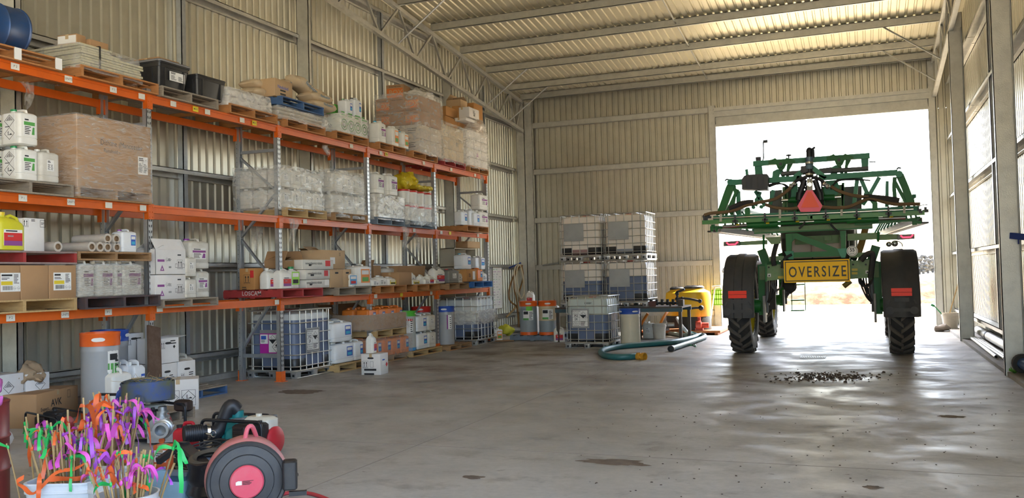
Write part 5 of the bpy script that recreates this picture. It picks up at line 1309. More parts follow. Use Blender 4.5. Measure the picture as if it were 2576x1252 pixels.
p=onZ(1415,859); put('jugp',(p.x-.05,p.y-.1,0),'white jug with picture label behind the UN 2922 container',-1.2,sc=(1,1.2,1.1))
# pallet with two orange-lidded drums
pal=pallet(gbp,21.75,0,-7.27,'blue grey pallet under the two orange-lidded drums in the corner',L=1.2,W=1.2,h=.14)
zt=.14; p=onY(1328,833,21.35); h=(onY(1328,757,21.35).z-zt)/.72
put('drumor2',(p.x,21.42,zt),'blue grey drum with orange lid and green tag, left on the corner pallet',0,sc=(h*.93,h*.93,h)); p=onY(1378,833,21.35); put('drumor3',(p.x-.02,21.42,zt),'half-full cream drum with orange lid, right on the corner pallet',0,sc=(h*.93,h*.93,h))
p=onY(1346,750,22.1); put('canplain',(p.x-.03,22.02,zt),'tall white container between the two orange-lidded drums',0,rot=(0,0,-1.57),sc=(1,1,1.95)); put('jugp',(p.x-.1,22.02,zt+.78),'white bottle with violet label standing behind the left drum',0,rot=(0,0,-1.57),sc=(1,1,.9))
p=onY(1403,800,22.1); put('canplain',(p.x-.06,21.95,zt),'tall white container behind the half-full cream drum',0,rot=(0,0,-1.57),sc=(.8,1,2.0))
mb=MB(); p=onZ(1398,840,.14); mb.beam((p.x-.03,p.y-.0,.15),(p.x-.05,p.y+.1,1.02),.03,.03); solo('stick',mb,wood,'thin timber stick leaning beside the half-full cream drum','stick')
# floor bits in the corner
p=onZ(1247,857); put('canfood',(p.x,p.y+.1,0),'white jug standing on the floor past the end of the rack',0,sc=(.8,.85,onY(1247,826,p.y).z/.42),rot=(0,0,-.6))
mb=MB(); mb.sphere((0,0,.15),.2,0,36,18,(1.3,.9,.62)); mb.jit(.07,0,4,3); mb.jit(.03,0,12,3); p=onZ(1268,840); solo('yellow_bag',mb,mat('yellow woven bag',(.5,.48,.03),.6,0,.3,6),'yellow bag slumped on the floor below the whiteboard','bag',(p.x+.3,p.y-.6,0))
mb=MB(); mb.box(-.25,-.18,0,.25,.18,.008); mb.jit(.01,0,4,1); p=onZ(1268,858); solo('cardboard_sheet',mb,card,'torn cardboard sheet lying beside the white jug','cardboard',(p.x,p.y,.012),.4)
mb=MB(); mb.cyl((0,0,.08),(.5,.2,.08),.075,16); p=onZ(1300,838); solo('pipe_offcut',mb,galvd,'short grey pipe offcut on the floor behind the yellow bag','pipe',(p.x-.45,p.y+.2,0))
# whiteboard
X=-10.34; a=onX(1237.5,672,X);b=onX(1263,775,X)
t=thing('whiteboard','whiteboard with handwritten notes on the left wall by the corner','whiteboard',(X,(a.y+b.y)/2,(a.z+b.z)/2)); hw=(b.y-a.y)/2*1.0; hh=(a.z-b.z)/2
mb=MB(); mb.box(-.15,-hw,-hh,.012,hw,hh); part('board',mb,mat('whiteboard enamel',(.8,.82,.82),.25),t)
mb=MB(); 
for (y0,z0,y1,z1) in ((-hw,-hh,hw,-hh+.02),(-hw,hh-.02,hw,hh),(-hw,-hh,-hw+.02,hh),(hw-.02,-hh,hw,hh)): mb.box(.0,y0,z0,.022,y1,z1)
part('frame',mb,steel,t)
mb=MB(); o=V((.013,0,0))
for k in range(15):
    z=hh*.9-k*hh*.122; m=(0,1,2,2)[k%4]
    y=-hw*.85
    while y<hw*rnd(.2,.85):
        w=rnd(.04,.14); pts=[]
        n=6
        for i in range(n): qd(mb,o,FX[0],FX[1],y+w*i/n,z+rnd(-.012,.012)-.005,y+w*(i+.9)/n,z+rnd(0,.016)+.005,m,.001)
        y+=w+rnd(.03,.2)
part('handwriting',mb,[mat('green marker',(.1,.35,.2),.7),mat('violet marker',(.35,.1,.4),.7),mat('grey marker',(.25,.27,.33),.7)],t)
# hose hooks and hoses
for k,(px,py) in enumerate(((1284,668),(1308,667))):
    p=onX(px,py,-10.3); mb=MB(); mb.beam((-10.35,p.y,p.z-.07),(-9.95,p.y+.02,p.z+.08),.05,.04); solo('hose_hook',mb,mat('blue steel hook',(.02,.05,.25),.5),'blue steel hose hook on the left wall, %s of two'%('nearer' if k==0 else 'farther'),'hook')
def hosepath(pts,n=10):
    P=[V(p) for p in pts]; o=[]
    for i in range(len(P)-1):
        p0=P[max(i-1,0)];p1=P[i];p2=P[i+1];p3=P[min(i+2,len(P)-1)]
        for k in range(n):
            t=k/n; o.append(.5*((2*p1)+(p2-p0)*t+(2*p0-5*p1+4*p2-p3)*t*t+(3*p1-p0-3*p2+p3)*t**3))
    o.append(P[-1]); return o
def HX(pts,X): return [onX(x,y,X) for x,y in pts]
X=-10.08
hb=mat('brown rubber hose',(.22,.11,.03),.5); hcream=mat('cream hose',(.55,.48,.34),.5)
mb=MB(); mb.tube(hosepath(HX([(1314,668),(1304,672),(1294,690),(1283,720),(1280,745),(1286,760),(1299,770),(1303,790),(1305,815),(1304,838)],X)),.026,8); solo('hose',mb,hb,'brown hose hanging from the blue hooks in a wide loop to the floor','hose')
mb=MB(); mb.tube(hosepath(HX([(1310,668),(1296,690),(1293,720),(1299,750),(1302,775)],X+.06)),.024,8); solo('hose',mb,hb,'inner brown hose loop hanging straight from the blue hooks','hose')
mb=MB(); mb.tube(hosepath(HX([(1312,667),(1316,690),(1312,715),(1306,735),(1306,760)],X+.02)),.024,8); solo('hose',mb,hb,'brown hose strand on the right side of the hanging coil','hose')
mb=MB(); mb.tube(hosepath(HX([(1304,664),(1296,672),(1294,695),(1298,725),(1306,745),(1313,749),(1318,735),(1318,710),(1313,680),(1308,666)],X+.1)),.02,8); solo('hose',mb,hcream,'cream hose hanging in a tight loop from the blue hooks','hose')
mb=MB(); mb.tube(hosepath(HX([(1307,665),(1301,675),(1300,700),(1305,735),(1308,745)],X+.13)),.02,8); mb2=mb; solo('hose',mb,hcream,'short inner strand of cream hose on the blue hooks','hose')
mb=MB(); mb.tube(hosepath(HX([(1309,666),(1314,690),(1318,720),(1321,756)],X+.1)),.02,8); solo('hose',mb,hcream,'cream hose tail dangling at the right of the coil','hose')
mb=MB(); a=onX(1274,797,-10.2);b=onX(1298,772,-10.2); mb.cyl(a,b,.03,8); solo('timber_handle',mb,woody,'short timber handle stuck slantwise behind the hoses','handle')
# pipes resting on the end wall girt
mb=MB(); a=onY(1365,667,26.55);b=onY(1405,661,26.55); mb.cyl(a,b,.025,8); solo('pipe',mb,galvd,'thin rusty pipe lying on the end wall girt','pipe')
# yellow tanks on a skid
yt=mat('yellow tank plastic',(.75,.46,.02),.4,0,.1,4)
def ytank(lab,px0,px1,pt,pb,Y,name=None):
    a=onY(px0,pb,Y);b=onY(px1,pb,Y);zt=onY(px0,pt,Y).z; zb=.12; r=abs(b.x-a.x)/2
    t=thing('chemical_tank',lab,'tank',((a.x+b.x)/2,Y+.0,zb)); h=zt-zb
    mb=MB(); mb.lathe([(r*.9,0),(r*.97,.02),(r*.97,h*.3),(r,h*.32),(r,h*.8),(r*.95,h*.88),(r*.6,h*.95),(r*.6,h*.97)],32); part('tank_body',mb,yt,t)
    mb=MB(); mb.lathe([(r*.915,0),(r*.99,.0),(r*.985,h*.3),(r*.97,h*.31)],32); part('base',mb,mat('dark tank base',(.035,.033,.03),.55,0,.3,5),t,label='dark base band')
    mb=MB(); mb.lathe([(r*.55,h*.96),(r*.62,h*.965),(r*.62,h*1.0),(r*.5,h*1.03),(r*.2,h*1.04)],24); 
    for k in range(8):
        a_=k*PI/4; mb.cbox(r*.4*math.cos(a_),r*.4*math.sin(a_),h*1.02,.05,.05,.02)
    part('lid',mb,black,t)
    return t
t=ytank('yellow chemical tank, rear left of the pair beside the doorway',1677,1735,725,815,24.6)
mb=MB(); textmesh(mb,'ALPHATX',.09,(-.1,-.475,.9),(1,-.0,0),(0,0,1),0,.02,sx=.8); 
t=ytank('taller sunlit yellow chemical tank, front right of the pair beside the doorway',1708,1790,722,815,23.9)
t=thing('pump_skid','rusty orange skid with pumps before the yellow tanks','skid',(-4.6,24.0,0))
mb=MB(); mb.box(-1.1,-.75,.06,1.1,1.2,.115); 
for x in (-1,-.2,.6,1.0): mb.box(x-.04,-.75,0,x+.04,1.2,.06)
part('deck',mb,mat('orange skid paint',(.4,.14,.05),.7,.2,.5,5),t)
def pumpb(x,y,m,nm):
    mb=MB(); mb.axle([(.03,-.1),(.11,-.09),(.13,-.02),(.13,.04),(.07,.06),(.07,.24),(.02,.25)],(x,y,.25),(1,.2,0),16); mb.cbox(x,y,.115,.2,.14,.06); mb.cyl((x,y,.36),(x,y,.46),.04,10); part(nm,mb,m,t)
pumpb(-.35,-.6,galvd,'pump'); pumpb(.55,-.62,mat('red pump paint',(.45,.05,.03),.5),'pump')
blk=mat('black fittings',(.02,.02,.022),.45)
P=lambda x,y,Y=23.25: onY(x,y,Y)
mb=MB(); mb.tube(hosepath([P(1704,775),P(1704,750),P(1703,735),P(1712,731),P(1722,727)]),.03,8); mb.tube(hosepath([P(1703,752),P(1716,750),P(1738,752),P(1760,757)]),.03,8)
for x,y in ((1703,738),(1703,752),(1703,765),(1716,751),(1761,757)): mb.sphere(P(x,y),.055,0,10,6)
mb.tube(hosepath([P(1735,776),P(1750,774),P(1763,774)]),.03,8); mb.sphere(P(1764,774),.07,0,10,6)
solo('pipework',mb,blk,'black valves and pipework in front of the yellow tanks','pipework')
oh=mat('orange hose',(.7,.22,.02),.45)
mb=MB(); mb.tube(hosepath([P(1700,762),P(1688,772,22.9),P(1678,785,22.6),P(1668,800,22.4),P(1661,815,22.3)]),.035,8); solo('hose',mb,oh,'orange hose running from the yellow tanks down under the bench','hose')
mb=MB(); mb.tube(hosepath([P(1630,788,22.1),P(1622,800,22.1),P(1613,815,22.1),P(1608,828,22.1),onZ(1612,838,.04)]),.035,8); solo('hose',mb,oh,'orange hose behind the whitish can under the bench','hose')
# small manifold on the bench top
t=thing('valve_manifold','black valve manifold lying on the bench top','valves',(onY(1665,768,21.0).x,21.0,BZ))
mb=MB(); mb.tube([(-.3,0,.08),(.35,.0,.08)],.03,8)
for k in range(5): mb.cyl((-.25+k*.13,0,.03),(-.25+k*.13,0,.17),.035,8); mb.sphere((-.25+k*.13,0,.08),.055,0,8,6)
for k in (-.25,.2): mb.cyl((k,0,0),(k,0,.06),.02,8)
part('valve_body',mb,blk,t); mb=MB(); mb.cyl((-.36,0,.08),(-.28,0,.08),.045,10); part('end_cap',mb,redl,t,label='red end cap')
mb=MB(); mb.box(-.1,-.08,0,.1,.08,.13); p=onY(1641,765,21.0); solo('battery',mb,mat('dark red box',(.12,.04,.03),.6),'dark red box on the bench left of the valve manifold','box',(p.x,21.0,BZ))
mb=MB(); mb.box(-.06,-.1,0,.06,.1,.15); solo('steel_block',mb,rust,'rusty steel block at the right end of the bench top','block',(-4.08,21.2,BZ))
# suction hose on the floor
th=mat('teal suction hose',(.03,.16,.17),.4,0,.3,6,(.06,.12,.12))
def FZ_(pts,z=.055): return [onZ(x,y,z) for x,y in pts]
def hose(lab,pts,r,m,z=None,cat='hose'):
    mb=MB(); mb.tube(hosepath(FZ_(pts,r if z is None else z)),r,10); return solo('hose',mb,m,lab,cat)
t=thing('suction_hose','teal suction hose curled over the floor with yellow coupling','hose',onZ(1560,880,0))
mb=MB(); mb.tube(hosepath(FZ_([(1606,894),(1580,897),(1545,897),(1520,893),(1512,884),(1525,877),(1560,871),(1620,866),(1690,860),(1730,852),(1750,846),(1750,842),(1735,838),(1715,832)],.06)),.06,12); part('hose',rel(t,mb),th,t)
a,b=onZ(1604,896,.06),onZ(1622,897,.06); d=(b-a).normalized()
mb=MB(); mb.axle([(.055,0),(.075,.0),(.075,.05),(.062,.06),(.062,.1),(.078,.11),(.078,.17),(.06,.17),(.055,.02)],a,d,20); mb.box(a.x+.05,a.y-.12,.04,a.x+.1,a.y+.1,.07); part('coupling',rel(t,mb),mat('yellow brass coupling',(.6,.3,.03),.4,.2),t,label='yellow cam coupling')
t=thing('suction_hose','second teal hose with black open end on the floor by the bench','hose',onZ(1690,878,0))
mb=MB(); mb.tube(hosepath(FZ_([(1690,876),(1715,868),(1745,858),(1772,847),(1765,842),(1745,846)],.055)),.055,12); part('hose',rel(t,mb),th,t)
a=onZ(1690,876,.055);b=onZ(1682,880,.055); mb=MB(); mb.axle([(.05,0),(.07,0),(.07,.12),(.05,.12),(.045,.02)],a,(b-a),18); part('coupling',rel(t,mb),blk,t)
hose('pale hose lying flat across the sunlit floor under the bench',[(1676,836),(1700,840),(1725,843)],.05,mat('pale green hose',(.3,.36,.3),.5))
hose('thin green cord beside the second teal hose',[(1725,868),(1742,868),(1750,871),(1748,866)],.012,grnc)
mb=MB(); mb.tube(hosepath([onY(1704,800,23.1),onY(1712,815,22.8),onY(1722,828,22.6),onZ(1733,838,.05)]),.045,10); solo('hose',mb,mat('white ribbed hose',(.7,.75,.75),.4),'white ribbed hose dropping from the pump to the floor','hose')
# white pole with green rack by the door jamb
p=onZ(1784,832); q=onY(1798,722,p.y+.9); mb=MB(); mb.cyl((p.x,p.y,0),(q.x,q.y,q.z),.022,8); mb.cyl((q.x-.08,q.y,q.z),(q.x+.16,q.y,q.z+.02),.035,8); solo('pole',mb,white,'white pole with T handle leaning at the left door jamb','pole')
t=thing('plastic_crate_panel','lime green slotted plastic panel hung at the door jamb','panel',onY(1803,745,26.5))
mb=MB(); 
for k in range(5): mb.box(-.14+.062*k,-.02,-.24,-.11+.062*k,.02,.18)
for z in (-.24,-.08,.06,.18): mb.box(-.14,-.02,z-.015,.17,.02,z+.015)
part('panel',mb,mat('lime plastic',(.25,.6,.02),.45),t)
# drain grate and mud
t=thing('drain_grate','steel drain grate let into the floor behind the sprayer','grate',onZ(2045,898,0)); 
w=abs(onZ(2078,898).x-onZ(2014,898).x); 
mb=MB(); mb.box(-w/2,-.16,-.02,w/2,.16,.0025); part('pit',mb,ink,t)
mb=MB()
for k in range(14): x=-w/2+w*(k+.5)/14; mb.box(x-.008,-.16,-.002,x+.01,.16,.008)
mb.box(-w/2,-.17,-.002,w/2,-.15,.008); mb.box(-w/2,.15,-.002,w/2,.17,.008); part('bars',mb,galvd,t)
mb=MB(); random.seed(5)
for k in range(420):
    g=random.gauss(0,1); x=2085+g*62; y=948+random.gauss(0,1)*6*(1 if abs(g)<1.5 else 1.6); p=onZ(x,y,0); s=rnd(.005,.018)*(1.9 if rnd(0,1)>.95 else 1)
    k0=len(mb.v); mb.sphere((p.x,p.y,s*.4),s,0,5,3,(1.2,1,.7))
for k in range(170):
    x=rnd(1450,2560); y=rnd(930,1250); p=onZ(x,y,0); s=rnd(.003,.008)
    if -9<p.x<1.7: mb.sphere((p.x,p.y,s*.4),s,0,5,3,(1.4,1,.6))
mb.jit(.004,0,40); q=solo('earth_crumbs',mb,mat('dry earth',(.075,.05,.035),.95),'crumbs of dark earth scattered on the floor behind the sprayer','earth'); q['kind']='stuff'
def puddle(lab,px,py,rx,ry,m,seed):
    mb=MB(); p=onZ(px,py); n=40; from mathutils import noise
    P=[]
    for i in range(n):
        a=2*PI*i/n; k=1+.5*noise.noise(V((math.cos(a)*1.7+seed,math.sin(a)*1.7,seed)))+.25*noise.noise(V((math.cos(a)*6+seed,math.sin(a)*6,seed)))
        P.append((p.x+rx*k*math.cos(a),p.y+ry*k*math.sin(a)))
    mb.add([(x,y,.001) for x,y in P]+[(x,y,.004) for x,y in [(p.x+(x-p.x)*.9,p.y+(y-p.y)*.9) for x,y in P]],[tuple(range(n,2*n))]+[(i,(i+1)%n,n+(i+1)%n,n+i) for i in range(n)],0); return solo('dirt_patch',mb,m,lab,'dirt')
db=mat('trodden dirt',(.17,.13,.095),.95,0,.75,9,(.07,.05,.035))
for lab,px,py,rx,ry,s in (('brown dirt patch in the middle foreground of the floor',1545,1162,.3,.11,1),('small dark dirt patch right of the floor middle',2390,1047,.14,.09,2),('small brown dirt patch at the bottom of the floor',1190,1200,.1,.06,3),('brown dirt patch in the rack aisle near the lone white carton',760,985,.4,.22,4),('small round dirt spot at the bottom right floor',2195,1226,.07,.05,5)):
    puddle(lab,px,py,rx,ry,db,s)
# ---- right side
p=onZ(2380,825,.06); t=put('bucket',(p.x+.1,p.y,.06),'white bucket with green rim and brooms at the right door jamb',1.4,sc=(1.25,1.25,1.3))
mb=MB(); mb.cyl((p.x-.0,p.y-.02,.12),(p.x+.45,p.y+.1,1.62),.016,8); solo('broom',mb,woody,'timber broom handle leaning from the white bucket at the right jamb','broom')
mb=MB(); mb.cyl((p.x+.15,p.y,.12),(p.x-.25,p.y-.05,.62),.014,8); mb.cyl((p.x-.25,p.y-.05,.62),(p.x-.33,p.y-.06,.66),.03,8); solo('brush',mb,grnc,'green handled brush standing in the white bucket','brush')
mb=MB(); mb.sphere((0,0,.08),.16,0,10,6,(1.2,1,.5)); mb.jit(.06,0,6,2); solo('rag',mb,mat('grey rag',(.2,.17,.14),.9),'grey rag heaped at the foot of the right door jamb','rag',(p.x-.12,p.y-.35,0))
def lp(px,py,X): return onX(px,py,X)
def pipe(lab,a,b,r,m=galv,ends=True):
    mb=MB(); mb.axle([(r*.8,0),(r,0),(r,(b-a).length),(r*.8,(b-a).length),(r*.8,.0)],a,b-a,18); return solo('pipe',mb,m,lab,'pipe')
a=V((2.28,22.0,.21));b=V((2.27,16.0,.21)); pipe('thick galvanised pipe lying along the right wall ledge',a,b,.09,galv)
mb=MB(); m_=V((2.279,20.2,.21)); mb.axle([(.092,-.06),(.1,-.06),(.1,.06),(.092,.06)],m_,(b-a),18,cap=False); solo('pipe_clamp',mb,blk,'black clamp on the thick galvanised pipe','clamp')
for k,(x0,x1,y0,y1) in enumerate(((2.06,2.0,21.2,16.9),(2.1,2.09,21.1,16.6),(2.14,2.17,21.3,16.3),(2.19,2.13,20.6,16.4))):
    pipe('thin galvanised pipe on the right ledge, %s from the wall'%['fourth','third','second','first'][k],V((x0,y0,.095)),V((x1,y1,.095)),.032,galv)
p=onX(2547,927,2.02); bp_=mat('blue pipe plastic',(.02,.08,.25),.4)
t=thing('blue_pipe','blue pipe with black flange lying on the ledge at the right edge','pipe',(2.05,14.55,.06)); mb=MB(); mb.cyl((0,0,.16),(.12,-1.6,.16),.085,18); part('pipe',mb,bp_,t); mb=MB(); mb.axle([(.09,-.06),(.135,-.06),(.14,0),(.135,.06),(.09,.06)],(0,-.02,.16),(.075,-1,0),20); part('flange',mb,blackr,t)
mb=MB()
for k in range(26):
    a_=rnd(0,6.28); mb.add([(0,0,0),(.02,0,.0),(.09*math.cos(a_)*rnd(.5,1),.09*math.sin(a_),rnd(.02,.09)),(.06*math.cos(a_),.07*math.sin(a_),.05)],[(0,1,2,3)])
solo('weed',mb,mat('green leaves',(.08,.3,.03),.6),'small green weed at the foot of the nearest right column','plant',(1.96,14.72,.06))
mb=MB(); mb.beam((2.02,14.9,2.06),(2.5,14.3,1.96),.05,.09); mb.cyl((2.1,14.8,2.05),(2.1,14.8,1.93),.012,6); solo('wall_bracket',mb,mat('blue steel hook',(.02,.05,.25),.5),'blue steel bracket arm on the nearest right column','bracket')
# conduit on the columns
def cond(lab,X,y,z0,z1): 
    mb=MB(); mb.cyl((X,y,z0),(X,y,z1),.012,8); solo('conduit',mb,galvd,lab,'conduit')
cond('thin conduit running up the second right column',2.13,21.46,2.0,6.8); cond('thin conduit running up the nearest right column',2.13,14.86,.3,6.0)
# ---------------------------------------------------------------- CROP SPRAYER
grn=mat('green machine paint',(.014,.15,.03),.42,0,.25,4,(.05,.13,.04),spec=.3)
grnt=mat('sky-lit green frame paint',(.045,.25,.14),.4,0,.2,5,(.04,.17,.09),spec=.3)  # teal cast of the sky light is put into this frame green
grng=mat('dusty green steel',(.15,.26,.11),.6,0,.5,5,(.3,.3,.2))
chrome=mat('chromed rod',(.75,.72,.68),.15,1)
tyrem=mat('tyre rubber',(.025,.025,.026),.8,0,.4,7,(.07,.06,.055)); lugm=mat('dusty tyre lugs',(.13,.115,.1),.9,0,.5,7,(.06,.055,.05))
rimy=mat('yellow wheel rim',(.65,.45,.02),.4,0,.2,5); grey_=mat('machine grey',(.12,.12,.12),.5)
fend=mat('mudguard plastic',(.045,.045,.048),.6,0,.35,4,(.1,.09,.08))
SO=V((-.86,18.4,0))
sp_=thing('crop_sprayer','green self-propelled crop sprayer with folded boom parked in the doorway','crop sprayer',SO)
def spart(name,mb,m,par=None,label=None):
    mb.v=[tuple(V(p)-SO) for p in mb.v]; return part(name,mb,m,par or sp_,label=label)
def S(px,py,Y): return onY(px,py,Y)
def bar(name,p0,p1,Y,w,h,m=grnt,Y2=None,label=None,par=None):
    mb=MB(); mb.beam(S(*p0,Y),S(*p1,Y2 or Y),w,h); return spart(name,mb,m,par,label)
def rod(name,p0,p1,Y,r,m=chrome,Y2=None,n=10,par=None):
    mb=MB(); mb.cyl(S(*p0,Y),S(*p1,Y2 or Y),r,n); return spart(name,mb,m,par)
def plate(name,pts,Y,t,m=grnt,label=None,par=None):
    mb=MB(); P=[S(x,y,Y) for x,y in pts]; n=len(P)
    mb.add(P+[V((p.x,p.y+t,p.z)) for p in P],[tuple(range(n)),tuple(range(n,2*n))[::-1]]+[(i,(i+1)%n,n+(i+1)%n,n+i) for i in range(n)]); return spart(name,mb,m,par,label)
def stube(name,pts,Y,r,m,n=8):
    mb=MB(); mb.tube(hosepath([S(x,y,Y) for x,y in pts],6),r,8); return spart(name,mb,m)
# wheels
R,W=.93,.42
def wheel(cx,cy,rad=R,w=W,inn=1):
    mb=MB(); prof=[(.56,-w*.36),(.62,-w*.47),(.78,-w*.5),(rad-.07,-w*.47),(rad-.045,-w*.38),(rad-.035,0),(rad-.045,w*.38),(rad-.07,w*.47),(.78,w*.5),(.62,w*.47),(.56,w*.36)]
    k=rad/R; prof=[(r if i in(3,4,5,6,7) else r*k,x) for i,(r,x) in enumerate(prof)]
    mb.axle(prof,(cx,cy,rad),(1,0,0),56,0,True,False)
    n=23
    for i in range(n):
        for s in (-1,1):
            th0=2*PI*(i+(.5 if s>0 else 0))/n
            L=4; low=[];up=[]
            for j in range(L+1):
                f=j/L; x=s*(-.02+f*(w*.5+.02)); th=th0-f*.24   # chevron trailing outwards
                dth=.042*(1+.2*f); rr0=rad-.05-(.03 if j==L else 0); rr1=rad-.0-(.016 if j==L else 0)
                for dd in (-dth,dth):
                    a=th+dd; low.append((cx+x,cy+rr0*math.cos(a),rad+rr0*math.sin(a))); a=th+dd*.8; up.append((cx+x,cy+rr1*math.cos(a),rad+rr1*math.sin(a)))
            vs=low+up; N=len(low); fs=[]
            for j in range(L):
                a=2*j; fs+=[(N+a,N+a+1,N+a+3,N+a+2),(a,a+2,N+a+2,N+a),(a+1,N+a+1,N+a+3,a+3)]
            fs+=[(0,N,N+1,1),(2*L,2*L+1,N+2*L+1,N+2*L)]
            mb.add(vs,fs,1)
    w_=spart('tyre',mb,[tyrem,lugm])
    mb=MB(); mb.axle([(.57*k,-w*.38),(.6*k,-w*.42),(.57*k,-w*.3),(.5*k,-.05),(.2,-.05),(.2,.05),(.5*k,.05),(.57*k,w*.3),(.6*k,w*.42),(.57*k,w*.38)],(cx,cy,rad),(1,0,0),40,cap=False); mb.axle([(.01,-.05),(.2,-.05)],(cx,cy,rad),(1,0,0),24,cap=False)
    for q in range(10): a=2*PI*q/10; mb.cyl((cx+inn*.05,cy+.15*math.cos(a),rad+.15*math.sin(a)),(cx+inn*.08,cy+.15*math.cos(a),rad+.15*math.sin(a)),.012,6)
    spart('rim',mb,rimy)
    mb=MB(); mb.axle([(.02,0),(.2,.02),(.2,.12),(.14,.14),(.14,.3),(.05,.31)],(cx+inn*.05,cy,rad),(inn,0,0),20); spart('hub_motor',mb,grn)
XL_,XR_=-2.29,.6
for x,inn in ((XL_,1),(XR_,-1)): wheel(x,18.42,R,W,inn); wheel(x,22.95,.9,.4,inn)
# rear mudguards
def guard(cx,cy,w,rad=1.04,full=True):
    pts=[]
    for a in range(-20,181,10):
        if a>=110: break
        pts.append((cy-rad*math.cos(math.radians(a)),R+rad*math.sin(math.radians(a))))
    lowz=.74 if full else .7
    pts=[(cy-rad*.985,lowz),(cy-rad*1.0,lowz+.25)]+[p for p in pts if p[1]>lowz+.3]
    mb=MB(); n=len(pts); rings=[]
    for i,(y,z) in enumerate(pts):
        ny,nz=(y-cy),(z-R); l=math.hypot(ny,nz); ny/=l;nz/=l
        ring=[]
        for (fx,dr) in ((-.5,-.13),(-.5,-.03),(-.42,0),(-.15,.0),(-.12,.015),(.12,.015),(.15,0),(.42,0),(.5,-.03),(.5,-.13),(.47,-.13),(.47,-.04),(.4,-.02),(-.4,-.02),(-.47,-.04),(-.47,-.13)):
            ring.append((cx+fx*w,y+ny*dr,z+nz*dr))
        rings.append(ring)
    mb.loft(rings,0,True,True); g=spart('mudguard',mb,fend)
    if full:
        y=cy-rad
        mb=MB(); mb.box(cx-.17,y-.02,1.12,cx+.17,y+.02,1.185); mb.box(cx-.17,y-.02,1.19,cx+.17,y+.02,1.26); spart('reflector',mb,mat('red reflector',(1,.05,.02),.4,spec=.3),g,label='red reflector')
        mb=MB(); mb.box(cx-.12,y-.012,1.02,cx+.12,y+.03,1.09); 
        for s in (-1,1): mb.axle([(.05,0),(.07,0),(.07,.03),(.05,.03)],(cx+s*.2,y-.008,.86),(0,1,0),16); mb.beam((cx+s*.2,y,1.05),(cx+s*.24,y,.98),.03,.02,up=(0,1,0))
        mb.box(cx-.13,y-.01,.84,cx+.13,y+.02,.9); spart('guard_moulding',mb,fend,g)
    return g
guard(XL_+.02,18.42,.58); guard(XR_+.0,18.42,.62); guard(XL_+.05,22.95,.5,1.0,False); guard(XR_,22.95,.5,1.0,False)
# legs between axle and hubs
for x,s in ((XL_,1),(XR_,-1)):
    for cy in (18.42,22.95):
        mb=MB(); xi=x+s*.38; mb.beam((xi,cy,.75),(xi,cy,1.75),.14,.18,up=(0,1,0)); mb.beam((xi,cy,1.65),(xi+s*.35,cy,1.75),.2,.22); mb.beam((xi-.0,cy,2.05),(xi+s*.12,cy,1.7),.16,.16,up=(0,1,0)); spart('wheel_leg',mb,grn)
        mb=MB(); mb.cyl((xi+s*.1,cy-.2,.95),(xi+s*.12,cy-.15,1.7),.045,10); mb.cyl((xi+s*.1,cy-.2,.8),(xi+s*.1,cy-.2,1.0),.025,10); spart('suspension_strut',mb,grey_)
        mb=MB(); mb.box(xi-.02+s*.06,cy-.5,.62,xi+.02+s*.06,cy-.2,1.15); mb.jit(.02,0,3,1); spart('inner_guard',mb,mat('dusty grey guard',(.25,.24,.22),.6,0,.4,5))
        mb=MB()
        for k in range(3): mb.tube(hosepath([(xi+s*.1,cy-.15,1.7),(xi+s*(.2+.05*k),cy-.3,1.45),(xi+s*(.15+.03*k),cy-.3,1.1),(xi+s*.05,cy-.1,.92)],6),.016,6)
        spart('leg_hoses',mb,blackr)
# chassis
for x in (-1.45,-.3):
    mb=MB(); mb.box(x-.08,17.6,1.55,x+.08,24.0,1.8); spart('chassis_rail',mb,grn)
for y in (18.42,22.95):
    mb=MB(); mb.box(-1.95,y-.13,1.45,.25,y+.13,1.72); spart('axle_beam',mb,grng)
# axle end boxes seen beside the sign
for pts,lab in (([(1926,666),(1973,664),(1973,702),(1927,706)],'l'),([(2138,656),(2190,652),(2192,698),(2138,702)],'r')):
    bx_=plate('axle_box',pts,17.45,.5,grng)
    x0=min(p[0] for p in pts);x1=max(p[0] for p in pts)
    plate('axle_flange',[(x0-1,662),(x0+3,662),(x0+3,708),(x0-1,708)] if lab=='l' else [(x1-3,650),(x1+1,650),(x1+1,702),(x1-3,702)],17.42,.06,grn)
    mb=MB()
    cx=x0+9 if lab=='l' else x1-10; cy=692 if lab=='l' else 684
    c=S(cx,cy,17.44); mb.box(c.x-.03,c.y-.004,c.z-.03,c.x+.03,c.y,c.z+.03); poly(mb,(c.x,c.y-.004,c.z),FY[0],FY[1],[(-.02,-.02),(.02,-.02),(0,.02)],1,.002); spart('warning_sticker',mb,[paper,ink],bx_)
    mb=MB(); cx=x0+38 if lab=='l' else x0+12
    for dy in (0,9):
        c=S(cx,(697 if lab=='l' else 678)+dy,17.44)
        if lab=='l' and dy: continue
        mb.box(c.x-.05,c.y-.004,c.z-.022,c.x+.05,c.y,c.z+.022)
    spart('sticker',mb,mat('yellow sticker',(.5,.38,.03),.5),bx_)
    mb=MB()
    for dx in (8,40): c=S(x0+dx,672 if lab=='l' else 665,17.44); mb.cyl((c.x,c.y-.015,c.z),(c.x,c.y,c.z),.018,8)
    spart('bolt',mb,blackr,bx_)
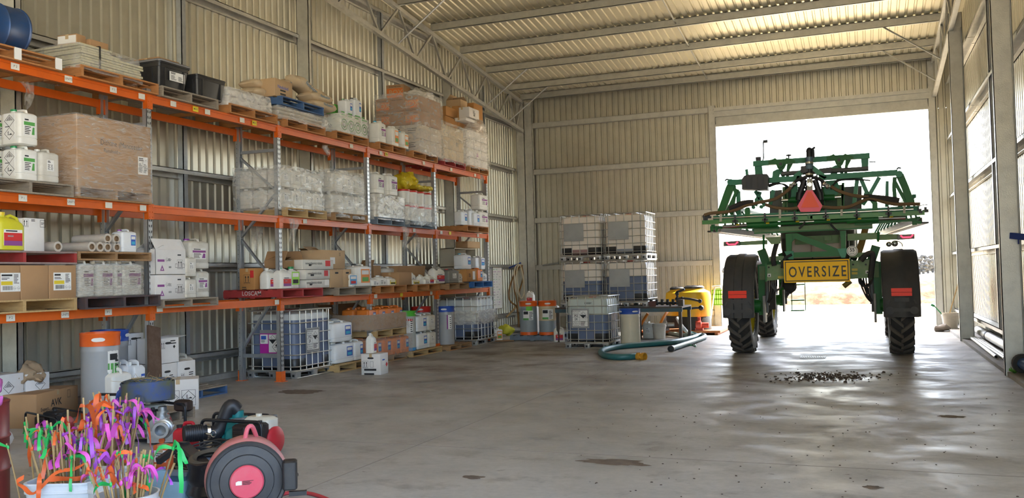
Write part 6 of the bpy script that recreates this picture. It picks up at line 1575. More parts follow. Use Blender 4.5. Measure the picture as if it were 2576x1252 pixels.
# body masses behind the frames
mb=MB(); mb.rbox(.72,1.15,[(1.95,.08),(2.0,.02),(2.1,0),(2.95,0),(3.1,.1),(3.15,.25)],.25,5,0,-.88,20.2); spart('spray_tank',mb,mat('grey green tank',(.1,.11,.09),.5,0,.2,3))
mb=MB(); mb.rbox(.62,.5,[(1.5,0),(2.25,0)],.08,3,0,-.88,18.7); spart('engine_block',mb,mat('engine dark',(.04,.035,.03),.6,.2,.4,7,(.1,.07,.04)))
mb=MB(); mb.rbox(.27,.15,[(1.85,.02),(1.88,0),(2.2,0),(2.24,.03)],.06,4,0,-.66,18.0); spart('rinse_tank',mb,mat('translucent beige tank',(.5,.42,.36),.5)); mb=MB(); mb.rbox(.2,.15,[(1.85,.02),(1.88,0),(2.2,0),(2.24,.03)],.06,4,0,-1.12,18.0); spart('rinse_tank',mb,mat('translucent beige tank',(.5,.42,.36),.5))
mb=MB(); mb.rbox(.75,.8,[(1.7,.1),(1.9,0),(2.7,0),(3.3,.12),(3.4,.2)],.15,4,0,-.88,23.6); spart('cab',mb,mat('cab dark glass',(.03,.05,.05),.2))
mb=MB(); mb.rbox(.8,.85,[(3.4,.05),(3.45,0),(3.55,.05)],.15,4,0,-.88,23.6); spart('cab_roof',mb,grn)
# rear lower frame
G1=17.2
plate('frame_post',[(1976,588),(1993,587),(1990,650),(1979,651)],G1,.1,grn); plate('frame_post',[(2113,581),(2128,580),(2128,640),(2117,641)],G1,.1,grn)
plate('frame_diagonal',[(1990,587),(2004,586),(2120,630),(2116,643),(2104,640),(2000,600),(1990,610)],G1+.02,.08,grn); plate('frame_crossbar',[(1990,635),(2116,630),(2116,644),(1990,648)],G1+.03,.08,grn)
plate('frame_foot',[(1973,632),(1996,631),(1996,652),(1984,652)],G1-.01,.03,grnt); plate('frame_foot',[(2106,625),(2134,624),(2126,648),(2116,648)],G1-.01,.03,grnt)
for pts in ([(1935,645),(1972,643),(1972,655),(1935,657)],[(2137,637),(2178,634),(2178,646),(2137,648)]): plate('short_rail',pts,17.4,.1,grng)
plate('rear_panel',[(2000,595),(2112,590),(2112,610),(2000,615)],17.75,.1,grng); plate('bracket',[(2073,592),(2092,591),(2092,604),(2073,605)],17.6,.05,grng)
# tail light arms
for s,arm,gre,lt in ((0,[(1856,608),(1930,603),(1930,614),(1856,617)],[(1925,597),(1963,595),(1963,612),(1940,614)],[(1820,608),(1860,605),(1860,617),(1820,619)]),(1,[(2205,590),(2262,588),(2262,602),(2205,604)],[(2132,588),(2215,584),(2210,601),(2132,605)],[(2258,590),(2301,588),(2301,600),(2258,603)])):
    plate('lamp_arm',arm,17.25,.06,grng); plate('side_rail',gre,17.22,.12,grng)
    l=plate('tail_lamp',lt,17.15,.1,mat('dark lamp housing',(.05,.07,.06),.4))
    x0,x1=lt[0][0],lt[1][0]; c=[(x0+8,(lt[0][1]+2)),(x0+13,lt[0][1]+7),(x1-10,lt[0][1]+6),(x1-4,lt[0][1]+0)]
    mb=MB(); mb.tube([S(x,y,17.14) for x,y in c],.014,6); spart('lamp_strip',mb,mat('red lamp glow',(1,.03,.06),.4,emit=1.2),l,label='glowing red lamp strip')
    cx=x0+ (95 if s==0 else -45); mb=MB(); a=S(1921 if s==0 else 2209,590 if s==0 else 582,17.2);b=S(1921 if s==0 else 2209,628 if s==0 else 608,17.2); mb.cyl(a,b,.02,8); spart('lamp_pin',mb,grn)
# OVERSIZE sign
YS_=16.95; c0=S(1971,657,YS_);c1=S(2137,649,YS_);zb=S(1973,712,YS_).z; zt=(c0.z+c1.z)/2; zb=(S(1973,713,YS_).z+S(2137,706,YS_).z)/2
sx0,sx1=c0.x,c1.x; cx=(sx0+sx1)/2; cz=(zt+zb)/2; w=sx1-sx0;h=zt-zb
mb=MB(); mb.box(sx0,YS_,zb,sx1,YS_+.02,zt); o=V((cx,YS_,cz)); e=.012
frame(mb,o,FY[0],FY[1],[(-w/2+.03,-h/2+.03),(w/2-.03,-h/2+.03),(w/2-.03,h/2-.03),(-w/2+.03,h/2-.03)],.016,1,.002)
textmesh(mb,'OVERSIZE',h*.66,onp(o,FY[0],FY[1],0.01,-.02,.003),FY[0],FY[1],1,.012,sx=.68,sp=1.3)
sg=spart('oversize_sign',mb,[mat('sign yellow',(1,.56,.005),.5,0,.15,8,(.65,.36,.01),spec=.3),mat('sign black',(.03,.022,.015),.5)],label='yellow sign lettered OVERSIZE')
# fit lettering width
mb=MB()
for xx in (sx0+.1,sx1-.1): mb.box(xx-.02,YS_+.02,zb+.1,xx+.02,17.3,zb+.15)
spart('sign_bracket',mb,grn,sg)
# 55 disc
c=S(2144,631,17.08); mb=MB(); r_=.095; mb.cyl((c.x,c.y,c.z),(c.x,c.y+.01,c.z),r_,32,0,None,False)
o=V((c.x,c.y,c.z)); mb.add([onp(o,FY[0],FY[1],rr_*math.cos(2*PI*i/32),rr_*math.sin(2*PI*i/32),.002) for rr_ in (.083,.076) for i in range(32)],[(i,(i+1)%32,32+(i+1)%32,32+i) for i in range(32)],1)
textmesh(mb,'55',.085,onp(o,FY[0],FY[1],0,.018,.003),FY[0],FY[1],1,.015); textmesh(mb,'km/h',.035,onp(o,FY[0],FY[1],0,-.045,.003),FY[0],FY[1],1,.0); spart('speed_disc',mb,[white,ink],label='white disc with black 55 km/h')
mb=MB(); mb.cyl((c.x,c.y+.01,c.z),(c.x,17.4,c.z),.015,6); spart('disc_stem',mb,grn)
# boom cradle: rails
YR=17.0
bar('boom_rail',(1767,559.5),(2326,535),YR,.06,.075,mat('bright green rail',(.06,.24,.05),.4,0,.2,5,(.2,.22,.05)))
bar('boom_beam',(1795,549),(2312,524),17.15,.08,.09,grnt)
rod('spray_line',(1793,549),(2298,526),YR-.03,.014,chrome)
for px,py in ((1813,545),(1962,537),(2117,530),(2275,524)): plate('line_bracket',[(px-3,py-13),(px+3,py-13),(px+3,py+12),(px-3,py+12)],YR-.05,.02,mat('pale bracket',(.45,.43,.33),.5))
for px,py in ((1849,553),(1924,549),(1999,545),(2077,541),(2155,538),(2235,533)):
    mb=MB(); c=S(px,py-4,YR-.06); mb.cbox(c.x,c.y,c.z-.07,.1,.05,.035); mb.cbox(c.x,c.y,c.z-.06,.03,.05,.13); mb.cyl((c.x,c.y,c.z-.11),(c.x,c.y,c.z-.07),.016,8); spart('nozzle_body',mb,blk)
    mb=MB(); c=S(px+7,py+12,YR-.02); mb.cyl((c.x-.03,c.y,c.z),(c.x+.03,c.y,c.z),.015,8); spart('nozzle_tip',mb,mat('yellow nozzle',(.6,.45,.02),.4))
plate('rail_upright',[(1874,524),(1879,521),(1885,521),(1887,526),(1887,545),(1892,556),(1870,557),(1873,547)],YR-.02,.02,grn); plate('rail_upright',[(2194,509),(2199,505),(2205,505),(2208,511),(2208,530),(2212,541),(2190,542),(2194,532)],YR-.02,.02,grn)
for px in (2033,2041): plate('triangle_stay',[(px-2,533),(px+2,533),(px+3,550),(px-3,550)],YR-.03,.02,grnt)
# rail ends with nozzle clusters
for px,py in ((1776,549),(2318,528)):
    mb=MB(); c=S(px,py,YR); 
    for k in range(7): mb.cbox(c.x+rnd(-.08,.08),c.y+rnd(-.03,.05),c.z+rnd(-.07,.03),rnd(.03,.07),.05,rnd(.03,.06))
    mb.tube(hosepath([S(px-2,py+2,YR),S(px-8,py-4,YR),S(px-2,py-11,YR),S(px+16,py-14,YR)],6),.008,6); spart('end_nozzle',mb,blk)
# fold cylinders under the rail
def cyln(p,q,a,b,Y,r):
    rod('fold_cylinder',p,q,Y,r,grn,n=14); rod('cylinder_rod',a,b,Y,r*.5,mat('dull rod',(.3,.28,.27),.3,.9))
cyln((1880,566),(1957,563),(1818,570),(1880,566),17.1,.062); cyln((2130,554),(2210,550),(2210,550),(2278,547),17.1,.062)
rod('tie_tube',(1957,562),(2130,554),17.12,.035,grn); rod('tie_rod',(2010,558.5),(2048,556.5),17.08,.018)
bar('lower_beam',(1898,580),(2195,566),17.3,.15,.1,grng); bar('lower_beam_lip',(1898,587),(2195,573),17.28,.15,.025,grn)
bar('underbar',(1788,572),(1960,572),17.2,.06,.05,grn); bar('underbar',(2150,562),(2305,552),17.2,.06,.06,grn)
for px,py in ((1797,575),(2302,556)):
    mb=MB(); c=S(px,py,17.1)
    for k in range(6): mb.cbox(c.x+rnd(-.07,.07),c.y+rnd(-.05,.05),c.z+rnd(-.08,.05),rnd(.03,.08),.06,rnd(.03,.07))
    spart('boom_end_joint',mb,grn)
# folded boom wings running forward beside the body
for s,x0,x1 in ((-1,-2.7,-2.05),(1,.95,.42)):
    mb=MB(); a=V((x0,17.25,2.43));b=V((x1,24.0,2.43))
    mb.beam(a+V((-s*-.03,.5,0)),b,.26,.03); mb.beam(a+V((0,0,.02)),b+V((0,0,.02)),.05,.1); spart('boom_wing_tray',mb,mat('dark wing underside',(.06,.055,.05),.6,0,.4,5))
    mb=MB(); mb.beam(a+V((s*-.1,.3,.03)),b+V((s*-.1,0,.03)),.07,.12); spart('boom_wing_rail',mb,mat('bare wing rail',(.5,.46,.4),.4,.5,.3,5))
    for k in range(2,10):
        f=k/10; p=a.lerp(b,f+.05); mb=MB(); mb.beam(p+V((-s*.18,0,.06)),p+V((s*.1,0,.55)),.04,.04,up=(0,1,0)); mb.beam(p+V((s*.1,0,.55)),p+V((s*.16,0,.02)),.04,.04,up=(0,1,0)); spart('boom_wing_web',mb,grnt)
    mb=MB(); mb.beam(a.lerp(b,.22)+V((s*.1,0,.56)),b+V((s*.1,0,.56)),.07,.07); spart('boom_wing_top_tube',mb,grnt)
# trapezoid frame
YT=17.35
plate('side_frame',[(1801,541),(1820,541),(1843,480),(1850,462),(1846,451),(1836,452),(1826,470)],YT,.1,grn); plate('side_frame',[(2283,516),(2303,515),(2287,470),(2273,437),(2262,430),(2254,434),(2256,446),(2268,472)],YT,.1,grn)
bar('side_gusset',(2250,455),(2282,514),YT+.06,.06,.06,grn); bar('side_gusset',(1856,476),(1826,540),YT+.06,.06,.06,grn)
for pts in ([(2122,470),(2168,467),(2168,532),(2122,534)],[(1936,480),(1967,477),(1967,540),(1936,542)]): plate('tank_panel',pts,18.3,.08,grey_)
plate('gear_plate',[(2075,455),(2105,452),(2112,470),(2104,498),(2080,500),(2072,480)],17.6,.05,grnt); plate('gear_plate',[(1985,462),(2006,460),(2008,500),(1990,502)],17.6,.05,grnt)
plate('side_frame_inner',[(1838,540),(1845,540),(1852,485),(1851,466),(1842,466),(1846,485)],YT+.03,.06,grn); plate('side_frame_inner',[(2248,515),(2258,515),(2254,470),(2256,445),(2246,445),(2244,470)],YT+.03,.06,grn)
plate('inner_post',[(1853,540),(1864,539),(1862,480),(1852,480)],YT+.08,.05,grnt); plate('inner_post',[(2226,520),(2236,520),(2236,455),(2228,455)],YT+.08,.05,grnt)
for px,py in ((1838,458),(2262,438)):
    mb=MB(); c=S(px,py,YT-.03); mb.cyl((c.x,c.y-.03,c.z),(c.x,c.y+.1,c.z),.06,14); spart('pivot_boss',mb,grnt)
bar('top_tube',(1842,459),(2012,449),YT,.1,.1,grnt); bar('top_tube',(2060,447),(2258,434),YT,.1,.1,grnt)
plate('apex_plate',[(1994,453),(2012,446),(2022,432),(2036,420),(2030,412),(2012,428),(1996,440)],YT-.05,.04,grnt); plate('apex_plate',[(2042,412),(2052,420),(2075,438),(2081,447),(2073,450),(2054,438),(2040,424)],YT-.05,.04,grnt)
# diagonals and links
for p0,p1 in (((2157,446),(2148,517)),((2164,446),(2184,492)),((2212,446),(2186,492)),((1946,478),(1936,520)),((1912,482),(1900,518)),((1900,480),(1925,518)),((2185,494),(2170,515)),((2186,494),(2200,512))):
    bar('link_bar',p0,p1,YT+.05,.07,.07,grnt)
for px,py in ((2178,487),(2190,487),(1903,502),(1909,492),(1915,520),(1895,521)):
    mb=MB(); c=S(px,py,YT-.0); mb.axle([(.012,-.02),(.035,-.02),(.035,.05),(.012,.05)],c,(0,1,0),12); spart('link_pin',mb,grnt)
# centre posts behind
for x0,x1,y0,y1,m in ((1968,1982,470,545,grng),(2106,2122,465,535,grng),(1974,1979,470,545,grn),(2117,2124,460,535,grn),(1997,2010,470,540,grn),(2066,2076,470,530,grn)):
    plate('mast_post',[(x0,y0),(x1,y0-1),(x1,y1-1),(x0,y1)],17.7,.1,m)
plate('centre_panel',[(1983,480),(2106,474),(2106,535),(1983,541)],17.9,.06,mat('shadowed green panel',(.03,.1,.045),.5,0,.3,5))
for (p0,p1,q0,q1) in (((1983,503),(2012,502),(1966,504),(1984,503)),((2066,497),(2100,496),(2100,496),(2116,495))):
    rod('centre_cylinder',p0,p1,17.5,.055,grn,n=14); rod('cylinder_rod',q0,q1,17.5,.03)
# upper beam
YU=17.95
bar('upper_beam',(1895,412),(2188,391.5),YU,.09,.1,grnt)
plate('upper_post',[(1898,414),(1916,413),(1920,448),(1900,450)],YU,.08,grnt); plate('upper_post',[(2166,398),(2185,397),(2184,427),(2168,428)],YU,.08,grnt)
for cx_,cy_ in ((1964,407),(2111,397)):
    plate('pivot_plate',[(cx_-31,cy_-4),(cx_-20,cy_-7),(cx_-14,cy_-10),(cx_-8,cy_-5),(cx_+9,cy_-6),(cx_+15,cy_-11),(cx_+22,cy_-8),(cx_+36,cy_-4),(cx_+36,cy_+3),(cx_+14,cy_+5),(cx_+9,cy_+16),(cx_+3,cy_+22),(cx_-2,cy_+22),(cx_-8,cy_+16),(cx_-12,cy_+6),(cx_-31,cy_+7)],YU-.1,.05,grn)
    mb=MB(); c=S(cx_,cy_+6,YU-.1); mb.axle([(.03,-.04),(.06,-.04),(.065,.02),(.03,.02)],c,(0,1,0),18); mb.axle([(.005,-.05),(.03,-.05),(.03,.0),(.005,.0)],c,(0,1,0),12,1); spart('pivot_eye',mb,[grn,blk])
    plate('pivot_leg',[(cx_-9,cy_+18),(cx_+5,cy_+20),(cx_+14,cy_+46),(cx_+8,cy_+48),(cx_-2,cy_+30),(cx_-6,cy_+42),(cx_-22,cy_+42),(cx_-20,cy_+24)],YU-.02,.06,grnt)
    plate('upper_gusset',[(cx_+16,cy_+6),(cx_+30,cy_+5),(cx_+22,cy_+20),(cx_+20,cy_+44),(cx_+12,cy_+44)],YU,.06,grn)
rod('cross_pipe',(1966,437),(2185,424),YU-.05,.045,grey_); bar('stay',(1878,426),(1880,442),17.3,.06,.05,grnt)
# central mast column
rod('mast_column',(2036,446),(2036,383),17.3,.055,blk,n=14); rod('mast_sleeve',(2036,425),(2036,395),17.28,.068,mat('bluish sleeve',(.12,.2,.25),.4),n=14)
mb=MB(); c=S(2036,380,17.3); mb.sphere((c.x,c.y,c.z),.06,0,12,8,(1,1,1.2)); c=S(2045,384,17.3); mb.cyl((c.x,c.y,c.z-.1),(c.x,c.y,c.z+.06),.03,8); mb.cyl((c.x-.02,c.y,c.z+.06),(c.x+.04,c.y,c.z+.1),.02,8); spart('mast_head',mb,blk)
for py in (412,441): 
    mb=MB(); c=S(2036,py,17.22); mb.axle([(.02,-.02),(.074,-.012),(.074,.025),(.02,.05)],c,(0,.2,1),14); spart('mast_collar',mb,steel)
for px,a in ((2012,1),(2062,-1)):
    p=S(2036+(-12 if a>0 else 14),452,17.2);q=S(px,488,17.2)
    mb=MB(); mb.cyl(p,q,.05,12); mb.cyl(S(px,484,17.18),S(px-a*2,503,17.18),.06,12); mb.cyl(S(px-a*2,503,17.18),S(px-a*0,530,17.18),.02,8); spart('damper_cylinder',mb,blk)
    mb=MB(); p=S(2036-a*6,446,17.15);q=S(2036-a*48,470,17.15); mb.tube(hosepath([p,(p+q)/2+V((0,0,.05)),q],6),.03,8); spart('spray_feed_pipe',mb,blk)
    mb=MB(); c=S(2036-a*38,463,17.12); mb.sphere(c,.045,0,8,6); c=S(2036-a*46,469,17.12); mb.sphere(c,.045,0,8,6); spart('pipe_union',mb,steel)
plate('chain_bracket',[(2030,449),(2044,449),(2044,480),(2030,480)],17.15,.05,mat('pale bracket',(.45,.43,.33),.5))
mb=MB(); c=S(2037,464,17.12); mb.axle([(.015,-.02),(.04,-.02),(.04,.02),(.015,.02)],c,(0,1,0),14); mb.cyl(S(2037,452,17.12),S(2037,476,17.12),.014,8); spart('chain',mb,steel)
mb=MB()
for k in range(9):
    x=2008+k*7+rnd(-2,2); mb.tube(hosepath([S(x,440+rnd(-8,5),17.4),S(x+rnd(-10,10),465,17.35),S(x+rnd(-8,8),500,17.4),S(x+rnd(-12,12),532,17.45)],5),.014,6)
spart('mast_hoses',mb,blackr)
plate('dark_block',[(2014,418),(2034,416),(2034,432),(2014,434)],17.25,.1,blk); plate('dark_block',[(2060,424),(2092,420),(2092,432),(2060,436)],17.4,.1,blk)
# slow-vehicle triangle
plate('slow_vehicle_triangle',[(2029,478),(2044,478),(2069,517),(2062,532),(2014,533),(2006,518)],16.9,.012,mat('fluoro pink border',(.95,.13,.2),.45),label='orange and pink slow vehicle triangle')
plate('triangle_face',[(2033,482),(2041,482),(2061,521),(2015,522)],16.888,.011,mat('fluoro orange face',(1,.1,.025),.45))
# tool box
plate('tool_box',[(1866,476),(1931,477),(1932,442),(1929,437),(1880,439),(1872,442),(1866,450)],16.95,.28,mat('tool box plastic',(.03,.03,.034),.5,0,.3,5),label='black ribbed tool box')
for k in range(4): plate('box_rib',[(1873+k*14.5,445),(1877+k*14.5,445),(1877+k*14.5,472),(1873+k*14.5,472)],16.93,.02,blk)
# hoses
hbr=mat('brown dusty hose',(.17,.1,.045),.65)
stube('spray_hose',[(1989,472),(1975,484),(1950,500),(1915,508),(1880,516),(1850,528),(1825,533),(1790,536),(1772,541)],16.95,.03,hbr); stube('spray_hose',[(1925,514),(1950,522),(1985,525),(2015,521)],16.97,.03,hbr)
stube('spray_hose',[(2090,468),(2110,480),(2140,490),(2165,494),(2185,495)],16.95,.03,hbr); stube('spray_hose',[(2066,520),(2095,522),(2130,521),(2155,512),(2180,501),(2195,499),(2220,507),(2250,513),(2290,513),(2315,513)],16.95,.03,hbr)
stube('hose_sheath',[(2172,496),(2200,498),(2230,501),(2262,506)],16.98,.06,blackr); stube('hose_sheath',[(1835,527),(1850,520),(1870,512),(1895,510)],16.98,.06,blackr)
for k in range(4): stube('hydraulic_hose',[(1935,470-k*2),(1955,463-k),(1975,464+k),(1988,478+k*3),(1985,500)],17.3+.03*k,.012,blackr); stube('hydraulic_hose',[(2090,470+k*2),(2110,455-k*2),(2140,452-k),(2170,452),(2190,454)],17.3+.03*k,.012,blackr)
stube('drop_hose',[(2025,558),(2020,565),(2010,575)],16.98,.018,blackr); stube('drop_hose',[(2088,560),(2095,570),(2108,582)],16.98,.018,blackr)
for k in range(4): stube('hose_loop',[(2160,698),(2162+k*4,712+k*2),(2178,722-k),(2192,712-k*2),(2196,696)],17.6+.05*k,.012,blackr)
mb=MB(); mb.cyl(S(2140,706,17.6),S(2122,720,17.6),.05,10); spart('drain_pipe',mb,mat('olive pipe',(.2,.16,.03),.6))
mb=MB(); c=S(1985,720,17.8); mb.axle([(.03,0),(.12,.15),(.13,.25),(.03,.3)],S(1965,710,17.8),S(1996,724,17.8)-S(1965,710,17.8),16); spart('rubber_boot',mb,blackr)
for k in range(3): stube('axle_hose',[(1945,700),(1940+k*5,715),(1950,728+k*2),(1965,722),(1968,702)],17.7+.05*k,.014,grey_)
stube('rear_duct',[(1958,600),(1950,625),(1945,650),(1948,668)],17.35,.045,blackr); stube('rear_duct',[(2165,655),(2180,640),(2195,640),(2192,680),(2190,700)],17.35,.05,blackr)
stube('brown_duct',[(2178,570),(2168,610),(2158,640)],17.9,.06,mat('amber duct',(.3,.18,.05),.5)); stube('black_pipe',[(1992,640),(1975,650),(1968,668),(1982,678)],17.05,.025,blk)
# camera pole
mb=MB(); mb.tube([S(1918,405,17.95),S(1921,398,17.95),S(1920,356,17.95)],.012,6); mb.box(S(1920,356,17.95).x,17.92,S(1920,357,17.95).z-.02,S(1931,354,17.95).x,17.98,S(1920,354,17.95).z+.01); mb.cbox(S(1908,402,17.95).x,17.95,S(1908,404,17.95).z,.1,.08,.07); spart('camera_pole',mb,blk)
mb=MB(); c=S(1984,393,17.9); mb.cyl((c.x,c.y,c.z-.1),(c.x,c.y,c.z),.012,8); mb.axle([(.01,0),(.05,.01),(.05,.03),(.01,.04)],(c.x,c.y,c.z),(0,0,1),12); spart('receiver_stem',mb,blk)
for px,py in ((1830,452),(2262,423)):
    mb=MB(); mb.tube(hosepath([S(px-6,py+3,17.5),S(px-2,py-1,17.5),S(px+5,py,17.5)],5),.014,6); mb.cyl(S(px,py,17.5),V((S(px,py,17.5).x,17.5,S(px,py+10,17.5).z)),.006,6); spart('hook',mb,blk)
rod('aerial',(2186,407),(2203,407),17.9,.01,blk)
# boarding ladder at the front
t=None
for (y,w) in ((716,0),(755,1),(781,2)):
    mb=MB(); a=S(1990,y,23.4);b=S(2024,y-1,23.4); mb.beam(a,b,.2,.03); spart('ladder_step',mb,grn)
mb=MB(); mb.beam(S(2024,700,23.4),V((S(2024,700,23.4).x,23.4,S(2024,781,23.4).z)),.02,.02); mb.beam(S(1990,700,23.4),V((S(1990,700,23.4).x,23.4,S(1990,781,23.4).z)),.02,.02); spart('ladder_rail',mb,grn)
# work lamps by the right guard
mb=MB(); c=S(2251,612,17.8); mb.sphere(c,.06,0,10,6); c=S(2236,614,17.8); mb.sphere(c,.05,0,10,6); mb.tube(hosepath([S(2245,618,17.8),S(2255,606,17.8),S(2268,612,17.8),S(2270,620,17.8)],5),.01,6); spart('work_lamp',mb,steel)
# ---------------------------------------------------------------- FOREGROUND
random.seed(11)
def fz(px,py,z=0): return onZ(px,py,z)
bamboo=mat('bamboo stake',(.42,.29,.13),.6,0,.45,10,(.22,.14,.06),stretch=(3,3,.6))
RIB={'pink':mat('pink flagging tape',(.68,.1,.5),.4,0),'violet':mat('violet flagging tape',(.36,.07,.5),.4,0),'orange':mat('orange flagging tape',(.72,.13,.03),.4,0),'green':mat('green flagging tape',(.02,.45,.1),.4,0)}
tubw=mat('white tub plastic',(.62,.68,.74),.4,0,.2,5); 
# white oblong tub
zr=.34
a=fz(35,1216,zr);b=fz(205,1212,zr); cx=(a.x+b.x)/2; TA=V((cx,(a.y+b.y)/2+.17,0)); w=(b-a).length
yaw=math.atan2(b.y-a.y,b.x-a.x)
t=thing('tub','white oblong tub full of taped stakes at the bottom left','tub',TA,yaw)
mb=MB(); hx,hy=w/2,.19
rings=[[(x,y,z) for x,y in rr(hx*s,hy*s,.07,5)] for z,s in ((0,.86),(.02,.88),(zr-.07,.985),(zr-.07,1.02),(zr-.055,1.02),(zr-.05,.99),(zr-.012,1.0),(zr-.012,1.03),(zr,1.03),(zr,.96),(.02,.84))]
mb.loft(rings,0); part('body',mb,tubw,t)
# round bucket nearer the camera
a=fz(240,1243,.36);b=fz(388,1240,.36); TB=V(((a.x+b.x)/2,(a.y+b.y)/2+.02,0)); r1=(b-a).length/2
bt_=bucket('stakebucket',r1*.82,r1,.36,mat('white bucket plastic',(.66,.66,.66),.4,0,.25,5)); put('stakebucket',TB,'white round bucket of taped stakes beside the oblong tub',.4,skip=())
# clear bucket between the two
a=fz(192,1218,.33);b=fz(238,1218,.33); TC=V(((a.x+b.x)/2+.04,(a.y+b.y)/2+.16,0)); put('stakebucket',TC,'translucent bucket tucked between the white tub and the round bucket',1.1,sc=(.8,.8,.93),body=mat('translucent bucket',(.55,.58,.62),.35,0,.2,5))
# a box tub behind holding the taller stakes
TD=fz(222,1200,.2); TD=V((TD.x,TD.y+.25,0))
t=thing('tub','grey tub hidden behind the stakes in the middle of the bundle','tub',TD,.3); mb=MB(); rings=[[(x,y,z) for x,y in rr(.22*s,.17*s,.05,4)] for z,s in ((0,.88),(.25,1.0),(.25,1.03),(.27,1.03),(.27,.96),(.02,.86))]; mb.loft(rings,0); part('body',mb,clear,t)
def ribbon(mb,pts,w,side):
    P=hosepath(pts,5); n=len(P); vs=[]
    for i,p in enumerate(P):
        f=i/(n-1); tw=math.sin(f*3+side.x*9)*.9; d=(P[min(i+1,n-1)]-P[max(i-1,0)]).normalized()
        s=(side*math.cos(tw)+d.cross(side)*math.sin(tw)).normalized()*w*.5*(.45+.55*min(1,f*5))
        vs+=[p-s,p+s]
    mb.add(vs,[(2*i,2*i+1,2*i+3,2*i+2) for i in range(n-1)],0,True)
def stake(base,tip,col,where,big=1.0,ntail=None,droop=1.0):
    ntail=ntail or random.choice((1,2,2,3)); droop=rnd(.2,1.0)
    base=V(base);tip=V(tip); L=(tip-base).length
    t=thing('stake','bamboo stake with %s tape in %s'%(col,where) if col else 'bare bamboo stake in %s'%where,'stake',base,0,('%s-taped stakes in %s'%(col,where)) if col else 'bare stakes in %s'%where)
    tp=tip-base; mb=MB(); r=rnd(.0055,.0075)
    q=[tp*f+V((rnd(-.003,.003),rnd(-.003,.003),0)) for f in (0,.25,.5,.75,1)]
    mb.tube(q,r,6)
    for f in (.3,.55,.8): mb.cyl(tp*(f-.004),tp*(f+.004),r*1.25,6)
    part('cane',mb,bamboo,t)
    if col:
        mb=MB(); d=tp.normalized(); k=tp*rnd(.86,.97)
        mb.sphere(k,.011,0,6,4,(1,1,1.6))
        for j in range(ntail):
            a=rnd(0,6.28); l=rnd(.1,.26)*big; out=V((math.cos(a),math.sin(a)*.7,0)); w_=rnd(.018,.03)*(1.2 if big>1.1 else 1)
            pts=[k,k+out*l*.35+V((0,0,rnd(-.02,.06))),k+out*l*.6+V((0,0,-l*rnd(.2,.5)*droop)),k+out*l*rnd(.55,.8)+V((0,0,-l*rnd(.6,1.0)*droop))]
            ribbon(mb,pts,w_,V((-out.y,out.x,rnd(-.3,.3))).normalized())
        mb.jit(.006,0,14,rnd(0,9)); part('tape',mb,RIB[col],t)
    return t
def cluster(c,rx,ry,n,where,zb,hl,lean,cols,rzz=0,big=1.0):
    for i in range(n):
        a=rnd(0,6.28);q=math.sqrt(rnd(0,1)); x=rx*q*math.cos(a)*.85; y=ry*q*math.sin(a)*.85
        x,y=x*math.cos(rzz)-y*math.sin(rzz),x*math.sin(rzz)+y*math.cos(rzz)
        L=rnd(*hl); lx=(x/rx*.5+rnd(-.3,.3))*lean; ly=(y/ry*.4+rnd(-.3,.3))*lean
        d=V((lx,ly,1)).normalized()
        col=random.choice(cols)
        stake((c.x+x*.6,c.y+y*.6,zb),(c.x+x*.6+d.x*L,c.y+y*.6+d.y*L,zb+L*d.z),col,where,big)
cluster(TA,.23,.15,54,'the white oblong tub',.03,(.5,.72),.36,['pink','violet','orange','green','pink','violet',None,'orange'],yaw,1.0)
cluster(TB,.14,.14,36,'the round bucket',.02,(.46,.62),.45,['pink','orange','green','pink','violet',None,'orange'],0,.8)
cluster(TD,.2,.16,46,'the middle of the bundle',.02,(.5,.8),.34,['pink','violet','pink','orange','green','violet','pink'],0,1.1)
# the prominent tall stakes
for (bx,by,tx_,ty,dy,col) in ((300,1200,249,985,.25,'orange'),(210,1205,210,1000,.12,'orange'),(170,1205,170,1030,.05,'orange'),(92,1200,65,1048,.05,'green'),(110,1205,95,1040,.0,'pink'),(260,1210,285,1012,.2,'orange'),(370,1235,440,1115,-.02,'green'),(370,1240,438,1165,-.03,None),(230,1200,330,1065,.1,'pink'),(60,1200,18,1115,.0,'green'),(195,1205,238,1075,.02,'pink'),(75,1200,120,1060,.1,'orange')):
    b=fz(bx,by,.3); b=V((b.x,b.y+dy*.3,.02)); 
    Y=b.y+dy; tp=onY(tx_,ty,Y); t=stake(b,tp,col,'the bundle at lower left',1.25)
    t['label']='tall bamboo stake standing out above the bundle'+(' with %s tape'%col if col else ''); t['group']='tall stakes standing out of the bundle'+(' '+col if col else '')
# orange tape trailing over the oblong tub rim
mb=MB(); P=[fz(215,1165,.45),fz(190,1178,.42),fz(140,1190,.4),fz(85,1240,.3),fz(60,1225,.33),fz(42,1212,.37),fz(60,1200,.4)]; ribbon(mb,P,.03,V((0,.3,1)).normalized())
mb2=mb; mb2.jit(.004,0,9); solo('tape',mb2,RIB['orange'],'orange tape trailing over the front rim of the oblong tub','tape')
mb=MB(); ribbon(mb,[fz(100,1190,.42),fz(99,1210,.38),fz(97,1240,.3),fz(95,1290,.2)],.03,V((1,.2,0)).normalized()); solo('tape',mb,RIB['orange'],'orange tape hanging straight down the front of the oblong tub','tape')
mb=MB(); ribbon(mb,[fz(120,1206,.37),fz(150,1203,.37),fz(190,1204,.37),fz(215,1198,.37)],.045,V((0,.2,1)).normalized()); solo('tape',mb,RIB['orange'],'wide orange tape lying along the rear rim of the oblong tub','tape')
